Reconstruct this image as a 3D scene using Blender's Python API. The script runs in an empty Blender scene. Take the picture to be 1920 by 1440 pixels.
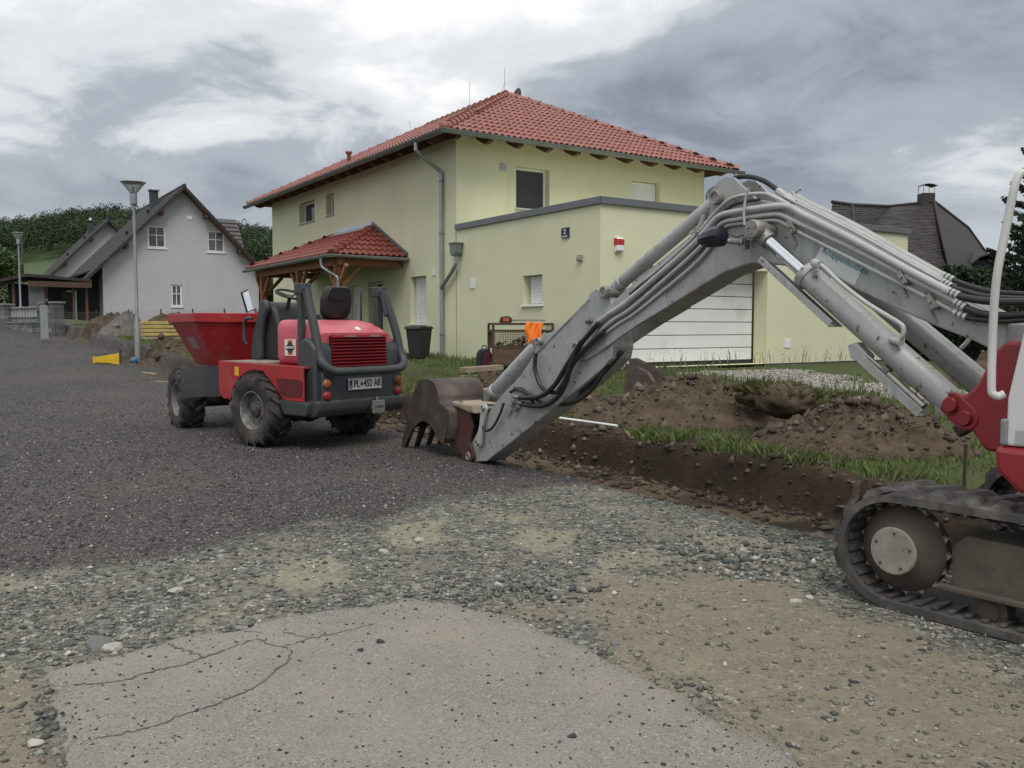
import bpy, bmesh, math, random
import numpy as np
from mathutils import Vector, Matrix

random.seed(7)
rng = np.random.default_rng(11)
S = bpy.context.scene
COL = S.collection

# ------------------------------------------------------------------ camera
FPX, HORIZON, CAM_H = 1630.0, 613.0, 1.55          # focal length and horizon in photograph pixels
TILT = math.atan((720 - HORIZON) / FPX)
cam_data = bpy.data.cameras.new('camera')
cam = bpy.data.objects.new('camera', cam_data)
COL.objects.link(cam)
cam.location = (0, 0, CAM_H)
cam.rotation_euler = (math.radians(90) - TILT, 0, 0)
cam_data.sensor_width = 36.0
cam_data.lens = FPX / 1920 * 36.0
cam_data.clip_start = 0.05
cam_data.clip_end = 6000
S.camera = cam
S.render.resolution_x, S.render.resolution_y = 1024, 768

# ------------------------------------------------------------------ light
SUN_AZ, SUN_EL = math.radians(172), math.radians(58)   # high behind the camera, veiled by cloud
world = bpy.data.worlds.new('World')
S.world = world
world.use_nodes = True
wn, wl = world.node_tree.nodes, world.node_tree.links
wn.clear()
def WN(t, **k):
    n = wn.new(t)
    for a, b in k.items(): setattr(n, a, b)
    return n
out = WN('ShaderNodeOutputWorld'); bg = WN('ShaderNodeBackground'); bg.inputs['Strength'].default_value = 0.1
sky = WN('ShaderNodeTexSky'); sky.sky_type = 'NISHITA'; sky.sun_disc = False
sky.sun_elevation = SUN_EL; sky.sun_rotation = SUN_AZ
sky.air_density = 1.0; sky.dust_density = 2.0
tc = WN('ShaderNodeTexCoord'); sep = WN('ShaderNodeSeparateXYZ')
wl.new(tc.outputs['Generated'], sep.inputs[0])
def M(op, a, b=None, c=None):
    n = WN('ShaderNodeMath', operation=op)
    for i, v in enumerate((a, b, c)):
        if v is None: continue
        if isinstance(v, (int, float)): n.inputs[i].default_value = v
        else: wl.new(v, n.inputs[i])
    return n.outputs[0]
# clouds lie on one layer overhead: direction divided by its height above the horizon
zc = M('ADD', M('MAXIMUM', sep.outputs[2], 0.0), 0.22)
cx = M('DIVIDE', sep.outputs[0], zc); cy = M('DIVIDE', sep.outputs[1], zc)
comb = WN('ShaderNodeCombineXYZ'); wl.new(cx, comb.inputs[0]); wl.new(cy, comb.inputs[1])
CLOUD_OFF = (2.7, 10.0, 0.0)
mp = WN('ShaderNodeMapping'); mp.inputs['Location'].default_value = CLOUD_OFF
wl.new(comb.outputs[0], mp.inputs[0])
def NZ(scale, detail, rough, dist=0.0, off=0.0):
    m2 = WN('ShaderNodeMapping'); m2.inputs['Location'].default_value = (off, off * .7, off * .3)
    wl.new(mp.outputs[0], m2.inputs[0])
    n = WN('ShaderNodeTexNoise'); n.inputs['Scale'].default_value = scale
    n.inputs['Detail'].default_value = detail; n.inputs['Roughness'].default_value = rough
    n.inputs['Distortion'].default_value = dist
    wl.new(m2.outputs[0], n.inputs['Vector']); return n.outputs['Fac']
def RAMP(fac, stops):
    n = WN('ShaderNodeValToRGB'); e = n.color_ramp.elements
    while len(e) < len(stops): e.new(0.5)
    for el, (p, c) in zip(e, stops): el.position = p; el.color = (*c, 1)
    n.color_ramp.interpolation = 'EASE'
    wl.new(fac, n.inputs[0]); return n.outputs[0]
big = NZ(0.58, 8, 0.50, 0.30, 3.1)
fine = NZ(2.4, 9, 0.60, 0.6, 8.7)
shade = M('ADD', M('MULTIPLY', big, 0.72), M('MULTIPLY', fine, 0.28))
cl_col = RAMP(shade, [(0.35, (1.5, 1.75, 2.15)), (0.46, (2.65, 2.9, 3.3)), (0.52, (4.7, 4.9, 5.1)), (0.60, (6.9, 6.95, 6.9))])
cover = RAMP(NZ(1.3, 5, 0.5, 0.2, 15.3), [(0.26, (0.65,) * 3), (0.40, (1, 1, 1))])
mixc = WN('ShaderNodeMix'); mixc.data_type = 'RGBA'
wl.new(cover, mixc.inputs[0]); wl.new(sky.outputs[0], mixc.inputs[6]); wl.new(cl_col, mixc.inputs[7])
hz = WN('ShaderNodeMix'); hz.data_type = 'RGBA'; wl.new(RAMP(sep.outputs[2], [(0.0, (.80,) * 3), (0.20, (0, 0, 0))]), hz.inputs[0])
wl.new(mixc.outputs[2], hz.inputs[6]); hz.inputs[7].default_value = (4.3, 4.5, 4.7, 1)      # distant cloud pales towards the horizon all round
dn = WN('ShaderNodeMix'); dn.data_type = 'RGBA'; wl.new(RAMP(sep.outputs[2], [(0.0, (1, 1, 1)), (0.004, (0, 0, 0))]), dn.inputs[0])
wl.new(hz.outputs[2], dn.inputs[6]); dn.inputs[7].default_value = (2.2, 2.2, 2.1, 1)      # below the horizon: plain grey
wl.new(dn.outputs[2], bg.inputs['Color']); wl.new(bg.outputs[0], out.inputs['Surface'])

sun_data = bpy.data.lights.new('sun', 'SUN')
sun_data.energy = 1.4; sun_data.angle = math.radians(34); sun_data.color = (1.0, 0.95, 0.88)
sun = bpy.data.objects.new('sun', sun_data); COL.objects.link(sun)
sd = Vector((math.sin(SUN_AZ) * math.cos(SUN_EL), math.cos(SUN_AZ) * math.cos(SUN_EL), math.sin(SUN_EL)))
sun.rotation_euler = sd.to_track_quat('Z', 'Y').to_euler()
S.view_settings.view_transform = 'Standard'; S.view_settings.look = 'None'
S.view_settings.gamma = 1.0; S.view_settings.use_curve_mapping = False
S.view_settings.exposure = 0.68

# ------------------------------------------------------------------ measuring: a picture point at a known distance
CT, ST = math.cos(TILT), math.sin(TILT)
def ray(px, py):
    a, b = (px - 960) / FPX, -(py - 720) / FPX
    return Vector((a, CT + b * ST, -ST + b * CT))
CAM = Vector((0, 0, CAM_H))
def at(px, py, Y):
    r = ray(px, py); return CAM + r * (Y / r.y)
def atz(px, py, z):
    r = ray(px, py); return CAM + r * ((z - CAM_H) / r.z)
def on_plane(px, py, p0, n):
    r = ray(px, py); return CAM + r * ((Vector(p0) - CAM).dot(n) / r.dot(n))

# ------------------------------------------------------------------ materials
MATS = {}
def mat(name, col=(.5, .5, .5), rough=.7, metal=0.0, var=.12, vs=2.5, bump=0.0, bs=80.0, dirt=None, spec=.5,
        attr=None, coat=0.0, trans=0.0, emit=None, coords='pos', alpha=1.0, streak=None):
    if name in MATS: return MATS[name]
    m = bpy.data.materials.new(name); m.use_nodes = True
    nt = m.node_tree; N, L = nt.nodes, nt.links
    p = N['Principled BSDF']
    p.inputs['Roughness'].default_value = rough; p.inputs['Metallic'].default_value = metal
    p.inputs['Specular IOR Level'].default_value = spec
    if coat: p.inputs['Coat Weight'].default_value = coat; p.inputs['Coat Roughness'].default_value = .15
    if trans: p.inputs['Transmission Weight'].default_value = trans
    if coords == 'pos':
        g = N.new('ShaderNodeNewGeometry'); vec = g.outputs['Position']
    else:
        g = N.new('ShaderNodeTexCoord'); vec = g.outputs['Object']
    def noise(scale, detail=6, rough=.55):
        n = N.new('ShaderNodeTexNoise'); n.inputs['Scale'].default_value = scale
        n.inputs['Detail'].default_value = detail; n.inputs['Roughness'].default_value = rough
        L.new(vec, n.inputs['Vector']); return n.outputs['Fac']
    def ramp(f, a, b, lo=(0, 0, 0), hi=(1, 1, 1)):
        n = N.new('ShaderNodeValToRGB'); e = n.color_ramp.elements
        e[0].position, e[1].position = a, b; e[0].color = (*lo, 1); e[1].color = (*hi, 1)
        L.new(f, n.inputs[0]); return n.outputs[0]
    def mix(f, a, b):
        n = N.new('ShaderNodeMix'); n.data_type = 'RGBA'
        for i, v in ((0, f), (6, a), (7, b)):
            if isinstance(v, (int, float)): n.inputs[i].default_value = v
            elif isinstance(v, tuple): n.inputs[i].default_value = (*v[:3], 1)
            else: L.new(v, n.inputs[i])
        return n.outputs[2]
    if attr:
        a = N.new('ShaderNodeAttribute'); a.attribute_name = attr; base = a.outputs['Color']
        if var:
            mm = N.new('ShaderNodeMix'); mm.data_type = 'RGBA'; mm.blend_type = 'MULTIPLY'; mm.inputs[0].default_value = 1
            L.new(base, mm.inputs[6]); L.new(ramp(noise(vs), .3, .7, (1 - var,) * 3, (1 + var,) * 3), mm.inputs[7]); base = mm.outputs[2]
    else:
        lo = tuple(max(0, c * (1 - var)) for c in col); hi = tuple(min(1, c * (1 + var)) for c in col)
        base = ramp(noise(vs), .3, .7, lo, hi)
    if dirt:
        for d in (dirt if isinstance(dirt[0], tuple) and isinstance(dirt[0][0], tuple) else (dirt,)):
            dc, th, sc = d[:3]; soft = d[3] if len(d) > 3 else .12
            base = mix(ramp(noise(sc, 9, .65), th, th + soft), base, dc)
    if streak:                                            # rain runs: noise drawn out downwards
        mp2 = N.new('ShaderNodeMapping'); mp2.inputs['Scale'].default_value = (1, 1, .06); L.new(vec, mp2.inputs[0])
        n2 = N.new('ShaderNodeTexNoise'); n2.inputs['Scale'].default_value = streak[2]; n2.inputs['Detail'].default_value = 5; L.new(mp2.outputs[0], n2.inputs['Vector'])
        base = mix(ramp(n2.outputs['Fac'], streak[1], streak[1] + .2), base, streak[0])
    L.new(base, p.inputs['Base Color'])
    if bump:
        b = N.new('ShaderNodeBump'); b.inputs['Strength'].default_value = bump; b.inputs['Distance'].default_value = .01
        L.new(noise(bs, 5), b.inputs['Height']); L.new(b.outputs[0], p.inputs['Normal'])
    if emit:
        p.inputs['Emission Color'].default_value = (*emit[0], 1); p.inputs['Emission Strength'].default_value = emit[1]
    MATS[name] = m; return m

# ------------------------------------------------------------------ mesh helpers
class MB:
    """collects shapes; build() links them as ONE mesh object"""
    def __init__(s): s.v, s.f = [], []
    def add(s, v, f):
        o = len(s.v); s.v += [tuple(p) for p in v]; s.f += [tuple(i + o for i in q) for q in f]; return s
    def box(s, x0, x1, y0, y1, z0, z1):
        return s.add([(x, y, z) for x in (x0, x1) for y in (y0, y1) for z in (z0, z1)],
                     [(0, 1, 3, 2), (4, 6, 7, 5), (0, 4, 5, 1), (2, 3, 7, 6), (0, 2, 6, 4), (1, 5, 7, 3)])
    def obox(s, c, sz, R=None):
        R = R or Matrix.Identity(3); c = Vector(c)
        hx, hy, hz = (q / 2 for q in sz)
        vs = [c + R @ Vector((x, y, z)) for x in (-hx, hx) for y in (-hy, hy) for z in (-hz, hz)]
        return s.add(vs, [(0, 1, 3, 2), (4, 6, 7, 5), (0, 4, 5, 1), (2, 3, 7, 6), (0, 2, 6, 4), (1, 5, 7, 3)])
    def bar(s, p0, p1, w, h, up=(0, 0, 1)):
        p0, p1 = Vector(p0), Vector(p1); d = p1 - p0
        R = frame(d, up); return s.obox((p0 + p1) / 2, (d.length, w, h), R)
    def cyl(s, p0, p1, r0, r1=None, n=12, caps=True):
        return s.tube([p0, p1], [r0, r0 if r1 is None else r1], n, caps)
    def tube(s, pts, r, n=8, caps=True):
        pts = [Vector(p) for p in pts]; k = len(pts)
        rs = r if isinstance(r, (list, tuple)) else [r] * k
        t0 = (pts[1] - pts[0]).normalized()
        a = t0.orthogonal().normalized(); vs = []
        for i, p in enumerate(pts):
            t = ((pts[min(i + 1, k - 1)] - p).normalized() + (p - pts[max(i - 1, 0)]).normalized())
            if t.length < 1e-6: t = t0
            t.normalize(); a = (a - t * a.dot(t)).normalized(); b = t.cross(a)
            for j in range(n):
                q = 2 * math.pi * j / n; vs.append(p + (a * math.cos(q) + b * math.sin(q)) * rs[i])
        fs = [(i * n + j, i * n + (j + 1) % n, (i + 1) * n + (j + 1) % n, (i + 1) * n + j) for i in range(k - 1) for j in range(n)]
        if caps: fs += [tuple(range(n - 1, -1, -1)), tuple(range((k - 1) * n, k * n))]
        return s.add(vs, fs)
    def prism(s, poly, fn, a, b):
        n = len(poly)
        area = sum(poly[i][0] * poly[(i + 1) % n][1] - poly[(i + 1) % n][0] * poly[i][1] for i in range(n))
        if area < 0: poly = poly[::-1]
        vs = [fn(x, y, a) for x, y in poly] + [fn(x, y, b) for x, y in poly]
        fs = [tuple(range(n - 1, -1, -1)), tuple(range(n, 2 * n))] + [(i, (i + 1) % n, n + (i + 1) % n, n + i) for i in range(n)]
        return s.add(vs, fs)
    def lathe(s, prof, o=(0, 0, 0), axis=(0, 0, 1), n=24, closed=False):
        R = frame(axis, (0, 0, 1) if abs(Vector(axis).normalized().z) < .9 else (1, 0, 0)); o = Vector(o)
        ax, e1, e2 = R.col[0], R.col[1], R.col[2]; k = len(prof)
        vs = [o + ax * h + (e1 * math.cos(2 * math.pi * j / n) + e2 * math.sin(2 * math.pi * j / n)) * r for r, h in prof for j in range(n)]
        fs = [(i * n + j, i * n + (j + 1) % n, (i + 1) % k * n + (j + 1) % n, (i + 1) % k * n + j) for i in range(k if closed else k - 1) for j in range(n)]
        return s.add(vs, fs)
    def build(s, name, m, parent=None, smooth=None, bevel=0, off=None, T=None, kind=None, label=None, fix=True):
        me = bpy.data.meshes.new(name)
        vs = s.v
        if T is not None: vs = [tuple(T @ Vector(p)) for p in vs]
        if off is not None: vs = [(x - off[0], y - off[1], z - off[2]) for x, y, z in vs]
        me.from_pydata(vs, [], s.f)
        if fix:
            bm = bmesh.new(); bm.from_mesh(me); bmesh.ops.recalc_face_normals(bm, faces=bm.faces); bm.to_mesh(me); bm.free()
        me.materials.append(m)
        if smooth:
            me.polygons.foreach_set('use_smooth', [True] * len(me.polygons)); me.set_sharp_from_angle(angle=math.radians(smooth))
        o = bpy.data.objects.new(name, me); COL.objects.link(o)
        if parent: o.parent = parent
        if bevel:
            b = o.modifiers.new('bevel', 'BEVEL'); b.width = bevel; b.segments = 2; b.limit_method = 'ANGLE'; b.angle_limit = math.radians(40)
            b.harden_normals = False
        if kind: o['kind'] = kind
        if label: o['label'] = label
        return o
def frame(d, up=(0, 0, 1)):
    x = Vector(d).normalized(); z = Vector(up); z = z - x * z.dot(x)
    if z.length < 1e-5: z = x.orthogonal()
    z.normalize(); y = z.cross(x)
    return Matrix((x, y, z)).transposed()
def thing(name, label, cat, loc=(0, 0, 0), rz=0, group=None):
    o = bpy.data.objects.new(name, None); COL.objects.link(o); o.empty_display_size = .2
    o.location = loc; o.rotation_euler = (0, 0, rz); return tag(o, label, cat, group)
def tag(o, label=None, cat=None, group=None, kind=None):
    if label: o['label'] = label
    if cat: o['category'] = cat
    if group: o['group'] = group
    if kind: o['kind'] = kind
    return o
def inst(src, name, loc, rot=None, parent=None, scale=None):
    """another object sharing the mesh of src"""
    o = bpy.data.objects.new(name, src.data if not isinstance(src, bpy.types.Mesh) else src); COL.objects.link(o); o.location = loc
    if rot is not None:
        if isinstance(rot, Matrix): o.rotation_euler = rot.to_euler()
        else: o.rotation_euler = rot
    if scale is not None: o.scale = scale
    if parent: o.parent = parent
    return o
def mesh_of(mb, name, m, smooth=None):
    o = mb.build(name, m, None, smooth); me = o.data; bpy.data.objects.remove(o); return me
def big_mesh(name, v, f, m, cols=None, smooth=False, parent=None, kind=None):
    """v (n,3), f (m,k) numpy arrays"""
    me = bpy.data.meshes.new(name); v = np.asarray(v, dtype=np.float32); f = np.asarray(f, dtype=np.int32)
    me.vertices.add(len(v)); me.vertices.foreach_set('co', v.ravel())
    k = f.shape[1]; me.loops.add(f.size); me.loops.foreach_set('vertex_index', f.ravel())
    me.polygons.add(len(f)); me.polygons.foreach_set('loop_start', np.arange(0, f.size, k, dtype=np.int32))
    me.polygons.foreach_set('loop_total', np.full(len(f), k, dtype=np.int32))
    if smooth: me.polygons.foreach_set('use_smooth', np.ones(len(f), dtype=bool))
    if cols:
        for nm, c in cols.items():
            a = me.color_attributes.new(nm, 'FLOAT_COLOR', 'POINT'); c4 = np.ones((len(v), 4), dtype=np.float32); c4[:, :3] = c
            a.data.foreach_set('color', c4.ravel())
    me.update(calc_edges=True); me.validate()
    me.materials.append(m)
    o = bpy.data.objects.new(name, me); COL.objects.link(o)
    if parent: o.parent = parent
    if kind: o['kind'] = kind
    return o
def smooth_path(pts, n=6):
    """Catmull-Rom through the points"""
    P = [Vector(p) for p in pts]; P = [P[0] * 2 - P[1]] + P + [P[-1] * 2 - P[-2]]; o = []
    for i in range(1, len(P) - 2):
        a, b, c, d = P[i - 1:i + 3]
        for k in range(n):
            t = k / n
            o.append(.5 * ((2 * b) + (c - a) * t + (2 * a - 5 * b + 4 * c - d) * t * t + (3 * b - a - 3 * c + d) * t ** 3))
    o.append(P[-2]); return o
# value noise on numpy arrays
def _h(i, j, s):
    n = np.sin(i * 127.1 + j * 311.7 + s * 74.7) * 43758.5453; return n - np.floor(n)
def vn(x, y, s=0):
    i, j = np.floor(x), np.floor(y); fx, fy = x - i, y - j
    fx = fx * fx * (3 - 2 * fx); fy = fy * fy * (3 - 2 * fy)
    a, b, c, d = _h(i, j, s), _h(i + 1, j, s), _h(i, j + 1, s), _h(i + 1, j + 1, s)
    return a + (b - a) * fx + (c - a) * fy + (a - b - c + d) * fx * fy
def fbm(x, y, s=0, o=4, g=.5):
    r, a, t = 0, 1, 0
    for k in range(o): r = r + a * vn(x * 2 ** k, y * 2 ** k, s + k * 3); t += a; a *= g
    return r / t
def sstep(a, b, x):
    t = np.clip((x - a) / (b - a), 0, 1); return t * t * (3 - 2 * t)
# ------------------------------------------------------------------ the lie of the land
A = math.radians(33.5)                         # the street and the yellow house share one direction
U = Vector((-math.sin(A), math.cos(A), 0)); V = Vector((math.cos(A), math.sin(A), 0))
def tw(x, y): return x * V.x + y * V.y, x * U.x + y * U.y
def xy(t, w): return t * V.x + w * U.x, t * V.y + w * U.y
HOUSE_Z = 0.66
def road_z(w):
    w = np.asarray(w, dtype=float)
    z = np.where(w < 4, 0, np.where(w < 21, .5 * .00353 * (w - 4) ** 2, .51 + .06 * (w - 21)))
    z = np.where(w > 38, 1.53 + .012 * (w - 38), z)
    return np.where(w > 90, 2.15 + .0 * w, z)
_ew = np.array([-60, 3.0, 5, 9, 13, 16, 19, 24, 34, 60, 3000]); _et = np.array([9.5, 6.3, 6.25, 6.2, 6.15, 5.4, 4.7, 4.4, 3.7, 3.0, 3.0])
def edge_t(w): return np.interp(w, _ew, _et)
def yard_target(t, w):
    a = HOUSE_Z + .03 * np.clip(w - 16, 0, 20)
    far = sstep(30, 46, w) * (road_z(w) + .15 - a)
    return a + far
def ground_z(t, w, rough=True):
    t, w = np.asarray(t, dtype=float), np.asarray(w, dtype=float)
    e = edge_t(w) + (fbm(w * 1.3, w * 0, 5) - .5) * .16 * (w > 2)
    rz = road_z(w)
    cut = (1 - sstep(13, 19, w)) * sstep(2.2, 4.0, w)
    tr = sstep(e - .95, e - .62, t) * (1 - sstep(e - .02, e + .14, t)) * (.035 * cut + .02)   # shallow trench at the foot
    n1 = fbm(t * 2.1, w * 2.1, 1) - .5
    bank_h = .30 * sstep(2.5, 5.0, w) + .02
    bank = sstep(e - .04, e + .09 + .14 * (fbm(w * 2.3, t * 0, 9) - .4), t) * bank_h
    yb = sstep(e + .2, e + 4.5, t)
    z = rz - tr + bank + yb * (yard_target(t, w) - rz - bank_h)
    if rough:
        on_yard = sstep(e - .9, e + .4, t)
        z = z + n1 * (.012 + .06 * on_yard) + (fbm(t * 9, w * 9, 2, 3) - .5) * (.008 + .035 * on_yard)
        clod = sstep(e - .2, e, t) * (1 - sstep(e + .25, e + .5, t)) * cut
        z = z + clod * ((fbm(t * 5, w * 5, 21, 4, .65) - .5) * .17 - np.abs(fbm(t * 3.1, w * 3.1, 23, 4, .6) - .5) * .10)
    return z
def gz(x, y): t, w = tw(x, y); return float(ground_z(t, w))
def road_pt(px, py, z=0.0): p = atz(px, py, z); return (p.x, p.y)

def poly_sd(x, y, poly):
    """signed distance, positive inside"""
    P = np.array(poly, dtype=float); d = np.full(x.shape, 1e9); ins = np.zeros(x.shape, dtype=bool)
    for i in range(len(P)):
        a, b = P[i], P[(i + 1) % len(P)]; ex, ey = b - a; L = ex * ex + ey * ey
        k = np.clip(((x - a[0]) * ex + (y - a[1]) * ey) / L, 0, 1)
        d = np.minimum(d, np.hypot(x - a[0] - k * ex, y - a[1] - k * ey))
        c = (a[1] > y) != (b[1] > y)
        with np.errstate(divide='ignore', invalid='ignore'):
            xi = a[0] + (y - a[1]) / (b[1] - a[1] + 1e-12) * ex
        ins ^= c & (x < xi)
    return np.where(ins, d, -d)
SLAB = [road_pt(*p) for p in [(82, 1268), (180, 1243), (300, 1215), (420, 1187), (530, 1163), (640, 1147), (770, 1128), (850, 1138), (930, 1152), (1030, 1186), (1120, 1225), (1200, 1268), (1290, 1318), (1390, 1370), (1500, 1440)]]
SLAB += [(1.35, 2.2), (1.3, .5), (-2.0, .5), (-1.9, 2.2)] + [road_pt(112, 1440), road_pt(95, 1350)]
PALE = [road_pt(*p) for p in [(-300, 1150), (0, 1095), (230, 1052), (420, 1015), (560, 992), (690, 972), (870, 930), (1020, 905), (1180, 915), (1330, 945), (1560, 985), (1700, 1060)]]
PALE += [(3.5, 3.5), (3.2, 1), (-6, 1), (-6, 3)]
TAN = [road_pt(*p) for p in [(1000, 1150), (1120, 1100), (1300, 1075), (1480, 1085), (1600, 1130), (1760, 1220), (1920, 1290)]] + [(2.6, 2.0), (2.6, .6), (1.2, .6)] + [road_pt(*p) for p in [(1500, 1440), (1290, 1318), (1120, 1225)]]
LEFTSAND = [road_pt(*p) for p in [(-200, 1290), (0, 1262), (82, 1268), (95, 1350), (112, 1440)]] + [(-1.9, 2.2), (-2, .5), (-4, .5), (-4, 3)]
DRIVE = [(3.0, 16.75), (6.0, 18.4), (5.9, 16.6), (5.6, 13.6), (6.2, 11.8), (7.2, 9.5), (6.1, 8.8), (5.0, 10.6), (4.3, 12.6), (3.4, 15.0)]
YP = [road_pt(*p) for p in [(640, 1035), (690, 1090), (560, 1130), (470, 1090), (520, 1045)]]
YP2 = [road_pt(*p) for p in [(700, 985), (830, 978), (850, 1012), (760, 1030), (690, 1005)]]
YP3 = [road_pt(*p) for p in [(960, 985), (1090, 1000), (1110, 1050), (1000, 1040), (930, 1010)]]

def zones(x, y):
    """weights: pale crushed stone, sand, soil, grass, drive, tan"""
    t, w = tw(x, y)
    n = (fbm(x * 1.7, y * 1.7, 31) - .5); nf = fbm(x * 6, y * 6, 37) - .5
    e = edge_t(w)
    pale = sstep(-.55, .45, poly_sd(x, y, PALE) + n * 1.3 + nf * .5)
    sand = np.maximum.reduce([sstep(-.12, .15, poly_sd(x, y, q) + n * .35 + nf * .25) for q in (YP, YP2, YP3)]) * .7
    sand = np.maximum(sand, sstep(.54, .72, fbm(x * 1.3 + 3, y * 1.3, 41)) * pale * .65)
    tan0 = sstep(-.1, .1, poly_sd(x, y, LEFTSAND) + n * .2); sand = np.maximum(sand, .35 * tan0)
    tan = np.maximum(tan0, sstep(-.3, .25, poly_sd(x, y, TAN) + n * .7))
    # soil: the trench foot and the bank, then broken bare patches on the verge
    cut = (1 - sstep(15, 24, w))
    soil = sstep(e - 1.0, e - .55, t + n * .9 + nf * .3) * (1 - sstep(e + .35, e + .62, t + nf * .5 + n * .5))
    floor_ = sstep(e - 1.0, e - .75, t + n * .3) * (1 - sstep(e - .22, e - .02, t + nf * .3)) * cut
    soil = soil * np.clip(.35 + cut, 0, 1) * (1 - .62 * floor_ * sstep(.35, .6, fbm(x * 2.2, y * 2.2, 57)))
    zones.floor = floor_
    spill = sstep(.55, .66, fbm(x * .9, y * .9, 51)) * sstep(e - 2.2, e - .6, t) * (1 - sstep(e + .2, e + .5, t)) * (.2 + .6 * sstep(9, 12, w))
    soil = np.maximum(soil, spill)
    grass = sstep(e + .3, e + .55, t + nf * .45 + n * .5)
    bare = sstep(.60, .70, fbm(x * .55 + 9, y * .55, 61)) * .8
    soil = np.maximum(soil, grass * bare * .7)
    drive = sstep(-.3, .2, poly_sd(x, y, DRIVE) + n * 1.2 + nf * .5)
    sand = sand * (1 - floor_); return pale, sand, soil, grass, drive, tan

def axis(parts):
    o = []
    for a, b, n in parts: o += list(np.linspace(a, b, n, endpoint=False))
    return np.array(o + [parts[-1][1]])
ts = axis([(-2500, -300, 6), (-300, -30, 10), (-30, -6, 16), (-6, 0, 50), (0, 5, 70), (5, 7.2, 60), (7.2, 13, 80), (13, 30, 50), (30, 300, 14), (300, 2500, 6)])
ws = axis([(-600, -20, 6), (-20, 0, 12), (0, 3, 28), (3, 14, 210), (14, 30, 130), (30, 60, 60), (60, 300, 14), (300, 3000, 8)])
tt, ww = np.meshgrid(ts, ws, indexing='ij')
zz = ground_z(tt, ww); xx = tt * V.x + ww * U.x; yy = tt * V.y + ww * U.y
pale, sand, soil, grass, drive, tan = zones(xx, yy); floorw = zones.floor
nT, nW = tt.shape
vid = np.arange(nT * nW).reshape(nT, nW)
quads = np.stack([vid[:-1, :-1], vid[1:, :-1], vid[1:, 1:], vid[:-1, 1:]], -1).reshape(-1, 4)
ct = ((tt[:-1, :-1] + tt[1:, 1:]) / 2).ravel(); cw = ((ww[:-1, :-1] + ww[1:, 1:]) / 2).ravel()
is_road = (ct < edge_t(cw) - .95) & (cw > -20) & (ct > -8) & (cw < 90)
allv = np.stack([xx, yy, zz], -1).reshape(-1, 3)
zA = np.stack([pale, sand, tan], -1).reshape(-1, 3); zB = np.stack([soil, grass, drive], -1).reshape(-1, 3); zC = np.stack([floorw] * 3, -1).reshape(-1, 3)

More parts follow.
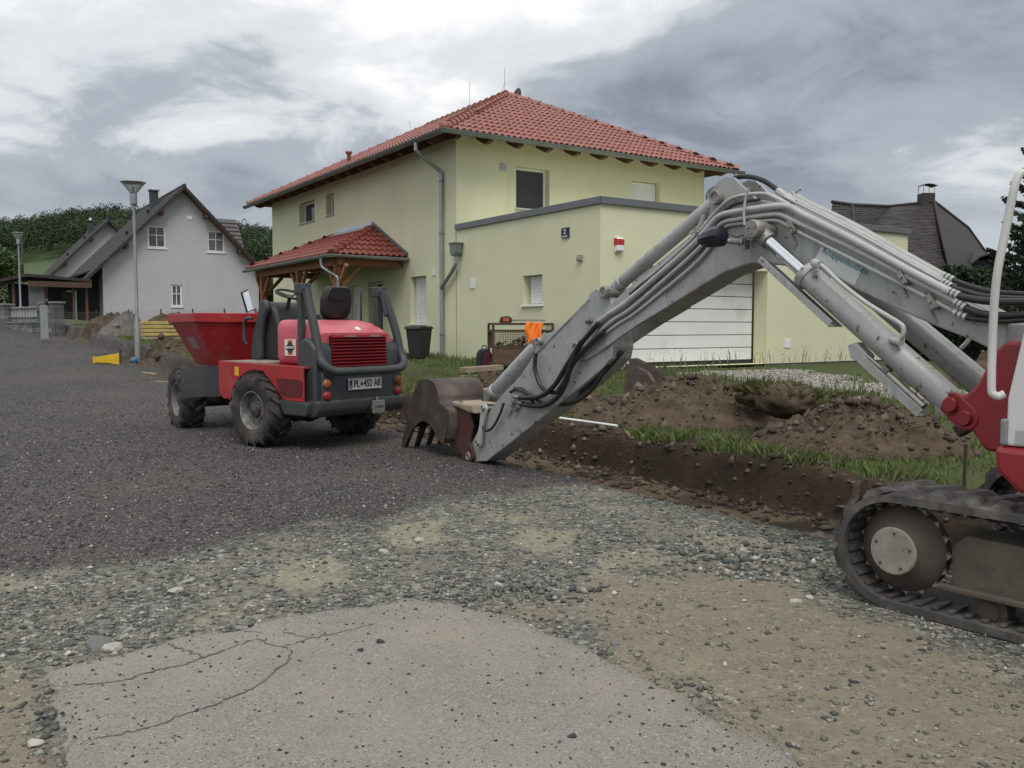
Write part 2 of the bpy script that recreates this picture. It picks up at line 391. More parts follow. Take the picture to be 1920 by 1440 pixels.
def ground_material():
    m = bpy.data.materials.new('ground'); m.use_nodes = True
    N, L = m.node_tree.nodes, m.node_tree.links; p = N['Principled BSDF']
    p.inputs['Roughness'].default_value = .92; p.inputs['Specular IOR Level'].default_value = .25
    pos = N.new('ShaderNodeNewGeometry').outputs['Position']
    def noise(sc, det=6, ro=.6):
        n = N.new('ShaderNodeTexNoise'); n.inputs['Scale'].default_value = sc; n.inputs['Detail'].default_value = det; n.inputs['Roughness'].default_value = ro
        L.new(pos, n.inputs['Vector']); return n.outputs['Fac']
    def vor(sc, feat='F1'):
        n = N.new('ShaderNodeTexVoronoi'); n.inputs['Scale'].default_value = sc; n.feature = feat
        L.new(pos, n.inputs['Vector']); return n
    def ramp(f, stops):
        n = N.new('ShaderNodeValToRGB'); e = n.color_ramp.elements
        while len(e) < len(stops): e.new(.5)
        for el, (q, c) in zip(e, stops): el.position = q; el.color = (*c, 1)
        L.new(f, n.inputs[0]); return n.outputs[0]
    def mix(f, a, b, blend='MIX'):
        n = N.new('ShaderNodeMix'); n.data_type = 'RGBA'; n.blend_type = blend
        for i, v in ((0, f), (6, a), (7, b)):
            if isinstance(v, (int, float)): n.inputs[i].default_value = v
            elif isinstance(v, tuple): n.inputs[i].default_value = (*v, 1)
            else: L.new(v, n.inputs[i])
        return n.outputs[2]
    def math_(op, a, b):
        n = N.new('ShaderNodeMath'); n.operation = op; n.use_clamp = True
        for i, v in enumerate((a, b)):
            if isinstance(v, (int, float)): n.inputs[i].default_value = v
            else: L.new(v, n.inputs[i])
        return n.outputs[0]
    def attr(nm):
        a = N.new('ShaderNodeAttribute'); a.attribute_name = nm; s = N.new('ShaderNodeSeparateColor'); L.new(a.outputs['Color'], s.inputs[0]); return s.outputs
    za, zb, zc_ = attr('zone_a'), attr('zone_b'), attr('zone_c')
    nfine = noise(14, 8, .7)
    def edge(w, k=.55, lo=.38, hi=.62):        # breaks the soft edge of a zone up into ragged patches
        return ramp(math_('ADD', math_('MULTIPLY', w, 1 - k + .45), math_('MULTIPLY', math_('SUBTRACT', nfine, .5), k)), [(lo, (0,) * 3), (hi, (1,) * 3)])
    v1, v2 = vor(75), vor(34)
    sv = N.new('ShaderNodeSeparateColor'); L.new(v1.outputs['Color'], sv.inputs[0])
    sv2 = N.new('ShaderNodeSeparateColor'); L.new(v2.outputs['Color'], sv2.inputs[0])
    dark = ramp(sv.outputs[0], [(0, (.022, .0205, .0195)), (.5, (.050, .047, .045)), (.86, (.085, .081, .077)), (.95, (.24, .23, .215)), (1, (.34, .33, .31))])
    dark = mix(noise(1.1, 5), mix(.45, dark, (.043, .039, .037)), dark)
    dark = mix(ramp(noise(.45, 4), [(.45, (0,) * 3), (.7, (.5,) * 3)]), dark, (.098, .090, .082))
    palec = ramp(sv2.outputs[0], [(0, (.05, .053, .05)), (.35, (.105, .11, .098)), (.7, (.175, .176, .15)), (.93, (.27, .265, .225)), (1, (.42, .41, .38))])
    palec = mix(ramp(noise(2.2, 6), [(.44, (0,) * 3), (.70, (.75,) * 3)]), palec, (.215, .20, .145))
    sandc = mix(noise(8), (.225, .205, .145), (.33, .305, .22)); sandc = mix(ramp(sv.outputs[1], [(.8, (0,) * 3), (.9, (.6,) * 3)]), sandc, (.13, .125, .11))
    tanc = mix(noise(5, 8), (.150, .128, .095), (.245, .212, .160)); tanc = mix(ramp(sv.outputs[2], [(.62, (0,) * 3), (.75, (.7,) * 3)]), tanc, palec)
    soilc = mix(noise(11, 9, .7), (.020, .0145, .010), (.072, .051, .034)); soilc = mix(ramp(noise(1.4), [(.50, (0,) * 3), (.70, (.7,) * 3)]), soilc, (.105, .073, .045))
    grassc = mix(noise(6, 8), (.040, .050, .020), (.075, .098, .030))
    drivec = ramp(sv2.outputs[1], [(0, (.14, .125, .11)), (.6, (.26, .24, .22)), (1, (.40, .38, .35))]); drivec = mix(ramp(noise(3), [(.52, (0,) * 3), (.64, (.8,) * 3)]), drivec, (.07, .085, .03))
    c = mix(edge(za[0], .8, .25, .75), dark, palec); c = mix(edge(za[2], .7), c, tanc); c = mix(edge(za[1], .7), c, sandc)
    c = mix(edge(zb[1]), c, grassc); c = mix(edge(zb[2], .6), c, drivec); floorc = mix(noise(7, 8), (.070, .050, .033), (.170, .122, .078)); c = mix(edge(zc_[0], .6), c, floorc); c = mix(edge(zb[0], .6), c, soilc)
    L.new(c, p.inputs['Base Color'])
    b = N.new('ShaderNodeBump'); b.inputs['Strength'].default_value = .9; b.inputs['Distance'].default_value = .012
    hh = math_('ADD', math_('MULTIPLY', v2.outputs['Distance'], 9.0), math_('MULTIPLY', v1.outputs['Distance'], 12.0))
    sb2 = N.new('ShaderNodeMath'); sb2.operation = 'MULTIPLY'; L.new(zb[0], sb2.inputs[0]); L.new(noise(26, 8, .75), sb2.inputs[1]); sb3 = N.new('ShaderNodeMath'); sb3.operation = 'MULTIPLY_ADD'; L.new(sb2.outputs[0], sb3.inputs[0]); sb3.inputs[1].default_value = 3.0
    L.new(math_('ADD', math_('MULTIPLY', nfine, .6), math_('MULTIPLY', math_('SUBTRACT', 1.0, v1.outputs['Distance']), .5)), sb3.inputs[2]); L.new(sb3.outputs[0], b.inputs['Height'])
    L.new(b.outputs[0], p.inputs['Normal']); return m
GROUND = ground_material()
def sub(maskf, name, label, cat):
    f = quads[maskf]; used = np.unique(f); remap = np.zeros(nT * nW, dtype=np.int64); remap[used] = np.arange(len(used))
    o = big_mesh(name, allv[used], remap[f], GROUND, {'zone_a': zA[used], 'zone_b': zB[used], 'zone_c': zC[used]}, smooth=True, kind='structure')
    return tag(o, label, cat)
road = sub(is_road, 'gravel_road', 'dark gravel road under construction running past the houses', 'road')
yard = sub(~is_road, 'ground', 'grassy yard ground with a dug earth bank along the road', 'ground')

# ------------------------------------------------------------------ old asphalt slab in the foreground
def slab():
    sp = .045
    P = np.array(SLAB); gx = np.arange(P[:, 0].min() - .1, P[:, 0].max() + .1, sp); gy = np.arange(1.6, P[:, 1].max() + .1, sp)
    X, Y = np.meshgrid(gx, gy, indexing='ij')
    X = X + (vn(X * 30, Y * 30, 3) - .5) * .04; Y = Y + (vn(X * 30, Y * 30, 4) - .5) * .04
    sd = poly_sd(X, Y, SLAB) + (fbm(X * 5, Y * 5, 71, 5, .65) - .5) * .20
    Z = .028 - .05 * (1 - sstep(-.01, .05, sd)) + (fbm(X * 3, Y * 3, 72) - .5) * .012 + ground_z(*tw(X, Y), rough=False)
    n = X.shape; vid = np.arange(X.size).reshape(n)
    keep = (sd > -.06); q = np.stack([vid[:-1, :-1], vid[1:, :-1], vid[1:, 1:], vid[:-1, 1:]], -1)
    k = keep[:-1, :-1] | keep[1:, 1:]; f = q[k]
    used = np.unique(f); rm = np.zeros(X.size, dtype=int); rm[used] = np.arange(len(used))
    v = np.stack([X, Y, Z], -1).reshape(-1, 3)[used]
    m = bpy.data.materials.new('old_asphalt'); m.use_nodes = True; N, L = m.node_tree.nodes, m.node_tree.links; p = N['Principled BSDF']
    p.inputs['Roughness'].default_value = .9; p.inputs['Specular IOR Level'].default_value = .3
    pos = N.new('ShaderNodeNewGeometry').outputs['Position']
    def noise(sc, det=7, ro=.62):
        nn = N.new('ShaderNodeTexNoise'); nn.inputs['Scale'].default_value = sc; nn.inputs['Detail'].default_value = det; nn.inputs['Roughness'].default_value = ro
        L.new(pos, nn.inputs['Vector']); return nn.outputs['Fac']
    def ramp(fac, stops):
        nn = N.new('ShaderNodeValToRGB'); e = nn.color_ramp.elements
        while len(e) < len(stops): e.new(.5)
        for el, (qq, c) in zip(e, stops): el.position = qq; el.color = (*c, 1)
        L.new(fac, nn.inputs[0]); return nn.outputs[0]
    def mix(fac, a, b):
        nn = N.new('ShaderNodeMix'); nn.data_type = 'RGBA'
        for i, vv in ((0, fac), (6, a), (7, b)):
            if isinstance(vv, tuple): nn.inputs[i].default_value = (*vv, 1)
            elif isinstance(vv, float): nn.inputs[i].default_value = vv
            else: L.new(vv, nn.inputs[i])
        return nn.outputs[2]
    vo = N.new('ShaderNodeTexVoronoi'); vo.inputs['Scale'].default_value = 135; L.new(pos, vo.inputs['Vector'])
    sc = N.new('ShaderNodeSeparateColor'); L.new(vo.outputs['Color'], sc.inputs[0])
    agg = ramp(sc.outputs[0], [(0, (.150, .142, .130)), (.55, (.225, .212, .193)), (.955, (.256, .245, .228)), (1, (.38, .36, .335))])
    c = mix(ramp(noise(1.6), [(.4, (0,) * 3), (.7, (.65,) * 3)]), agg, (.28, .25, .20))
    c = mix(ramp(noise(3.5), [(.5, (0,) * 3), (.72, (.5,) * 3)]), c, (.172, .166, .160))
    c = mix(ramp(noise(24, 4), [(.64, (0,) * 3), (.72, (.7,) * 3)]), c, (.09, .085, .08))
    L.new(c, p.inputs['Base Color'])
    b = N.new('ShaderNodeBump'); b.inputs['Strength'].default_value = .55; b.inputs['Distance'].default_value = .006
    L.new(vo.outputs['Distance'], b.inputs['Height']); L.new(b.outputs[0], p.inputs['Normal'])
    o = big_mesh('asphalt_patch', v, rm[f], m, smooth=True, kind='structure')
    return tag(o, 'cracked pale grey slab of old asphalt in the foreground', 'asphalt')
slab_o = slab()
def slab_z(x, y): return .028 + (float(fbm(np.array(x * 3.), np.array(y * 3.), 72)) - .5) * .012 + float(ground_z(*tw(x, y), rough=False))
# cracks: narrow open joints filled with dark grit
crack_m = mat('crack_grit', (.09, .083, .073), .95, var=.3, vs=40)
for line, wd in [([(95, 1303), (160, 1296), (230, 1288), (290, 1270), (340, 1258), (385, 1243), (435, 1225), (480, 1210)], .012),
             ([(310, 1215), (335, 1228), (362, 1236), (382, 1245)], .012), ([(530, 1222), (545, 1240), (520, 1268), (470, 1305), (420, 1328)], .010),
             ([(480, 1210), (530, 1222), (580, 1210), (640, 1196), (700, 1180)], .009), ([(300, 1372), (250, 1385), (160, 1404)], .009), ([(420, 1328), (370, 1345), (300, 1372)], .009),
             ([(530, 1195), (560, 1203), (575, 1208)], .008), ([(455, 1195), (500, 1197)], .007)]:
    pts = [Vector((*road_pt(*q), 0)) for q in line]; pts = smooth_path(pts, 7); mb = MB(); prev = None
    for i, q in enumerate(pts):
        q = q + Vector((random.uniform(-1, 1), random.uniform(-1, 1), 0)) * .012; w_ = wd * random.uniform(.15, .62) * (.4 if i in (0, len(pts) - 1) else 1)
        d = (pts[min(i + 1, len(pts) - 1)] - pts[max(i - 1, 0)]).normalized(); nrm = Vector((-d.y, d.x, 0)); z = slab_z(q.x, q.y) + .003
        cur = [(q.x + nrm.x * w_, q.y + nrm.y * w_, z), (q.x - nrm.x * w_, q.y - nrm.y * w_, z)]
        if prev: mb.add(prev + cur, [(0, 1, 3, 2)])
        prev = cur
    mb.build('crack', crack_m, slab_o)

# ------------------------------------------------------------------ loose stones (uncountable): small angular pieces with their own colours
OCT = np.array([(1, 0, 0), (-1, 0, 0), (0, 1, 0), (0, -1, 0), (0, 0, 1), (0, 0, -1)], dtype=float)
OCF = np.array([(0, 2, 4), (2, 1, 4), (1, 3, 4), (3, 0, 4), (2, 0, 5), (1, 2, 5), (3, 1, 5), (0, 3, 5)])
def stones(name, x, y, size, cols, zoff=0.25, label=None, cat='gravel', seed=1, zadd=None, parent=None, squash=.62):
    r = np.random.default_rng(seed); n = len(x)
    base = OCT[None] * (1 + r.uniform(-.35, .35, (n, 6, 1))) + r.uniform(-.28, .28, (n, 6, 3))
    base *= r.uniform(.6, 1.25, (n, 1, 3)) * np.array([1, 1, squash])
    a = r.uniform(0, 6.28, n); ca, sa = np.cos(a), np.sin(a)
    bx = base[..., 0] * ca[:, None] - base[..., 1] * sa[:, None]; by = base[..., 0] * sa[:, None] + base[..., 1] * ca[:, None]
    z = ground_z(*tw(x, y)) if zadd is None else zadd
    v = np.stack([x[:, None] + bx * size[:, None], y[:, None] + by * size[:, None], z[:, None] + (base[..., 2] + zoff) * size[:, None]], -1).reshape(-1, 3)
    f = (OCF[None] + (np.arange(n) * 6)[:, None, None]).reshape(-1, 3)
    o = big_mesh(name, v, f, mat('stone_bits', rough=.9, attr='col', var=.15, vs=60), {'col': np.repeat(cols, 6, axis=0)}, kind='stuff', parent=parent)
    if label: tag(o, label, cat)
    return o
def pick(r, n, palette, wts):
    wts = wts[:len(palette)]; c = np.array(palette)[r.choice(len(palette), n, p=np.array(wts) / sum(wts))]; return c * r.uniform(.75, 1.25, (n, 1))
def scatter(n, seed, near=2.6, far=15, spread=.66):
    """points thinning with distance from the road's near end"""
    r = np.random.default_rng(seed); y = near * (far / near) ** r.uniform(0, 1, n); x = y * r.uniform(-spread, spread, n); return x, y, r
DARKP = [(.03, .027, .026), (.07, .062, .058), (.12, .11, .10), (.36, .35, .33)]; PALEP = [(.065, .07, .066), (.115, .12, .107), (.175, .175, .148), (.23, .225, .19), (.40, .385, .35), (.20, .16, .12)]
x, y, r = scatter(62000, 5); t, w = tw(x, y)
pl, sa_, so, gr, dr, tn = zones(x, y); insl = poly_sd(x, y, SLAB)
okd = (r.uniform(0, 1, len(x)) > pl) & (t < edge_t(w) - .7) & (insl < 0); k = okd & (r.uniform(0, 1, len(x)) < .85)
size = (.0035 + .010 * r.uniform(0, 1, len(x)) ** 2.6) * (1 + .03 * y)
stones('dark_gravel', x[k], y[k], size[k], pick(r, k.sum(), DARKP, [5, 5, 3, .9]), label='loose dark chippings scattered over the gravel road', seed=21)
x, y, r = scatter(60000, 6, 2.6, 11); t, w = tw(x, y); pl, sa_, so, gr, dr, tn = zones(x, y); insl = poly_sd(x, y, SLAB)
k = (r.uniform(0, 1, len(x)) < pl) & (insl < .02) & (t < edge_t(w) - .75) & (r.uniform(0, 1, len(x)) < (1 - .86 * np.maximum(sa_, tn)))
size = .0035 + .017 * r.uniform(0, 1, len(x)) ** 3.0
# heaps of coarser crushed stone in front of the slab and beside the track
hp = np.exp(-((x - .25) ** 2 / .35 + (y - 5.05) ** 2 / .05)) + np.exp(-((x - 1.5) ** 2 / .5 + (y - 5.8) ** 2 / .3))
size = size * (1 + 1.4 * hp)
stones('crushed_stone', x[k], y[k], size[k], pick(r, k.sum(), PALEP, [4, 6, 5, 2.5, .8, .7]), label='loose grey green crushed stone around the asphalt slab', seed=22)
x, y, r = scatter(9000, 8, 2.6, 6); insl = poly_sd(x, y, SLAB); k = (insl > .03) & (r.uniform(0, 1, len(x)) < .30 + .7 * np.exp(-insl * 4))
size = .0025 + .0075 * r.uniform(0, 1, len(x)) ** 3
zz_ = np.array([slab_z(a, b) for a, b in zip(x[k], y[k])])
stones('slab_grit', x[k], y[k], size[k], pick(r, k.sum(), [(.03, .03, .03), (.08, .075, .07), (.3, .29, .27)], [5, 3, 1]), label='fine dark grit strewn on the asphalt slab', seed=23, zadd=zz_)
# driveway chippings
r = np.random.default_rng(9); x = r.uniform(2.8, 7.4, 9000); y = r.uniform(8.6, 18.4, 9000); k = poly_sd(x, y, DRIVE) + (fbm(x * 1.7, y * 1.7, 31) - .5) * 1.2 > .0
stones('driveway_gravel', x[k], y[k], .012 + .016 * r.uniform(0, 1, k.sum()), pick(r, k.sum(), [(.2, .185, .165), (.34, .32, .29), (.46, .44, .41)], [3, 4, 2]), label='pale chippings of the driveway beside the garage', seed=24)
# single larger stones that can be told apart
ROCK = []
for kx in range(4):
    bm = bmesh.new(); bmesh.ops.create_icosphere(bm, subdivisions=2, radius=1)
    for vv in bm.verts:
        vv.co *= 1 + .28 * math.sin(vv.co.x * 3.1 + kx * 2) * math.cos(vv.co.y * 2.7 + kx) + random.uniform(-.10, .10); vv.co.z *= .6; vv.co.x *= 1.25
    me = bpy.data.meshes.new('stone'); bm.to_mesh(me); bm.free(); ROCK.append(me)
rm = [mat('stone_pale', (.38, .36, .32), .9, bump=.4, bs=90), mat('stone_grey', (.13, .135, .13), .9, bump=.4, bs=90), mat('stone_dark', (.035, .034, .033), .9, bump=.4, bs=90), mat('stone_brown', (.22, .17, .12), .9, bump=.4)]
for i, (px, py, s_, mi, lab) in enumerate([
    (185, 1206, .055, 1, 'flat blue grey stone at the left edge of the asphalt slab'), (215, 1212, .045, 0, 'pale flat stone lying beside the blue grey one left of the slab'),
    (1073, 1386, .014, 2, 'small black stone lying alone on the front of the slab'), (1492, 1124, .030, 0, 'white stone on the tan ground in front of the rubber track'),
    (1518, 1116, .022, 0, 'smaller white stone nearest the rubber track'), (713, 1207, .018, 2, 'dark stone on the slab near its far edge'), (676, 1222, .014, 2, 'black crumb of stone on the slab left of the dark stone'),
    (330, 1106, .040, 0, 'rounded pale stone in the crushed stone left of the slab'), (1152, 1200, .022, 1, 'grey flat stone on tan ground right of the slab'),
    (920, 1098, .035, 1, 'largest blue grey stone in the coarse stone heap before the slab'), (785, 1011, .035, 0, 'white flat stone on the yellow sand patch'), (720, 1033, .035, 0, 'white sliver of stone left of the sand patch'),
    (65, 1388, .026, 0, 'pale flat stone on the sand left of the slab'), (1535, 1000, .05, 1, 'dark angular rock beside the front of the track')]):
    p = atz(px, py, .02); insl = poly_sd(np.array(p.x), np.array(p.y), SLAB) > 0
    z = slab_z(p.x, p.y) if insl else gz(p.x, p.y)
    me = ROCK[i % 4].copy(); me.materials.append(rm[mi]); o = bpy.data.objects.new('stone', me); COL.objects.link(o)
    o.location = (p.x, p.y, z + s_ * .22); o.scale = (s_,) * 3; o.rotation_euler = (random.uniform(-.2, .2), random.uniform(-.2, .2), random.uniform(0, 6)); tag(o, lab, 'stone')

# ------------------------------------------------------------------ grass (uncountable)
def blades(name, x, y, h, wd, z, cols, lean=.45, seed=3, label=None, cat='grass', parent=None, m=None):
    r = np.random.default_rng(seed); n = len(x); a = r.uniform(0, 6.28, n); l = r.uniform(0, lean, n) * h; b = r.uniform(0, 6.28, n)
    dx, dy = np.cos(a) * wd, np.sin(a) * wd; lx, ly = np.cos(b) * l, np.sin(b) * l
    v = np.stack([np.stack([x - dx, y - dy, z - .01], -1), np.stack([x + dx, y + dy, z - .01], -1),
                  np.stack([x + dx * .7 + lx * .35, y + dy * .7 + ly * .35, z + h * .6], -1), np.stack([x + lx, y + ly, z + h], -1)], 1).reshape(-1, 3)
    f = (np.array([(0, 1, 2), (0, 2, 3)])[None] + (np.arange(n) * 4)[:, None, None]).reshape(-1, 3)
    o = big_mesh(name, v, f, m or mat('grass_blades', rough=.6, attr='col', var=.2, vs=1.5, spec=.3), {'col': np.repeat(cols, 4, axis=0)}, kind='stuff', parent=parent)
    if label: tag(o, label, cat)
    return o
GRASSP = [(.060, .098, .024), (.092, .132, .038), (.135, .165, .06), (.20, .18, .10)]
r = np.random.default_rng(4); n = 150000
w = 3.2 + 31 * r.uniform(0, 1, n) ** 1.5; t = edge_t(w) + .15 + 7.5 * r.uniform(0, 1, n) ** 1.35
x, y = xy(t, w); pl, sa_, so, gr, dr, tn = zones(x, y)
inhouse = (t > 10.72) & (w > 13.15)
k = (gr > .45) & (r.uniform(0, 1, n) > so * 1.15) & (r.uniform(0, 1, n) > dr * .96) & ~inhouse & (vn(x * 2.3, y * 2.3, 77) + r.uniform(-.25, .25, n) > .36)
x, y, t, w = x[k], y[k], t[k], w[k]; tall = sstep(.5, .75, fbm(x * .8, y * .8, 81)); nearwall = np.exp(-np.minimum(np.abs(t - 10.7), np.abs(w - 13.1)) * 2.2)
h = (.020 + .042 * r.uniform(0, 1, len(x))) * (1 + .8 * tall + 2.2 * nearwall); wd = .0035 + .00035 * y
cols = pick(r, len(x), GRASSP, [4, 6, 3, 1.8]) * (1 + .25 * (vn(x * 1.2, y * 1.2, 7) - .5))[:, None]
blades('grass', x, y, h, wd, ground_z(t, w), cols, label='short green grass growing over the yard and the bank top')
# fringe hanging over the cut edge
n = 9000; w = r.uniform(3.5, 15, n); t = edge_t(w) + r.uniform(.18, .5, n); x, y = xy(t, w); k = vn(w * 1.7, w * 0, 3) > .45
x, y, t, w = x[k], y[k], t[k], w[k]
blades('grass_fringe', x, y, .05 + .10 * r.uniform(0, 1, len(x)), np.full(len(x), .006), ground_z(t, w), pick(r, len(x), GRASSP, [3, 5, 4, 3]), lean=.9, seed=5, label='ragged grass fringe along the top of the dug bank')
# ------------------------------------------------------------------ yellow house
G0 = Vector((164 / FPX * 17, 17, 0)); HM = Vector((-1.38, 21.67, 0))    # garage corner, main corner
render_y = mat('yellow_render', (.635, .640, .445), .92, var=.05, vs=.8, bump=.5, bs=140, dirt=((.59, .595, .415), .56, .35, .25), streak=((.585, .59, .41), .58, 3.0))
plinth_m = mat('plinth_grey', (.20, .195, .19), .95, var=.12, bump=.4, bs=100)
metal_m = mat('zinc_sheet', (.33, .36, .37), .42, .65, var=.12, vs=4)
white_p = mat('white_plastic', (.72, .73, .74), .45, var=.04)
dark_wood = mat('brown_timber', (.105, .042, .020), .7, var=.25, vs=14)
orange_wood = mat('porch_timber', (.26, .105, .045), .65, var=.25, vs=12)
glass_m = mat('window_glass', (.018, .021, .026), .06, var=.1, spec=.8)
screen_m = mat('insect_screen', (.045, .05, .058), .75, var=.1)
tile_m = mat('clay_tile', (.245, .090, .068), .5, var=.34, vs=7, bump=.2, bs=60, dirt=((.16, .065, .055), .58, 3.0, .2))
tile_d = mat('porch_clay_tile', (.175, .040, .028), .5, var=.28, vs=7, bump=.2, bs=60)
grey_cap = mat('grey_flashing', (.17, .18, .19), .5, .5, var=.1)

def panel(mb, a0, a1, z0, z1, holes, depth, fn):
    """wall sheet with real openings and reveals; fn(a, z, d) -> point, d goes into the wall"""
    xs = sorted({a0, a1, *[h[0] for h in holes], *[h[1] for h in holes]}); zs = sorted({z0, z1, *[h[2] for h in holes], *[h[3] for h in holes]})
    for i in range(len(xs) - 1):
        for j in range(len(zs) - 1):
            cx_, cz_ = (xs[i] + xs[i + 1]) / 2, (zs[j] + zs[j + 1]) / 2
            if any(h[0] < cx_ < h[1] and h[2] < cz_ < h[3] for h in holes): continue
            mb.add([fn(xs[i], zs[j], 0), fn(xs[i + 1], zs[j], 0), fn(xs[i + 1], zs[j + 1], 0), fn(xs[i], zs[j + 1], 0)], [(0, 1, 2, 3)])
    for h in holes:
        dd = h[4] if len(h) > 4 else depth; c = [(h[0], h[2]), (h[1], h[2]), (h[1], h[3]), (h[0], h[3])]
        for k in range(4):
            p, q = c[k], c[(k + 1) % 4]
            mb.add([fn(*p, 0), fn(*q, 0), fn(*q, dd), fn(*p, dd)], [(0, 1, 2, 3)])
HZ = (0, 0, HOUSE_Z)
house = thing('yellow_house', 'two storey pale yellow rendered house with red tiled hip roof and flat roofed garage', 'house', (HM.x, HM.y, HOUSE_Z), A)
def hb(mb, name, m, parent=None, **k): return mb.build(name, m, parent or house, off=HZ, **k)
W, LEN, GD, GW = 8.56, 14.0, 5.6, 10.2
PAR, EAVE = 3.98, 6.47
left_holes = [(9.57, 11.04, 5.16, 5.85, .24), (7.87, 8.53, 5.19, 5.85, .24), (1.60, 2.50, 1.65, 2.90, .24), (4.27, 5.28, 1.0, 2.87, .3), (5.75, 6.75, .76, 2.8, .2), (-3.67, -2.94, 2.04, 2.67, .26)]
mb = MB(); lf = lambda a, z, d: (d, a, z)
panel(mb, 0, LEN, .72, EAVE + .05, [h for h in left_holes if h[0] > 0], .2, lf)
hb(mb, 'wall', render_y, label='long left wall with two small upper windows')
mb = MB(); panel(mb, -GD, -.006, .72, PAR, [h for h in left_holes if h[0] < 0], .2, lf)
ff = lambda a, z, d: (a, -GD + d, z)
DOORX = (.82, 4.85); DOORZ = 2.80
panel(mb, 0, GW, .72, PAR, [(DOORX[0], DOORX[1], .72, DOORZ, .38)], .38, ff)
mb.add([(GW, -GD, .72), (GW, 0, .72), (GW, 0, PAR), (GW, -GD, PAR)], [(0, 1, 2, 3)])
mb.add([(0.02, -GD + .02, PAR - .1), (GW - .02, -GD + .02, PAR - .1), (GW - .02, 0, PAR - .1), (0.02, 0, PAR - .1)], [(0, 1, 2, 3)])
garage = hb(mb, 'garage_wall', render_y)
mb = MB(); mf = lambda a, z, d: (a, d, z)
panel(mb, .002, W, PAR - .3, EAVE + .05, [(1.78, 2.84, 4.60, 5.68, .24), (5.71, 6.77, 4.55, 5.69, .24)], .24, mf)
mb.add([(W, 0, .7), (W, LEN, .7), (W, LEN, EAVE), (W, 0, EAVE)], [(0, 1, 2, 3)]); mb.add([(0, LEN, .7), (W, LEN, .7), (W, LEN, EAVE), (0, LEN, EAVE)], [(0, 1, 2, 3)])
hb(mb, 'wall', render_y, label='upper front wall above the garage roof')
mb = MB(); mb.box(.03, .3, -GD + .03, LEN, .2, .72); mb.box(.03, DOORX[0], -GD + .03, -GD + .3, .2, .72); mb.box(DOORX[1], GW - .03, -GD + .03, -GD + .3, .2, .72); hb(mb, 'plinth', plinth_m)
mb = MB(); mb.box(-.004, .012, -.012, .012, .74, PAR - .02); hb(mb, 'expansion_joint', mat('joint_line', (.25, .25, .17), .9))
# parapet cap
mb = MB(); mb.box(-.05, .34, -GD - .05, -.02, PAR, PAR + .09); mb.box(.34, GW + .05, -GD - .05, -GD + .3, PAR, PAR + .09); mb.box(GW - .3, GW + .05, -GD + .3, -.02, PAR, PAR + .09)
mb.box(-.055, -.04, -GD - .06, -.015, PAR - .05, PAR + .09); mb.box(-.055, GW + .055, -GD - .06, -GD - .045, PAR - .05, PAR + .09); hb(mb, 'parapet_cap', grey_cap, bevel=.006)

# windows
def shutter(parent, a0, a1, z0, z1, fn, n):
    for i in range(n):
        h = (z1 - z0) / n; mb = MB(); za, zb_ = z0 + i * h, z0 + (i + 1) * h - .004
        mb.prism([(0, za), (0.010, za), (.016, za + h * .5), (.010, zb_), (0, zb_)], lambda d, z, a: fn(a, z, -d), a0, a1)
        hb(mb, 'slat', white_p, parent)
def window(h, fn, depth, kind='glass', sill=True, out_=.05):
    a0, a1, z0, z1 = h[:4]; mb = MB(); f = .055; d0, d1 = depth - .05, depth + .02
    def rect(a, b, c, d, e0=d0, e1=d1):
        mb.prism([(a, c), (b, c), (b, d), (a, d)], lambda x_, z_, e: fn(x_, z_, e), e0, e1)
    rect(a0, a0 + f, z0, z1); rect(a1 - f, a1, z0, z1); rect(a0 + f, a1 - f, z0, z0 + f); rect(a0 + f, a1 - f, z1 - f, z1)
    wdw = hb(mb, 'window', white_p, bevel=.004); mb = MB()
    mb.prism([(a0 + f, z0 + f), (a1 - f, z0 + f), (a1 - f, z1 - f), (a0 + f, z1 - f)], lambda x_, z_, e: fn(x_, z_, e), depth - .012, depth - .004)
    hb(mb, 'pane', screen_m if kind == 'screen' else glass_m, wdw)
    if kind == 'shutter': shutter(wdw, a0 + .05, a1 - .05, z0 + .02, z1 - .02, lambda a, z, d: fn(a, z, depth - .075 + d), max(8, int((z1 - z0) / .055)))
    if sill:
        mb = MB(); mb.prism([(-out_, z0 - .05), (depth - .03, z0 - .012), (depth - .03, z0 + .012), (-out_, z0 - .02)], lambda d, z, a: fn(a, z, d), a0 - .04, a1 + .04); hb(mb, 'sill', metal_m if kind != 'shutter' else white_p, wdw)
    return wdw
window(left_holes[0], lf, .24); window(left_holes[1], lf, .24); window(left_holes[2], lf, .24, 'shutter'); window(left_holes[3], lf, .3); window(left_holes[5], lf, .26, 'shutter')
window((1.78, 2.84, 4.60, 5.68), mf, .24, 'screen'); window((5.71, 6.77, 4.55, 5.69), mf, .24, 'shutter')
mb = MB(); mb.box(.16, .2, 5.75, 6.75, .76, 2.8); door = hb(mb, 'front_door', white_p, bevel=.01)
mb = MB(); mb.prism([(6.02, 1.1), (6.20, 1.1), (6.24, 1.9), (6.20, 2.6), (6.02, 2.6)], lambda a, z, d: (d, a, z), .148, .158); hb(mb, 'pane', glass_m, door)
mb = MB(); mb.tube([(.13, 6.45, 1.25), (.10, 6.45, 1.3), (.10, 6.45, 2.2), (.13, 6.45, 2.25)], .014); hb(mb, 'handle', metal_m, door)
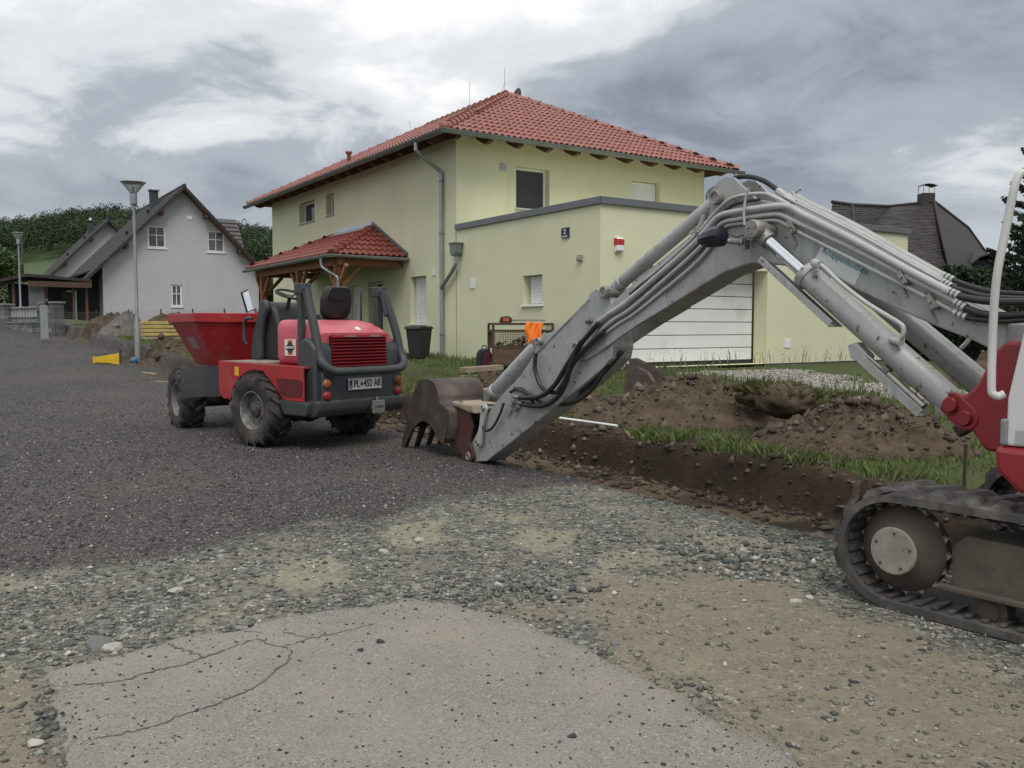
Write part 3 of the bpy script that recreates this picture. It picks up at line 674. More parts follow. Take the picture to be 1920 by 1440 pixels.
# garage door
mb = MB(); d = -GD + .40; mb.box(DOORX[0], DOORX[1], d + .03, d + .06, .70, DOORZ); gdoor = hb(mb, 'garage_door', mat('door_gap', (.02, .02, .02), .9))
gp = mat('garage_panel', (.70, .72, .71), .5, var=.05, vs=1.5, dirt=((.52, .53, .50), .60, 1.3, .2)); n = 7; ph = (DOORZ - .80) / n
pm = mesh_of(MB().box(0, DOORX[1] - DOORX[0] - .08, 0, .04, .008, ph - .008), 'panel', gp)
for i in range(n):
    o = inst(pm, 'panel', (DOORX[0] + .04, d, .80 + i * ph - HOUSE_Z), parent=gdoor); b = o.modifiers.new('bevel', 'BEVEL'); b.width = .008; b.segments = 2
mb = MB(); mb.box(DOORX[0] + .04, DOORX[1] - .04, d - .01, d + .03, .715, .795); hb(mb, 'rubber_seal', mat('black_rubber', (.015, .015, .015), .8), gdoor)
# fittings on the walls
mb = MB(); mb.box(-.035, 0, -4.62, -4.38, 3.36, 3.57); plate = hb(mb, 'number_plate', mat('enamel_blue', (.012, .018, .055), .3), bevel=.004)
def text(s, name, size, loc, R, m, parent, off=(0, 0, 0), ext=.001, align='CENTER', bold=0.0, sx=1):
    cu = bpy.data.curves.new(name, 'FONT'); cu.body = s; cu.size = size; cu.extrude = ext; cu.align_x = align; cu.align_y = 'CENTER'; cu.offset = bold
    o = bpy.data.objects.new(name, cu); COL.objects.link(o)
    dg = bpy.context.evaluated_depsgraph_get(); me = bpy.data.meshes.new_from_object(o.evaluated_get(dg)); bpy.data.objects.remove(o)
    me.materials.clear(); me.materials.append(m)
    o = bpy.data.objects.new(name, me); COL.objects.link(o); o.parent = parent
    Mx = R.to_4x4(); Mx.translation = Vector(loc) - Vector(off); o.matrix_local = Mx @ Matrix.Diagonal((sx, 1, 1, 1)); return o
letter_w = mat('letter_white', (.75, .76, .78), .5)
RL = Matrix(((0, 0, -1), (-1, 0, 0), (0, 1, 0)))            # text facing -x, reading along -y
text('2', 'numeral', .135, (-.037, -4.50, 3.487), RL, letter_w, plate, HZ, bold=.003)
mb = MB(); mb.box(-.038, -.034, -4.59, -4.41, 3.375, 3.405); hb(mb, 'street_name_strip', mat('strip_grey', (.42, .43, .45), .5), plate)
mb = MB(); mb.prism([(0, 3.02), (.06, 3.02), (.09, 3.05), (.09, 3.27), (.06, 3.30), (0, 3.30)], lambda q, z, a: (a, -GD - q, z), .352, .528); siren = hb(mb, 'alarm_siren', white_p, bevel=.008)
mb = MB(); mb.prism([(0, 3.145), (.062, 3.145), (.093, 3.15), (.093, 3.268), (.062, 3.285), (0, 3.285)], lambda q, z, a: (a, -GD - q, z), .343, .537); hb(mb, 'red_lens', mat('red_lens', (.42, .02, .02), .25), siren, bevel=.008)
mb = MB(); mb.box(-.05, 0, -5.06, -4.92, 2.86, 2.99); mb.box(-.09, -.05, -5.03, -4.95, 2.88, 2.94); hb(mb, 'sensor_lamp', mat('grey_plastic', (.30, .30, .29), .5), bevel=.006)
mb = MB(); mb.box(-.02, 0, -.90, -.68, 2.47, 2.72); hb(mb, 'vent_cover', white_p, bevel=.006)
mb = MB(); mb.box(-.025, 0, 1.05, 1.22, 2.87, 3.05); hb(mb, 'wall_lamp', white_p, bevel=.02)
mb = MB(); mb.box(5.45, 5.66, -GD - .02, -GD, 1.07, 1.27); hb(mb, 'vent_cover', white_p, bevel=.006)
mb = MB(); mb.lathe([(.02, .02), (.09, .02), (.10, 0)], (1.38, -.002, 5.6), (0, -1, 0), 16); mb.box(1.28, 1.48, -.012, -.001, 5.5, 5.7); hb(mb, 'vent_cover', mat('vent_grey', (.42, .42, .40), .5), smooth=40)

# ------------------------------------------------------------------ roof
OV = .70; PITCH = math.radians(27.3); Z0 = 6.17
RISE = math.tan(PITCH) * (W / 2 + OV)
cA = (-OV, -OV, Z0); cB = (W + OV, -OV, Z0); cC = (W + OV, LEN + OV, Z0); cD = (-OV, LEN + OV, Z0)
ap1 = (W / 2, W / 2, Z0 + RISE); ap2 = (W / 2, LEN - W / 2, Z0 + RISE)
mb = MB(); mb.add([cA, cB, cC, cD, ap1, ap2], [(0, 1, 4), (1, 2, 5, 4), (2, 3, 5), (3, 0, 4, 5)])
roof = hb(mb, 'roof', dark_wood, label='red clay tiled hip roof with brown timber soffit', fix=False)
def tile_mesh(w=.36, l=.43, amp=.048):
    prof = [(-.5, .5), (-.44, .15), (-.375, 0), (-.30, .15), (-.20, .75), (-.125, 1.0), (-.06, .85), (0, .5), (.06, .15), (.125, 0), (.20, .15), (.30, .75), (.375, 1.0), (.44, .85), (.5, .5)]
    mb = MB(); k = len(prof); vs = []
    for y, lift in ((0, .040), (l, .004)):
        for x, z in prof: vs.append((x * w, y, z * amp + lift))
    for x, z in prof: vs.append((x * w, .004, z * amp + .006))
    mb.add(vs, [(i, i + 1, k + i + 1, k + i) for i in range(k - 1)] + [(2 * k + i, 2 * k + i + 1, i + 1, i) for i in range(k - 1)]); return mb
def tile_face(o, ex, ey, Lx, rows, inside, row_h=.39, col_w=.36):
    """places tiles on a roof plane: o eave corner, ex along the eave, ey up the slope"""
    o, ex, ey = Vector(o), Vector(ex).normalized(), Vector(ey).normalized(); nz = ex.cross(ey).normalized(); R = Matrix((ex, ey, nz)).transposed(); res = []
    for j in range(rows):
        for i in range(int(Lx / col_w) + 1):
            x_, y_ = (i + .5) * col_w, j * row_h - .02
            if inside(x_, y_ + row_h * .5): res.append((o + ex * x_ + ey * y_ + nz * .012, R))
    return res
TM = mesh_of(tile_mesh(), 'tile', tile_m, smooth=50)
SL = (W / 2 + OV) / math.cos(PITCH)
def tri_in(L_, s=SL, m=.02):
    return lambda x, y: (y / s) * L_ / 2 - m < x < L_ - (y / s) * L_ / 2 + m and y < s - .1
FL = W + 2 * OV
upF = Vector((0, math.cos(PITCH), math.sin(PITCH)))
rowsN = int(SL / .39) + 1
for p, R in tile_face(cA, (1, 0, 0), upF, FL, rowsN, tri_in(FL)):
    inst(TM, 'tile', p - Vector(HZ) + Vector((0, 0, random.uniform(-.003, .003))), R @ Matrix.Rotation(random.uniform(-.012, .012), 3, 'Z'), roof)
LL = LEN + 2 * OV; half = W / 2 + OV
mb = MB(); tm = tile_mesh()
for p, R in tile_face(cD, (0, -1, 0), (math.cos(PITCH), 0, math.sin(PITCH)), LL, rowsN, lambda x, y: (y / SL) * half < x < LL - (y / SL) * half and y < SL - .05):
    mb.add([p + R @ Vector(q) for q in tm.v], tm.f)
for p, R in tile_face(cB, (0, 1, 0), (-math.cos(PITCH), 0, math.sin(PITCH)), LL, rowsN, lambda x, y: (y / SL) * half < x < LL - (y / SL) * half and y < SL - .05):
    mb.add([p + R @ Vector(q) for q in tm.v], tm.f)
hb(mb, 'side_tiles', tile_m, roof, smooth=50, kind='stuff', fix=False)
def ridge(p0, p1, parent, m, r=.125, step=.36, start=True):
    p0, p1 = Vector(p0), Vector(p1); d = p1 - p0; n = max(1, int(d.length / step)); R = frame(d); st = d.length / n
    mb = MB(); k = 7; vs = []
    for yy, rr, dz in ((0, r * 1.10, .022), (.04, r * 1.10, .02), (.05, r, .008), (st * 1.12, r * .92, 0)):
        for j in range(k):
            a = math.pi * (j / (k - 1)); vs.append((yy, math.cos(a) * rr, math.sin(a) * rr * .85 + dz - .03))
    mb.add(vs, [(i * k + j, i * k + j + 1, (i + 1) * k + j + 1, (i + 1) * k + j) for i in range(3) for j in range(k - 1)]); mb.add([vs[j] for j in range(k)], [tuple(range(k))])
    me = mesh_of(mb, 'ridge_tile', m, smooth=40)
    for i in range(n): inst(me, 'ridge_tile', p0 + d * (i / n) - Vector(HZ) + Vector((0, 0, .065)), R, parent)
ridge(cA, ap1, roof, tile_m); ridge(cB, ap1, roof, tile_m); ridge(ap1, ap2, roof, tile_m); ridge(cD, ap2, roof, tile_m)
mb = MB(); mb.lathe([(.001, -.02), (.10, -.01), (.135, .06), (.13, .14), (.115, .2)], Vector(cA) + Vector((-.02, -.02, .02)), (1, 1, .7), 12); hb(mb, 'hip_end_cap', tile_m, roof, smooth=60)
# rafters showing under the eaves
rb = mesh_of(MB().prism([(.02, .13), (.64, .45), (.64, .21), (.22, .02), (.02, .06)], lambda y, z, x: (x, y, z), -.065, .065), 'rafter', dark_wood)
for i in range(11): inst(rb, 'rafter', (-.25 + i * .905, -OV + .1, Z0 - .16 - HOUSE_Z), None, roof)
for i in range(17): inst(rb, 'rafter', (-OV + .1, .35 + i * .86, Z0 - .16 - HOUSE_Z), (0, 0, -math.pi / 2), roof)
# gutters and downpipes
def gutter(p0, p1, r, parent, m=metal_m, name='gutter'):
    p0, p1 = Vector(p0), Vector(p1); d = p1 - p0; R = frame(d); prof = []
    for j in range(9): a = math.pi + math.pi * j / 8; prof.append((math.cos(a) * r, math.sin(a) * r))
    prof += [(x * .9, z * .9) for x, z in prof[::-1]]
    mb = MB(); mb.prism(prof, lambda y, z, x: p0 + R @ Vector((x, y, z)), 0, d.length)
    mb.tube([p0 + R @ Vector((0, r, 0)), p0 + R @ Vector((d.length, r, 0))], r * .14, 6); mb.tube([p0 + R @ Vector((0, -r, 0)), p0 + R @ Vector((d.length, -r, 0))], r * .14, 6)
    for k in range(int(d.length / .9) + 1):
        q = min(.05 + k * .9, d.length - .03); mb.tube([p0 + R @ Vector((q, math.cos(math.pi + math.pi * j / 8) * r * 1.03, math.sin(math.pi + math.pi * j / 8) * r * 1.03)) for j in range(9)], r * .07, 4)
    return hb(mb, name, m, parent, smooth=40)
go = OV + .07
gut_m = mat('gutter_zinc', (.17, .19, .19), .5, .4, var=.2, vs=3, dirt=((.10, .115, .105), .55, 3., .2))
gutter((-go - .07, -go, Z0 - .01), (W + go + .07, -go, Z0 - .03), .085, None, gut_m); gutter((-go, -go - .07, Z0 - .012), (-go, LEN + go + .1, Z0 - .035), .085, None, gut_m)
mb = MB(); mb.tube(smooth_path([(-go, .62, Z0 - .06), (-go, .62, Z0 - .22), (-go + .05, .62, Z0 - .32), (-.25, .62, Z0 - .62), (-.10, .62, Z0 - .72), (-.075, .62, Z0 - .85)], 5) + [(-.075, .62, .66)], .05, 12); dp = hb(mb, 'downpipe', metal_m, smooth=50)
mb = MB()
for z in (5.2, 3.9, 2.55, 1.35): mb.cyl((-.075, .62, z - .02), (-.075, .62, z + .02), .058, n=12); mb.box(-.05, 0, .605, .635, z - .015, z + .015)
hb(mb, 'bracket', grey_cap, dp, smooth=50)
mb = MB(); mb.prism([(-.14, 3.58), (.14, 3.58), (.12, 3.36), (.07, 3.28), (-.07, 3.28), (-.12, 3.36)], lambda a, z, d: (d, -.22 + a, z), -.24, -.03); mb.box(-.26, -.01, -.38, -.06, 3.575, 3.605); hop = hb(mb, 'rain_hopper', mat('hopper_green', (.17, .20, .18), .5, .3), bevel=.006)
mb = MB(); mb.tube(smooth_path([(-.13, -.22, 3.30), (-.13, -.22, 3.17), (-.13, -.16, 3.03), (-.12, .30, 2.70), (-.09, .55, 2.57), (-.075, .62, 2.50)], 5), .048, 12); hb(mb, 'overflow_pipe', metal_m, hop, smooth=50)
mb = MB(); mb.tube(smooth_path([(W + .5, -go, Z0 - .06), (W + .45, -go + .02, Z0 - .25), (W + .1, -.3, Z0 - .5), (W + .08, -.07, Z0 - .65), (W + .08, -.07, Z0 - .9)], 5) + [(W + .08, -.07, PAR)], .05, 10); hb(mb, 'downpipe', metal_m, smooth=50)
# rods, dish, vent pipe on the roof
mb = MB(); mb.tube([(W / 2, W / 2 + .1, Z0 + RISE), (W / 2, W / 2 + .1, Z0 + RISE + .85)], .008, 5); hb(mb, 'lightning_rod', metal_m, roof)
mb = MB(); mb.tube([(W / 2, W / 2 + .4, Z0 + RISE), (W / 2 + .14, W / 2 + .3, Z0 + RISE + .5)], .008, 5); hb(mb, 'lightning_rod', metal_m, roof)
mb = MB(); mb.tube([(2.9, 4.2, Z0 + 1.9), (2.9, 4.2, Z0 + 2.75)], .007, 5); hb(mb, 'lightning_rod', metal_m, roof)
mb = MB(); mb.tube([(1.2, 4.6, Z0 + .9), (1.15, 4.8, Z0 + 1.5)], .007, 5); hb(mb, 'lightning_rod', metal_m, roof)
mb = MB(); mb.lathe([(.001, 0), (.16, .02), (.28, .07), (.285, .075), (.16, .03), (.001, .012)], (W / 2 + .80, W / 2 + .5, Z0 + RISE + .16), (-.5, .8, .35), 18); dish = hb(mb, 'satellite_dish', mat('dish_brown', (.07, .045, .038), .5), roof, smooth=50)
mb = MB(); mb.tube([(W / 2 + .45, W / 2 + .9, Z0 + RISE - .3), (W / 2 + .45, W / 2 + .9, Z0 + RISE + .33)], .025, 8); mb.tube([(W / 2 + .45, W / 2 + .9, Z0 + RISE + .1), (W / 2 + .75, W / 2 + .9, Z0 + RISE + .1)], .02, 6); hb(mb, 'dish_mast', metal_m, dish)
mb = MB(); mb.lathe([(.001, .62), (.10, .60), (.12, .55), (.075, .5), (.06, .48), (.06, 0)], (.55, 7.9, Z0 + .45), (0, 0, 1), 14); hb(mb, 'vent_pipe', tile_m, roof, smooth=50)

# ------------------------------------------------------------------ porch on the left wall
PX, PY0, PY1, PZ, PT = -2.2, 2.65, 10.0, 3.42, 4.44
pp = math.atan2(PT - PZ, -PX)
pA, pB = (PX, PY0, PZ), (PX, PY1, PZ); pE, pF = (0, PY0, PZ), (0, PY1, PZ); r0, r1 = (0, PY0 + 2.2, PT), (0, PY1 - 2.2, PT)
mb = MB(); mb.add([pA, pB, pE, pF, r0, r1], [(1, 0, 4, 5), (0, 2, 4), (3, 1, 5), (0, 1, 3, 2)]); proof = hb(mb, 'porch_roof', dark_wood, label='small dark red tiled porch roof on timber posts', fix=False)
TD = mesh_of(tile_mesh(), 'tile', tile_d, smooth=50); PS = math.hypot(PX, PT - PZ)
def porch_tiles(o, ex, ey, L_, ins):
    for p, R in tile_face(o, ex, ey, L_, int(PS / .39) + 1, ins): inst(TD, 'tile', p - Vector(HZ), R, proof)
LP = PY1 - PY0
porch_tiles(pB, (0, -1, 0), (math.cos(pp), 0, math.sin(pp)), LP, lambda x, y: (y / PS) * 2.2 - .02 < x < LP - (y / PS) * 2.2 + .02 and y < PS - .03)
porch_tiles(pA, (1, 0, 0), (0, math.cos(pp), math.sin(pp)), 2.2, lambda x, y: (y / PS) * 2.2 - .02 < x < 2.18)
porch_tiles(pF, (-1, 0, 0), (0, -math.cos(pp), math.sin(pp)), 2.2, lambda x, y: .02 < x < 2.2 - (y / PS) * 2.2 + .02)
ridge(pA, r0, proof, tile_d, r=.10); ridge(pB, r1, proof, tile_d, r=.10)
mb = MB(); mb.add([(-.22, r0[1] + .1, PT - .04), (-.22, r1[1], PT - .04), (-.01, r1[1], PT + .12), (-.01, r0[1] + .1, PT + .12)], [(0, 1, 2, 3)]); mb.box(-.03, -.005, r0[1] + .1, r1[1], PT + .1, PT + .22); hb(mb, 'wall_flashing', mat('bright_flashing', (.55, .57, .60), .35, .6), proof)
mb = MB(); mb.bar((-.02, PY0 - .02, PZ + .10), (-.02, r0[1], PT + .12), .05, .10); hb(mb, 'wall_flashing', grey_cap, proof)
gutter((PX - .06, PY0 - .12, PZ - .0), (PX - .06, PY1 + .1, PZ - .02), .07, proof); gutter((PX - .12, PY0 - .06, PZ - .0), (-.0, PY0 - .06, PZ - .01), .07, proof)
mb = MB(); mb.tube(smooth_path([(PX - .06, PY0 + .55, PZ - .05), (PX - .06, PY0 + .55, PZ - .2), (PX - .02, PY0 + .5, PZ - .32), (PX + .22, PY0 + .2, PZ - .55), (PX + .25, PY0 + .18, PZ - .7)], 5) + [(PX + .25, PY0 + .18, .8)], .04, 10); hb(mb, 'downpipe', metal_m, proof, smooth=50)
mb = MB(); mb.box(-1.95, -1.80, PY0 + .1, PY1 - .1, PZ - .24, PZ - .04); mb.box(-1.95, 0, PY0 + .28, PY0 + .42, PZ - .24, PZ - .05); mb.box(-1.95, 0, PY1 - .42, PY1 - .28, PZ - .24, PZ - .05); hb(mb, 'porch_beam', orange_wood)
for yq in (3.05, 5.95, 9.3):
    mb = MB(); mb.box(-1.96, -1.79, yq - .08, yq + .08, .66, PZ - .22); post = hb(mb, 'porch_post', orange_wood, bevel=.008)
    for s_ in (-1, 1):
        mb = MB(); mb.bar((-1.875, yq + s_ * .06, PZ - .85), (-1.875, yq + s_ * .62, PZ - .26), .09, .10); hb(mb, 'brace', orange_wood, post)
    mb = MB(); mb.bar((-1.82, yq, PZ - .85), (-1.25, yq, PZ - .26), .09, .10); hb(mb, 'brace', orange_wood, post)
# ------------------------------------------------------------------ excavator
EX0 = Vector((2.75, 4.55, 0))
exc = thing('excavator', 'red and white tracked excavator resting its grey boom and toothed bucket on the road', 'excavator', EX0)
def eb(mb, name, m, parent=None, **k): return mb.build(name, m, parent or exc, off=EX0, **k)
B0 = Vector((2.85, 5.27, 0)); BD = (Vector((-.43, 9.93, 0)) - B0).normalized(); BN = Vector((-BD.y, BD.x, 0))
if BN.dot(-B0) < 0: BN = -BN
def bp(px, py, off):
    p = on_plane(px, py, B0 + BN * off, BN); return ((p - B0).dot(BD), p.z)
def bw(s, z, off): return B0 + BD * s + BN * off + Vector((0, 0, z))
def bpw(px, py, off): return bw(*bp(px, py, off), off)
def plate(pxs, off0, off1, mb=None, at_off=None):
    """side outline seen at the near face (off0), extruded to off1"""
    mb = mb or MB(); mb.prism([bp(*q, off0 if at_off is None else at_off) for q in pxs], bw, off0, off1); return mb
boom_m = mat('boom_grey', (.325, .34, .34), .45, var=.10, vs=3, bump=.08, bs=30, dirt=(((.23, .225, .205), .50, 3.0, .25), ((.20, .175, .14), .57, 7.0, .18), ((.09, .06, .045), .61, 15.0, .05)), coat=.1, streak=((.24, .235, .215), .56, 14.))
boom_l = mat('pipe_grey', (.385, .40, .39), .4, var=.12, vs=8, dirt=(((.20, .17, .14), .62, 11.0, .12), ((.06, .045, .035), .70, 26.0, .05)))
dark_st = mat('dark_steel', (.07, .068, .065), .55, .4, var=.3, vs=9, dirt=((.14, .10, .07), .56, 7.0, .2))
hose_m = mat('rubber_hose', (.018, .018, .019), .42, var=.2, vs=20)
chrome = mat('chrome_rod', (.75, .77, .80), .08, 1.0, var=.03)
exred = mat('machine_red', (.23, .012, .019), .42, var=.15, vs=3, dirt=((.14, .04, .035), .60, 4.0, .2), coat=.2)
pin_m = mat('pin_steel', (.27, .26, .245), .5, .5, var=.25, vs=20, dirt=((.07, .055, .045), .56, 20., .12))
rust_m = mat('bucket_steel', (.085, .066, .058), .6, .35, var=.3, vs=6, dirt=(((.15, .105, .075), .52, 5., .2), ((.05, .035, .03), .62, 12., .12)))
rubber = mat('track_rubber', (.055, .053, .051), .8, var=.3, vs=6, bump=.4, bs=40, dirt=(((.16, .145, .125), .47, 5., .22), ((.10, .085, .065), .55, 13., .12)))
mudgrey = mat('muddy_steel', (.085, .070, .056), .85, var=.25, vs=5, bump=.3, bs=50, dirt=((.06, .05, .042), .52, 8., .2))
cabw = mat('cab_white', (.60, .61, .61), .4, var=.05, vs=2, dirt=((.35, .33, .30), .66, 6., .2), coat=.2)

H = .14
# boom: box section with side plates
TIP = [(1250, 576), (1200, 606), (1163, 631), (1130, 655), (1100, 674), (1085, 676), (1071, 668), (1064, 652), (1070, 636), (1086, 625), (1115, 598), (1160, 556), (1240, 486)]
boom_px = [(1885, 668), (1820, 637), (1755, 612), (1700, 588), (1640, 560), (1560, 522), (1500, 503), (1455, 496), (1405, 494), (1355, 512), (1305, 543), (1255, 573), (1200, 606), (1185, 590), (1182, 560), (1195, 525), (1230, 494), (1300, 436), (1340, 404), (1380, 384), (1420, 374), (1455, 380), (1500, 402), (1600, 452), (1700, 507), (1800, 561), (1890, 606)]
boom = eb(plate(boom_px, H, -H), 'boom', boom_m, bevel=.012)
eb(plate(TIP, H + .012, H - .014), 'fork_plate', boom_m, boom, bevel=.004); eb(plate(TIP, -H + .014, -H - .012, at_off=H), 'fork_plate', boom_m, boom, bevel=.004)
for q, r in (((1089, 652), .085), ((1415, 432), .075)):      # pin bosses
    s_, z_ = bp(*q, H); mb = MB(); mb.cyl(bw(s_, z_, H + .03), bw(s_, z_, -H - .03), r, n=24); eb(mb, 'pin_boss', boom_m, boom, smooth=40)
lug_px = [(1322, 425), (1333, 392), (1332, 368), (1338, 352), (1349, 338), (1362, 331), (1376, 333), (1392, 349), (1425, 380), (1400, 392)]
for o0, o1 in ((H + .004, H - .03), (-H + .03, -H - .004)): eb(plate(lug_px, o0, o1, at_off=H), 'cylinder_lug', boom_m, boom, bevel=.004)
s_, z_ = bp(1348, 371, H)
mb = MB(); mb.lathe([(.001, .0), (.032, 0), (.036, .012), (.05, .014), (.055, .0), (.055, -.05)], bw(s_, z_, H + .05), BN, 20); mb.cyl(bw(s_, z_, H), bw(s_, z_, -H - .04), .04, n=16); eb(mb, 'pin', pin_m, boom, smooth=40)
s_, z_ = bp(1417, 430, .33)
mb = MB(); mb.lathe([(.001, .03), (.06, .03), (.068, .02), (.068, -.04), (.05, -.06)], bw(s_, z_, .35), BN, 20); mb.cyl(bw(s_, z_, .30), bw(s_, z_, -.36), .045, n=16)
for k in range(3): a = 2.1 * k + .5; mb.cyl(bw(s_ + .03 * math.cos(a), z_ + .03 * math.sin(a), .378), bw(s_ + .03 * math.cos(a), z_ + .03 * math.sin(a), .39), .011, n=6)
eb(mb, 'pin', pin_m, boom, smooth=40)
# text plate
pl = [(1540, 462), (1618, 502), (1602, 536), (1524, 493)]
eb(plate(pl, H + .004, H + .001), 'name_plate', mat('plate_pale', (.50, .53, .53), .4, var=.05), boom)
ps, pz = bp(1590, 488, H + .006); e0 = Vector((*bp(1545, 465, H),)); e1 = Vector((*bp(1612, 499, H),)); ang = math.atan2((e1 - e0).y, (e1 - e0).x)
dirx = (BD * math.cos(ang) + Vector((0, 0, math.sin(ang)))).normalized(); RT = Matrix((dirx, BN.cross(dirx).normalized(), BN)).transposed()
text('Kruppenkothen', 'lettering', .062, bw(*bp(1585, 489, H), H + .0065), RT, mat('letter_teal', (.03, .22, .19), .5), boom, EX0, sx=.98)

# dipper arm
D = .125
dip_px = [(872, 858), (884, 866), (912, 865), (960, 828), (1030, 772), (1100, 716), (1128, 692), (1146, 672), (1150, 650), (1148, 610), (1148, 570), (1137, 548), (1118, 541), (1106, 548), (1100, 566), (1075, 592), (1045, 616), (1030, 624), (1016, 627), (1008, 640), (1000, 668), (975, 705), (940, 742), (918, 770), (900, 800), (880, 838)]
dipper = eb(plate(dip_px, D, -D), 'dipper_arm', boom_m, bevel=.010)
for q, r, d_ in (((1140, 548), .058, .06), ((1015, 640), .04, .05), ((884, 855), .05, .05), ((1089, 652), .055, .065)):
    s_, z_ = bp(*q, D); mb = MB(); mb.lathe([(.001, 0), (r * .55, 0), (r * .6, .008), (r * .85, .008), (r, 0), (r, -.06)], bw(s_, z_, D + d_), BN, 20); mb.cyl(bw(s_, z_, D), bw(s_, z_, -D - d_), r * .7, n=14); eb(mb, 'pin', pin_m, dipper, smooth=40)
mb = MB(); mb.tube([bpw(1105, 560, D + .008), bpw(1060, 606, D + .008), bpw(1000, 668, D + .008)], .006, 6); eb(mb, 'weld_seam', boom_l, dipper)
# hydraulic cylinder helper
def cylinder(name, a, b, off_a, off_b, rb, rr, split, label=None, m=boom_m):
    """a = barrel foot, b = rod end; split = where the barrel stops"""
    pa, pb = bpw(*a, off_a), bpw(*b, off_b); d = (pb - pa); L_ = d.length; d.normalize(); k = L_ * split
    mb = MB(); mb.lathe([(.001, 0), (rb * .8, 0), (rb, .03), (rb, k - .06), (rb * 1.12, k - .055), (rb * 1.12, k), (rb * .9, k + .012), (rr, k + .012)], pa, d, 24)
    c = eb(mb, name, m, smooth=40, label=label)
    mb = MB(); mb.cyl(pa + d * k, pb, rr, n=20); eb(mb, 'rod', chrome, c, smooth=40)
    mb = MB(); mb.cyl(pb - BN * rb * .75, pb + BN * rb * .75, rb * .85, n=18); mb.cyl(pb - d * rb * 1.6, pb, rr * 1.35, n=16); eb(mb, 'rod_eye', pin_m, c, smooth=40)
    mb = MB(); mb.cyl(pa - BN * rb * .8, pa + BN * rb * .8, rb * .9, n=18); eb(mb, 'foot_eye', pin_m, c, smooth=40)
    return c, pa, pb, d, k
c1 = cylinder('dipper_cylinder', (1346, 376), (1143, 549), 0, 0, .060, .034, .90)
bc, pa, pb, bd, bk = cylinder('boom_cylinder', (1786, 757), (1420, 433), .27, .27, .085, .046, .715, 'boom cylinder on the near side')
bc2, qa, qb, qd, qk = cylinder('boom_cylinder', (1786, 757), (1420, 433), .27, .27, .085, .046, .715)
# shift the second one to the far side of the boom
for o in [bc2] + list(bc2.children): o.location = (0, 0, 0)
bc2.location = -BN * .54
# guard plates under the near cylinder, supply pipe beside it
def along(pa, d, k, side=(0, 0, 0)): return pa + d * k + Vector(side)
upv = BN.cross(bd).normalized(); upv = upv if upv.z > 0 else -upv
mb = MB(); R = frame(bd, upv); mb.obox(pa + bd * (bk * .96) - upv * .125 + BN * .02, (.75, .15, .008), R); mb.obox(pa + bd * (bk * .96) - upv * .105 + BN * .095, (.75, .008, .045), R); eb(mb, 'rod_guard', boom_m, bc, bevel=.002)
mb = MB(); mb.obox(pa + bd * .33 - upv * .16 + BN * .03, (.52, .16, .008), R); mb.obox(pa + bd * .33 - upv * .135 + BN * .105, (.52, .008, .055), R); eb(mb, 'guard_plate', boom_m, bc, bevel=.002)
mb = MB(); mb.cyl(pa + bd * .10 - upv * .115 + BN * .05, pa + bd * .42 - upv * .115 + BN * .05, .026, n=12); mb.cyl(pa + bd * .42 - upv * .115 + BN * .05, pa + bd * .62 - upv * .12 + BN * .05, .017, n=10); mb.obox(pa + bd * .43 - upv * .11 + BN * .05, (.05, .06, .06), R); eb(mb, 'safety_valve', pin_m, bc, smooth=40)
mb = MB(); mb.prism([(-.11, -.02), (.0, -.05), (.07, .0), (.04, .05), (-.08, .04)], lambda a_, b_, c_: pa + bd * (.66 + a_) - upv * (.145 - b_) + BN * c_, -.02, .07); eb(mb, 'pipe_shield', boom_m, bc, bevel=.006)
pipe_px = [(1532, 492), (1548, 504), (1575, 530), (1620, 565), (1660, 590), (1685, 605), (1694, 615), (1692, 630), (1680, 640)]
mb = MB(); mb.tube(smooth_path([bpw(*q, .36) for q in pipe_px], 4), .015, 10); mb.cyl(bpw(1527, 493, .33), bpw(1538, 497, .37), .03, n=12); mb.cyl(bpw(1672, 636, .33), bpw(1690, 642, .36), .026, n=10); eb(mb, 'supply_pipe', boom_l, bc, smooth=50)
far_px = [(1640, 585), (1690, 605), (1728, 612), (1738, 622), (1735, 640), (1722, 655)]
mb = MB(); mb.tube(smooth_path([bpw(*q, -.10) for q in far_px], 4), .016, 10); eb(mb, 'supply_pipe', boom_l, bc2, smooth=50)

# steel pipes along the boom's near side: thick ones first
def pipe(pxs, off, r, name='hydraulic_pipe', m=boom_l, n=10, k=5, parent=None):
    r *= 1.12 if m is boom_l else 1.0
    mb = MB(); mb.tube(smooth_path([bpw(*q, off) if len(q) == 2 else bpw(q[0], q[1], q[2]) for q in pxs], k), r, n); return eb(mb, name, m, parent or boom, smooth=60)
pipe([(1113, 612), (1140, 590), (1168, 572), (1230, 520), (1296, 462), (1325, 430), (1345, 408), (1365, 400), (1400, 394), (1450, 387), (1480, 388), (1505, 402), (1600, 450), (1700, 505), (1778, 546)], H + .045, .022)
pipe([(1124, 622), (1150, 600), (1182, 580), (1240, 530), (1300, 476), (1335, 440), (1352, 420), (1372, 413), (1440, 403), (1465, 403), (1495, 417), (1600, 466), (1700, 518), (1792, 565)], H + .035, .016)
pipe([(1132, 628), (1158, 608), (1190, 588), (1250, 540), (1310, 488), (1348, 440), (1362, 424), (1400, 418), (1452, 413), (1475, 422), (1500, 436), (1600, 487), (1700, 538), (1790, 585)], H + .025, .012)
pipe([(1190, 540), (1240, 500), (1300, 446), (1338, 402), (1360, 380), (1384, 368), (1430, 363), (1452, 370), (1480, 384)], H + .03, .013)
pipe([(1195, 552), (1250, 508), (1310, 452), (1345, 412), (1368, 388), (1395, 378), (1425, 374)], H + .02, .009, m=hose_m)
pipe([(1180, 552), (1235, 508), (1295, 454), (1330, 420)], H + .028, .008, m=hose_m)
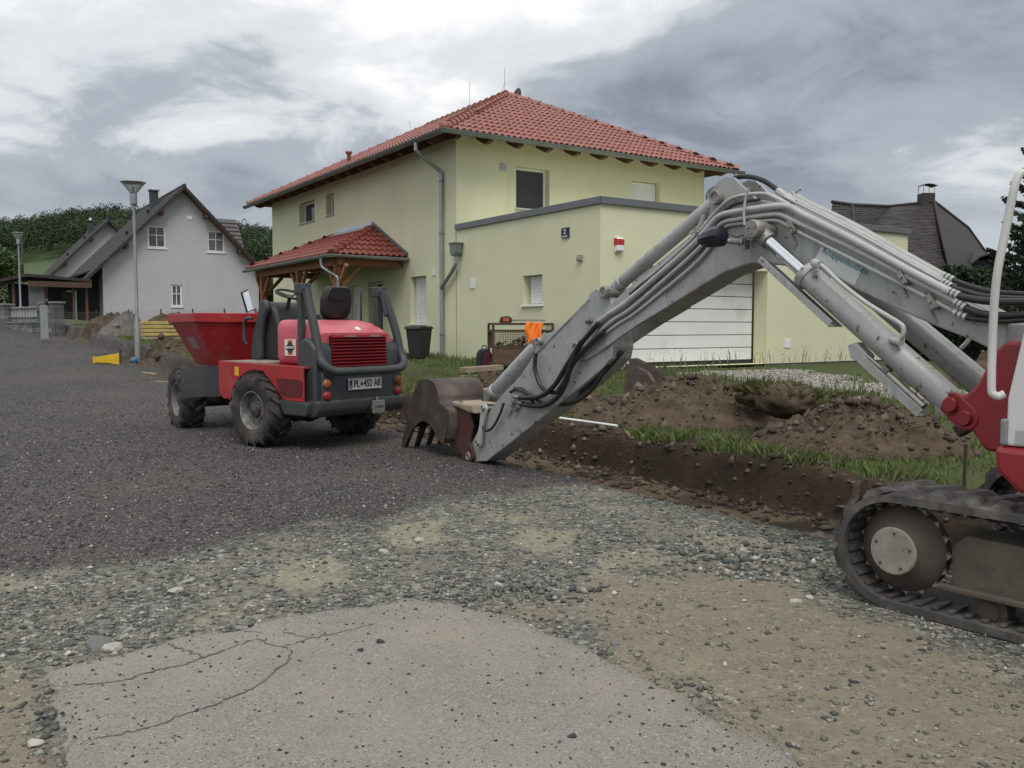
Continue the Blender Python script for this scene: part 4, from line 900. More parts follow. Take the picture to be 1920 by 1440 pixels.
pipe([(1296, 438), (1312, 424), (1322, 398), (1330, 378), (1340, 364)], .03, .018)
for k, (dz, o_) in enumerate(((0, .10), (-4, .05), (-8, .0), (-12, -.05), (-16, -.10))):
    pipe([(1470 + 8 * k, 368 + dz), (1500, 384 + dz), (1600, 434 + dz), (1700, 490 + dz), (1768, 528 + dz)], o_, .0095 + .003 * (k % 2))
# clamps across the pipes
for pxs in ([(1404, 352), (1398, 372), (1395, 400), (1396, 422)], ):
    mb = MB(); mb.tube(smooth_path([bpw(*q, H + .09) for q in pxs], 4), .010, 8); eb(mb, 'clamp', boom_l, boom, smooth=50)
for c_ in ((1493, 426), (1755, 566), (1318, 437), (1700, 520)):
    s_, z_ = bp(*c_, H); mb = MB(); RR = frame(BD * .86 - Vector((0, 0, .5)), BN)
    mb.obox(bw(s_, z_, H + .035), (.035, .10, .07), RR); mb.obox(bw(s_ + .01, z_ - .085, H + .01), (.012, .10, .012), RR); mb.cyl(bw(s_, z_, H + .07), bw(s_, z_, H + .085), .014, n=6); eb(mb, 'clamp', pin_m, boom, bevel=.003)
# hose unions and black hoses at the boom's foot
for k, (q, e) in enumerate((((1778, 546), [(1800, 556), (1830, 562), (1870, 566), (1940, 566), (1990, 560)]), ((1792, 565), [(1812, 578), (1840, 588), (1880, 592), (1940, 588), (1990, 580)]), ((1790, 585), [(1815, 596), (1850, 600), (1885, 602), (1940, 598), (1990, 590)]),
                            ((1768, 528), [(1785, 538), (1815, 548), (1850, 556), (1920, 560), (1990, 556)]), ((1768, 516), [(1790, 526), (1830, 540), (1870, 548), (1940, 552), (1990, 550)]), ((1772, 522), [(1800, 534), (1845, 546), (1920, 553), (1990, 552)]))):
    o_ = H + .04 if k < 3 else .1 - .08 * (k - 3)
    pipe([q] + e, o_, .022 if k in (0, 1) else .016, 'hose', hose_m, k=5)
    a_, b_ = bpw(*q, o_), bpw(*e[0], o_); mb = MB(); d_ = b_ - a_
    for u_ in (-.05, .3, .65): mb.cyl(a_ + d_ * u_, a_ + d_ * (u_ + .25), .028 - .004 * (k > 1), n=8)
    eb(mb, 'hose_union', boom_l, boom, smooth=30)
# big black hoses arching over the cylinder lug
for o_ in (.07, .02, -.04):
    pipe([(1362, 350), (1378, 334), (1402, 331), (1430, 338), (1455, 354), (1474, 368), (1484, 376)], o_, .019, 'hose', hose_m)
    mb = MB(); a_, b_ = bpw(1458, 357, o_), bpw(1490, 380, o_); mb.cyl(a_, b_, .026, n=8); eb(mb, 'hose_union', boom_l, boom, smooth=30)
# work lamp
s_, z_ = bp(1344, 446, .3); mb = MB(); LD = (BD * .96 + Vector((0, 0, -.08))).normalized()
mb.lathe([(.001, -.10), (.05, -.10), (.078, -.085), (.082, -.03), (.072, .04), (.05, .10), (.028, .135), (.001, .145)], bw(s_ - .0, z_, .34), LD, 10); lampw = eb(mb, 'work_lamp', mat('lamp_black', (.012, .014, .024), .38, var=.2), boom, smooth=30)
mb = MB(); mb.cyl(bpw(1365, 452, .33), bpw(1392, 454, .28), .022, n=10); mb.cyl(bpw(1392, 454, .28), bpw(1400, 446, .16), .012, n=8); mb.obox(bpw(1398, 456, .25), (.03, .05, .09), frame(BD)); eb(mb, 'lamp_bracket', pin_m, lampw, smooth=40)
mb = MB(); mb.tube(smooth_path([bpw(1366, 438, .34), bpw(1380, 444, .33), bpw(1392, 441, .3), bpw(1404, 434, .25)], 4), .006, 6); eb(mb, 'lamp_cable', hose_m, lampw)

# hoses hanging between boom and dipper
HO = [([(1122, 606), (1108, 622), (1085, 650), (1060, 690), (1040, 722), (1015, 742), (985, 746), (965, 744)], D + .09, .017),
      ([(1133, 622), (1112, 640), (1085, 668), (1070, 690), (1060, 720), (1045, 745), (1020, 760), (990, 760), (972, 755)], D + .075, .017),
      ([(1090, 640), (1078, 662), (1068, 690), (1058, 715), (1045, 735)], D + .10, .016),
      ([(1005, 662), (1003, 690), (1012, 720), (1025, 734), (1042, 736)], D + .06, .014),
      ([(1165, 660), (1140, 690), (1118, 712), (1095, 730), (1075, 733), (1058, 730)], .05, .015),
      ([(1128, 680), (1115, 705), (1100, 725), (1080, 742), (1055, 752), (1030, 756)], .0, .015),
      ([(1135, 676), (1125, 700), (1110, 728), (1085, 748), (1055, 758), (1025, 762)], -.06, .013),
      ([(1145, 668), (1130, 700), (1105, 735), (1075, 755), (1040, 760)], .09, .013),
      ([(965, 728), (985, 736), (1005, 748), (1020, 760)], D + .05, .012), ([(945, 756), (938, 775), (925, 800), (912, 808), (905, 800)], D + .05, .009),
      ([(992, 792), (996, 806), (990, 815), (978, 816), (966, 810)], -.05, .012), ([(957, 735), (975, 728), (990, 740), (1000, 755)], D + .04, .011)]
for pxs, o_, r_ in HO: pipe(pxs, o_, r_ * 1.5, 'hose', hose_m, parent=dipper)
for q, q2, o_ in (((1122, 606), (1112, 613), .2), ((1133, 622), (1124, 630), .18), ((965, 744), (974, 745), D + .09), ((972, 755), (980, 757), D + .075), ((1108, 598), (1100, 604), .17)):
    mb = MB(); mb.cyl(bpw(*q, o_), bpw(*q2, o_), .027, n=8); eb(mb, 'hose_union', pin_m, dipper, smooth=30)
for (px, py) in ((960, 760), (968, 768), (955, 772), (963, 752), (972, 762)):
    mb = MB(); mb.obox(bpw(px, py, D + .02), (.05, .05, .04), Matrix.Rotation(px, 3, 'Z')); eb(mb, 'valve_block', pin_m, dipper, bevel=.006)
# bucket cylinder on the front of the dipper and linkage
cylinder('bucket_cylinder', (1008, 648), (920, 742), 0, 0, .075, .035, .93)
mb = MB(); d_ = bpw(934, 748, 0)
def link(a, b, o0, o1, r, name, m):
    mb = MB(); sa, sb = bp(*a, o0), bp(*b, o0); va, vb = Vector(sa), Vector(sb); t_ = (vb - va).normalized(); n_ = Vector((-t_.y, t_.x)); poly = []
    for k in range(9): q = math.pi * k / 8; poly.append(va - t_ * math.sin(q) * r + n_ * math.cos(q) * r)
    mid = (va + vb) / 2; poly.append(mid - n_ * r * .6)
    for k in range(9): q = math.pi * k / 8; poly.append(vb + t_ * math.sin(q) * r - n_ * math.cos(q) * r)
    poly.append(mid + n_ * r * .6)
    mb.prism([tuple(q) for q in poly], bw, o0, o1); o = eb(mb, name, m, bevel=.004)
    for q in (sa, sb):
        mb = MB(); mb.lathe([(.001, .012), (r * .35, .012), (r * .5, .004), (r * .62, .012), (r * .7, 0)], bw(*q, o0 + .004), BN, 16); mb.cyl(bw(*q, o0), bw(*q, -o0), r * .5, n=12); eb(mb, 'pin', pin_m, o, smooth=40)
    return o
link((906, 766), (896, 831), D + .055, D + .02, .048, 'link_arm', boom_l); link((906, 766), (896, 831), -D - .02, -D - .055, .048, 'link_arm', boom_l)
link((906, 766), (872, 790), .07, -.07, .045, 'bucket_link', dark_st)
# quick coupler and toothed bucket
coup_px = [(852, 758), (862, 752), (880, 768), (884, 800), (880, 830), (888, 858), (880, 868), (868, 864), (862, 842), (855, 838), (848, 806)]
coup = eb(plate(coup_px, .17, .14), 'quick_coupler', mat('coupler_red', (.075, .022, .02), .6, var=.35, vs=8, dirt=((.05, .04, .033), .46, 7., .15))); eb(plate(coup_px, -.14, -.17, at_off=.17), 'side_plate', MATS['coupler_red'], coup)
eb(plate([(832, 768), (850, 758), (862, 772), (862, 842), (846, 838), (836, 825)], .16, -.16), 'coupler_body', dark_st, coup, bevel=.01)
mb = plate([(846, 752), (885, 760), (889, 776), (878, 774), (862, 766), (848, 762)], .20, -.2); eb(mb, 'mud_cap', mat('dried_mud', (.27, .22, .165), .95, var=.2, bump=.5, bs=30), coup, bevel=.02)
BW2 = .26
BO = .30
# bucket drawn in its own side plane: turned a little on its tilt joint
def spl(pts, n=4):
    return [(p.x, p.y) for p in smooth_path([Vector((x, y, 0)) for x, y in pts], n)]
side_px = [(751, 838), (760, 800), (767, 765), (776, 735), (786, 716), (796, 711), (808, 713), (816, 722), (822, 740), (825, 756), (838, 768), (838, 800), (832, 826), (828, 832), (818, 818), (812, 805), (806, 797), (797, 790), (788, 790), (780, 797), (772, 808), (764, 824), (758, 838)]
side_px = spl(side_px, 3)
buck = eb(plate(side_px, BO, BO - .022), 'bucket', rust_m, label='rusty toothed digging bucket')
eb(plate(side_px, BO - .62, BO - .642, at_off=BO), 'side_plate', rust_m, buck)
shell_px = [(788, 714), (797, 710), (808, 713), (816, 722), (822, 740), (825, 756), (838, 768), (839, 800), (834, 826)]
mb = MB(); P = [bp(*q, BO) for q in spl(shell_px, 5)]
mb.add([bw(*q, BO - .02) for q in P] + [bw(*q, BO - .62) for q in P], [(k, k + 1, len(P) + k + 1, len(P) + k) for k in range(len(P) - 1)])
sh = eb(mb, 'shell', rust_m, buck, smooth=60); so_ = sh.modifiers.new('thick', 'SOLIDIFY'); so_.thickness = .02
mb = MB(); P = [bp(*q, BO) for q in [(788, 714), (778, 742), (769, 772), (763, 800)]]
mb.add([bw(*q, BO - .02) for q in P] + [bw(*q, BO - .62) for q in P], [(k, k + 1, len(P) + k + 1, len(P) + k) for k in range(len(P) - 1)])
fl = eb(mb, 'floor_plate', rust_m, buck, smooth=60); so_ = fl.modifiers.new('thick', 'SOLIDIFY'); so_.thickness = .022
for k in range(4):
    o_ = BO - .02 - .165 * k - .03; mb = MB(); a_, b_ = Vector(bp(767, 795, BO)), Vector(bp(752, 842, BO)); t_ = (b_ - a_).normalized(); n_ = Vector((-t_.y, t_.x))
    mb.prism([tuple(a_ + n_ * .035), tuple(b_ + n_ * .006), tuple(b_ - n_ * .006), tuple(a_ - n_ * .035)], bw, o_ + .035, o_ - .035); eb(mb, 'tooth', dark_st, buck, bevel=.004)

# red swing bracket
sw_px = [(1768, 752), (1774, 744), (1785, 739), (1797, 742), (1812, 738), (1832, 720), (1846, 692), (1864, 658), (1884, 640), (1915, 640), (1920, 850), (1873, 850), (1846, 845), (1820, 808), (1796, 793), (1776, 772)]
swing = eb(plate(sw_px, .33, .20), 'swing_bracket', exred, bevel=.02); eb(plate(sw_px, -.20, -.33, at_off=.33), 'side_plate', exred, swing, bevel=.01)
eb(plate([(1835, 735), (1875, 690), (1915, 690), (1920, 848), (1873, 848), (1846, 843), (1825, 810)], .19, -.19), 'web_plate', exred, swing, bevel=.01)
for q in ((1782, 759), (1808, 784)):
    s_, z_ = bp(*q, .34); mb = MB(); mb.lathe([(.001, .02), (.04, .02), (.046, .012), (.046, -.03)], bw(s_, z_, .34), BN, 20); mb.cyl(bw(s_, z_, .33), bw(s_, z_, -.34), .035, n=14); eb(mb, 'pin', exred, swing, smooth=40)
s_, z_ = bp(1790, 766, .345); mb = MB(); poly = []
va, vb = Vector(bp(1782, 759, .345)), Vector(bp(1808, 784, .345)); t_ = (vb - va).normalized(); n_ = Vector((-t_.y, t_.x))
for k in range(9): q = math.pi * k / 8; poly.append(tuple(va - t_ * math.sin(q) * .075 + n_ * math.cos(q) * .075))
for k in range(9): q = math.pi * k / 8; poly.append(tuple(vb + t_ * math.sin(q) * .075 - n_ * math.cos(q) * .075))
mb = MB(); mb.prism(poly, bw, .338, .30); eb(mb, 'cheek_plate', exred, swing, bevel=.006)
mb = MB(); mb.cyl(bpw(1800, 795, .1), bpw(1812, 812, .1), .05, n=12); eb(mb, 'dark_boss', dark_st, swing)

# upper body: frame, cab
def ul(a, b, z): return B0 + BD * a + BN * b + Vector((0, 0, z))      # a forward of the boom foot, b to the left
def ubox(mb, a0, a1, b0, b1, z0, z1): mb.prism([(a0, z0), (a1, z0), (a1, z1), (a0, z1)], lambda s, z, o: ul(s, o, z), b0, b1); return mb
CF = -.58; CL = .95
mb = MB(); mb.prism([(CF - 2.6, .80), (CF - .10, .74), (CF + .02, .84), (CF + .03, .965), (CF - 2.6, .965)], lambda s, z, o: ul(s, o, z), -1.0, CL + .02); body = eb(mb, 'upper_frame', exred, bevel=.03)
mb = MB(); mb.cyl(ul(CF - 1.3, 0, .62), ul(CF - 1.3, 0, .8), .5, n=28); eb(mb, 'slew_ring', dark_st, body, smooth=40)
mb = MB(); ubox(mb, CF - 2.75, CF - 1.55, -1.0, -.02, .97, 1.75); eb(mb, 'engine_cover', cabw, body, bevel=.04)
mb = MB(); mb.prism([(CF - 3.0, .8), (CF - 2.5, .8), (CF - 2.5, 1.6), (CF - 2.9, 1.6)], lambda s, z, o: ul(s, o, z), -1.0, 1.0); eb(mb, 'counterweight', exred, body, bevel=.06)
mb = MB()
pil = .10
for (b0, b1) in ((CL - pil, CL), (.02, .02 + pil)):
    mb.prism([(CF - .02, .97), (CF - .02 + .0, 1.2), (CF - .10, 1.62), (CF - .32, 2.5), (CF - .42, 2.5), (CF - .21, 1.62), (CF - .14, 1.2), (CF - .14, .97)], lambda s, z, o: ul(s, o, z), b0, b1)
    ubox(mb, CF - 1.5, CF - 1.4, b0, b1, .97, 2.5); ubox(mb, CF - .80, CF - .74, b0, b1, .97, 2.5); ubox(mb, CF - 1.4, CF - .05, b0, b1, .97, 1.06)
ubox(mb, CF - 1.55, CF - .30, .02, CL, 2.45, 2.58); ubox(mb, CF - .16, CF - .03, .02, CL, .97, 1.08); cab_o = eb(mb, 'cab', cabw, bevel=.012, label='white operator cab at the right edge of the picture')
mb = MB(); ubox(mb, CF - .03, CF + .005, CL - .10, CL + .012, .972, 1.10); eb(mb, 'corner_guard', mat('guard_grey', (.20, .205, .21), .5, var=.1), cab_o, bevel=.01)
gl = mat('cab_glass', (.05, .055, .055), .04, var=.05, spec=.9)
mb = MB(); mb.prism([(CF - .15, 1.07), (CF - .2, 1.62), (CF - .40, 2.44), (CF - .75, 2.44), (CF - .75, 1.07)], lambda s, z, o: ul(s, o, z), CL - .055, CL - .045); mb.prism([(CF - 1.4, 1.07), (CF - .8, 1.07), (CF - .8, 2.44), (CF - 1.4, 2.44)], lambda s, z, o: ul(s, o, z), CL - .055, CL - .045); eb(mb, 'side_window', gl, cab_o)
mb = MB(); mb.prism([(CF - .07, 1.1), (CF - .14, 1.62), (CF - .36, 2.46), (CF - .37, 2.46), (CF - .15, 1.62), (CF - .08, 1.1)], lambda s, z, o: ul(s, o, z), .12, CL - .10); eb(mb, 'windscreen', gl, cab_o)
mb = MB(); ubox(mb, CF - 1.3, CF - .8, .2, .75, 1.1, 1.5); ubox(mb, CF - 1.35, CF - 1.2, .2, .75, 1.5, 2.1); eb(mb, 'seat', hose_m, cab_o, bevel=.04)
# grab rail in front of the cab pillar: seen from the slab as a bent white tube
q0 = ul(CF + .0, CL - .03, 1.2)
gY = q0.y
rail = [at(1884, 738, gY), at(1872, 743, gY + .01), at(1862, 738, gY + .015), at(1859, 725, gY + .02), at(1861, 640, gY + .02), at(1865, 560, gY), at(1872, 500, gY - .02), at(1888, 420, gY - .04), at(1900, 360, gY - .06), at(1908, 334, gY - .06), at(1918, 324, gY - .06), at(1940, 326, gY - .06)]
mb = MB(); mb.tube(smooth_path(rail, 4), .020, 10); eb(mb, 'grab_rail', mat('rail_white', (.55, .55, .53), .45, var=.08, dirt=((.10, .08, .06), .66, 22., .05)), cab_o, smooth=60)

# undercarriage
TD_ = Vector((-.616, .788, 0)); TN = Vector((-.788, -.616, 0)); T0 = Vector((2.06, 4.67, 0))   # under the front wheel, outer face of the near track
def tl(a, z, o): return T0 - TD_ * a - TN * o + Vector((0, 0, z))       # a backwards from the front wheel, o inwards
RW, TW_, TLEN = .285, .45, 2.35
def belt_path(r, n=14):
    P = []
    for k in range(n + 1): q = math.pi / 2 + math.pi * k / n; P.append((math.cos(q) * r, math.sin(q) * r))
    P2 = []
    for k in range(n + 1): q = -math.pi / 2 + math.pi * k / n; P2.append((TLEN + math.cos(q) * r, math.sin(q) * r))
    return P + P2
ZC = .325
def track(o0, label):
    """o0: inward offset of the track's outer face"""
    mb = MB(); ro, ri = RW + .030, RW - .012
    outer, inner = belt_path(ro), belt_path(ri); n = len(outer)
    def sag(a, z): return z - (.02 * math.sin(math.pi * min(max(a / TLEN, 0), 1)) if z > 0 else 0)
    vs = [tl(a, sag(a, z) + ZC, o0 + o) for o in (0, TW_) for (a, z) in outer] + [tl(a, sag(a, z) + ZC, o0 + o) for o in (0, TW_) for (a, z) in inner]; fs = []
    for i in range(n):
        j = (i + 1) % n
        fs += [(i, j, n + j, n + i), (2 * n + i, 3 * n + i, 3 * n + j, 2 * n + j), (i, 2 * n + i, 2 * n + j, j), (n + i, n + j, 3 * n + j, 3 * n + i)]
    mb.add(vs, fs); tr = eb(mb, 'track', rubber, smooth=35, label=label)
    # tread blocks: tapered, in two staggered rows
    per = 2 * TLEN + 2 * math.pi * ro; step = .165
    def at_len(L_):
        L_ %= per
        if L_ < TLEN: return (TLEN - L_, ro, math.pi / 2)
        L_ -= TLEN
        if L_ < math.pi * ro: q = math.pi / 2 + L_ / ro; return (math.cos(q) * ro, math.sin(q) * ro, q)
        L_ -= math.pi * ro
        if L_ < TLEN: return (L_, -ro, -math.pi / 2)
        L_ -= TLEN; q = -math.pi / 2 + L_ / ro; return (TLEN + math.cos(q) * ro, math.sin(q) * ro, q)
    for row in (0, 1):
        lug = MB(); hw = TW_ * .54; c0, c1 = (-.075, .075), (-.034, .034)
        if row == 0: oo = (0.0, hw)
        else: oo = (TW_ - hw, TW_)
        a_in, a_out = (0.028, -.02) if row == 0 else (-.02, .028)
        vs = [(c0[0] + a_out, -.004, oo[0]), (c0[1] + a_out, -.004, oo[0]), (c0[1] + a_in, -.004, oo[1]), (c0[0] + a_in, -.004, oo[1]),
              (c1[0] + a_out, .034, oo[0] + .012), (c1[1] + a_out, .034, oo[0] + .012), (c1[1] + a_in, .034, oo[1] - .03), (c1[0] + a_in, .034, oo[1] - .03)]
        # local axes: x along the belt, y outwards, z inwards across the belt
        base = [(x, y, z) for x, y, z in vs]; fcs = [(0, 1, 2, 3), (4, 7, 6, 5), (0, 4, 5, 1), (1, 5, 6, 2), (2, 6, 7, 3), (3, 7, 4, 0)]
        me = mesh_of(MB().add(base, fcs), 'tread_block', rubber)
        for k in range(int(per / step)):
            a, z, q = at_len(k * step + row * step * .5)
            if z < -ro * .985 and a > .15: continue                    # pressed into the ground
            nrm = -TD_ * math.cos(q) + Vector((0, 0, math.sin(q))); tang = TN.cross(nrm) * -1
            Rm = Matrix((tang, nrm, -TN)).transposed()
            if Rm.determinant() < 0: Rm = Matrix((-tang, nrm, -TN)).transposed()
            inst(me, 'tread_block', tl(a, sag(a, z) + ZC, o0) - EX0, Rm, tr)
    # inner drive ribs
    mb = MB()
    for k in range(int(per / .085)):
        a, z, q = at_len(k * .085); s_ = ri / ro
        a2 = a if 0 < a < TLEN else (a * s_ if a <= 0 else TLEN + (a - TLEN) * s_)
        c = tl(a2, z * s_ + ZC - (.02 * math.sin(math.pi * min(max(a / TLEN, 0), 1)) if z > 0 else 0), o0 + TW_ * .28); nrm = -TD_ * math.cos(q) + Vector((0, 0, math.sin(q))); mb.obox(c - nrm * .012, (.03, TW_ * .40, .012), frame(TN.cross(nrm), nrm))
    eb(mb, 'inner_ribs', rubber, tr)
    # wheels and frame
    wh = MB(); c = tl(0, ZC, o0 + TW_ * .32); wh.lathe([(.001, .115), (.105, .112), (.115, .10), (.138, .075), (.215, .03), (.24, .0), (.24, -.06), (.10, -.06)], c, TN, 32); mo = eb(wh, 'drive_motor', mudgrey, tr, smooth=35)
    dm = MB(); dm.lathe([(.001, .0), (.124, 0), (.132, -.01)], c + TN * .118, TN, 32)
    cov = eb(dm, 'motor_cover', mat('cover_plate', (.25, .23, .20), .75, var=.2, vs=14, dirt=((.10, .085, .07), .60, 12., .15)), mo, smooth=35)
    bolts = MB()
    for k in range(5): q = k * 1.26 + .4; bolts.cyl(c + TN * .112 + (TD_ * math.cos(q) + Vector((0, 0, math.sin(q)))) * .10, c + TN * .124 + (TD_ * math.cos(q) + Vector((0, 0, math.sin(q)))) * .10, .008, n=6)
    eb(bolts, 'bolts', dark_st, mo)
    # sprocket: a scalloped ring
    sp = MB(); nt = 17; pts = []
    for k in range(nt * 8):
        q = 2 * math.pi * k / (nt * 8); rr_ = .262 - .028 * abs(math.cos(q * nt / 2)) ** .6; pts.append((math.cos(q) * rr_, math.sin(q) * rr_))
    sp.prism(pts, lambda a, z, o: c + TD_ * a + Vector((0, 0, z)) - TN * o, -.0, .035); eb(sp, 'sprocket', pin_m, tr)
    fr = MB(); fr.prism([(.30, .20), (.34, .17), (TLEN - .25, .17), (TLEN - .2, .25), (TLEN - .2, .44), (.36, .47), (.30, .40)], tl, o0 + TW_ * .18, o0 + TW_ * .8); fo = eb(fr, 'track_frame', mudgrey, tr, bevel=.012)
    fl_ = MB(); fl_.prism([(.24, .172), (TLEN - .2, .172), (TLEN - .2, .20), (.24, .20)], tl, o0 + TW_ * .08, o0 + TW_ * .18); eb(fl_, 'frame_lip', mudgrey, fo, bevel=.006)
    for k in range(5):
        rl = MB(); cc = tl(.48 + k * .38, .10, o0 + TW_ * .35); rl.lathe([(.001, .06), (.05, .06), (.055, .05), (.085, .045), (.085, -.06), (.001, -.06)], cc, TN, 20); eb(rl, 'roller', mudgrey, tr, smooth=35)
    idl = MB(); cc = tl(TLEN, ZC, o0 + TW_ * .45); idl.lathe([(.001, .07), (.2, .07), (.255, .05), (.255, -.05), (.001, -.07)], cc, TN, 28); eb(idl, 'idler', mudgrey, tr, smooth=35)
    return tr
track(0, 'near rubber track with muddy sprocket'); track(1.78, 'far rubber track')
mb = MB(); mb.prism([(.5, .42), (1.9, .42), (1.9, .64), (.5, .64)], tl, .40, 1.80); eb(mb, 'car_body', mudgrey, bevel=.03)
# ------------------------------------------------------------------ articulated dumper
DH = math.radians(90 + 52)                     # heading of the rear half
DP = Vector((-2.66, 11.33, 0)); DP.z = float(road_z(tw(DP.x, DP.y)[1])) - .005
dump = thing('dumper', 'red and grey wheeled dumper with its hopper facing up the street', 'dumper', DP, DH)
dred = mat('dumper_red', (.33, .016, .020), .48, var=.16, vs=3, dirt=(((.22, .075, .06), .54, 4., .25), ((.15, .11, .085), .60, 8., .14)), coat=.1)
dpink = mat('hood_sheen_red', (.47, .085, .11), .45, var=.12, vs=3, dirt=((.42, .15, .15), .52, 5., .3), coat=.1)  # paler hood red, with the sky's reflection on its top put into the colour
dgrey = mat('machine_grey', (.038, .044, .046), .5, var=.12, vs=4, dirt=((.14, .125, .10), .62, 6., .15))
dblack = mat('black_plastic', (.012, .012, .013), .55, var=.25, vs=8)
dtyre = mat('tyre_rubber', (.026, .025, .025), .85, var=.25, vs=7, dirt=((.115, .10, .082), .47, 4.5, .25), bump=.2, bs=40)
drim = mat('rim_grey', (.20, .20, .195), .6, .1, var=.2, vs=8, dirt=((.075, .068, .06), .48, 9., .2))
def db(mb, name, m, parent=None, **k): return mb.build(name, m, parent or dump, **k)
I4 = Matrix.Identity(4)
def rounded(poly, r=.05, n=4):
    o = []; k = len(poly)
    for i in range(k):
        p, a, b = Vector(poly[i]), Vector(poly[i - 1]), Vector(poly[(i + 1) % k]); rr = min(r, (a - p).length * .45, (b - p).length * .45)
        s_, e_ = p + (a - p).normalized() * rr, p + (b - p).normalized() * rr
        for j in range(n + 1): t_ = j / n; o.append(tuple(s_ * (1 - t_) ** 2 + p * 2 * t_ * (1 - t_) + e_ * t_ * t_))
    return o
def yside(x, z, y): return (x, y, z)
def wheel(x, y, side, R=.445, wd=.33, T=I4, name='wheel'):
    """side +1: outer face to +y"""
    mb = MB(); h = wd / 2; ax = Vector((0, side, 0))
    mb.lathe([(.235, -h * .80), (.27, -h * .95), (.36, -h), (.405, -h * .92), (.422, -h * .7), (.425, 0), (.422, h * .7), (.405, h * .92), (.36, h), (.27, h * .95), (.235, h * .80)], (x, y, R), ax, 40)
    n = 17
    for s_ in (-1, 1):
        for k in range(n):
            q = 2 * math.pi * (k + (.5 if s_ > 0 else 0)) / n; pts = []
            for f_, dq, r_ in ((0.02, .17, .43), (.5, .06, .43), (.92, -.06, .425), (1.02, -.10, .375)):
                qq = q + dq; pts.append((Vector((x + math.cos(qq) * r_, y + s_ * h * f_, R + math.sin(qq) * r_)), Vector((math.cos(qq), 0, math.sin(qq))), Vector((-math.sin(qq), 0, math.cos(qq)))))
            vs = []
            for p, rad, tan in pts:
                for a_, b_ in ((-.030, -.02), (.030, -.02), (.022, .026), (-.022, .026)): vs.append(p + tan * a_ + rad * b_)
            fs = [(i * 4 + j, i * 4 + (j + 1) % 4, (i + 1) * 4 + (j + 1) % 4, (i + 1) * 4 + j) for i in range(3) for j in range(4)] + [(3, 2, 1, 0), (12, 13, 14, 15)]
            mb.add(vs, fs)
    w_ = db(mb, name, dtyre, T=T, smooth=40)
    mb = MB(); mb.lathe([(.245, h * .80), (.235, h * .86), (.222, h * .80), (.21, h * .5), (.20, h * .15), (.12, h * .12), (.115, h * .4), (.001, h * .42)], (x, y, R), ax, 32); rim = db(mb, 'rim', drim, w_, T=T, smooth=35)
    mb = MB()
    for k in range(8): q = k * math.pi / 4; mb.cyl((x + math.cos(q) * .155, y + side * h * .12, R + math.sin(q) * .155), (x + math.cos(q) * .155, y + side * h * .27, R + math.sin(q) * .155), .014, n=6)
    db(mb, 'wheel_nuts', pin_m, rim, T=T)
    mb = MB(); mb.lathe([(.10, h * .42), (.085, h * .62), (.07, h * .66), (.001, h * .68)], (x, y, R), ax, 18); db(mb, 'hub', dark_st, rim, T=T, smooth=35)
    return w_
wheel(0, .74, 1); wheel(0, -.74, -1)
mb = MB(); mb.cyl((0, -.6, .43), (0, .6, .43), .11, n=14); mb.lathe([(.001, -.2), (.16, -.15), (.2, 0), (.16, .15), (.001, .2)], (0, 0, .43), (0, 1, 0), 16); db(mb, 'axle', dark_st, smooth=40)
# chassis and deck
mb = MB(); mb.box(-.85, 1.0, -.42, .42, .42, .86); db(mb, 'chassis', dark_st, bevel=.02)
deck_side = [(-.78, .62), (-.78, .99), (.78, 1.03), (.78, .88), (.74, .82), (.58, .80), (.60, .68), (.56, .56)]
def fender(y0, y1):
    mb = MB(); poly = [(-.90, 1.0), (.80, 1.035), (.80, .64), (.70, .55), (.60, .56)]
    for k in range(9): q = math.radians(14 + 89 * k / 8); poly.append((math.cos(q) * .58 - .0, .40 + math.sin(q) * .545))
    poly += [(-.42, .70), (-.52, .60), (-.90, .585)]
    mb.prism(poly, yside, y0, y1); return mb
f1 = db(fender(.80, .775), 'fender', dred, bevel=.006, label='red side panel with wheel arch on the near side'); f2 = db(fender(-.775, -.80), 'fender', dred, bevel=.006)
mb = MB(); mb.prism(rounded([(-.88, .65), (-.50, .65), (-.40, .86), (-.88, .85)], .05), yside, .812, .801); db(mb, 'recess_panel', mat('deep_red', (.10, .008, .012), .6), f1)
mb = MB(); mb.box(-.90, .80, -.775, .775, .98, 1.005); deck = db(mb, 'deck', dred)
mb = MB(); mb.box(-.12, .79, -.76, .77, 1.005, 1.036); db(mb, 'dirty_floor', mat('dusty_floor', (.27, .235, .18), .9, var=.3, vs=9, dirt=((.09, .05, .04), .55, 7., .15), bump=.3), deck)
mb = MB(); mb.box(.36, .44, .8, .806, .86, .97); db(mb, 'warning_sticker', mat('sticker_yellow', (.70, .45, .02), .5), f1)
text('!', 'sticker_mark', .05, (.40, .8075, .935), Matrix(((-1, 0, 0), (0, 0, 1), (0, 1, 0))), dblack, f1)
mb = MB(); mb.prism(rounded([(-.95, .42), (-.52, .42), (-.44, .56), (-.44, .60), (-.95, .585)], .05), yside, .80, .62); db(mb, 'side_skirt', dgrey, bevel=.02)
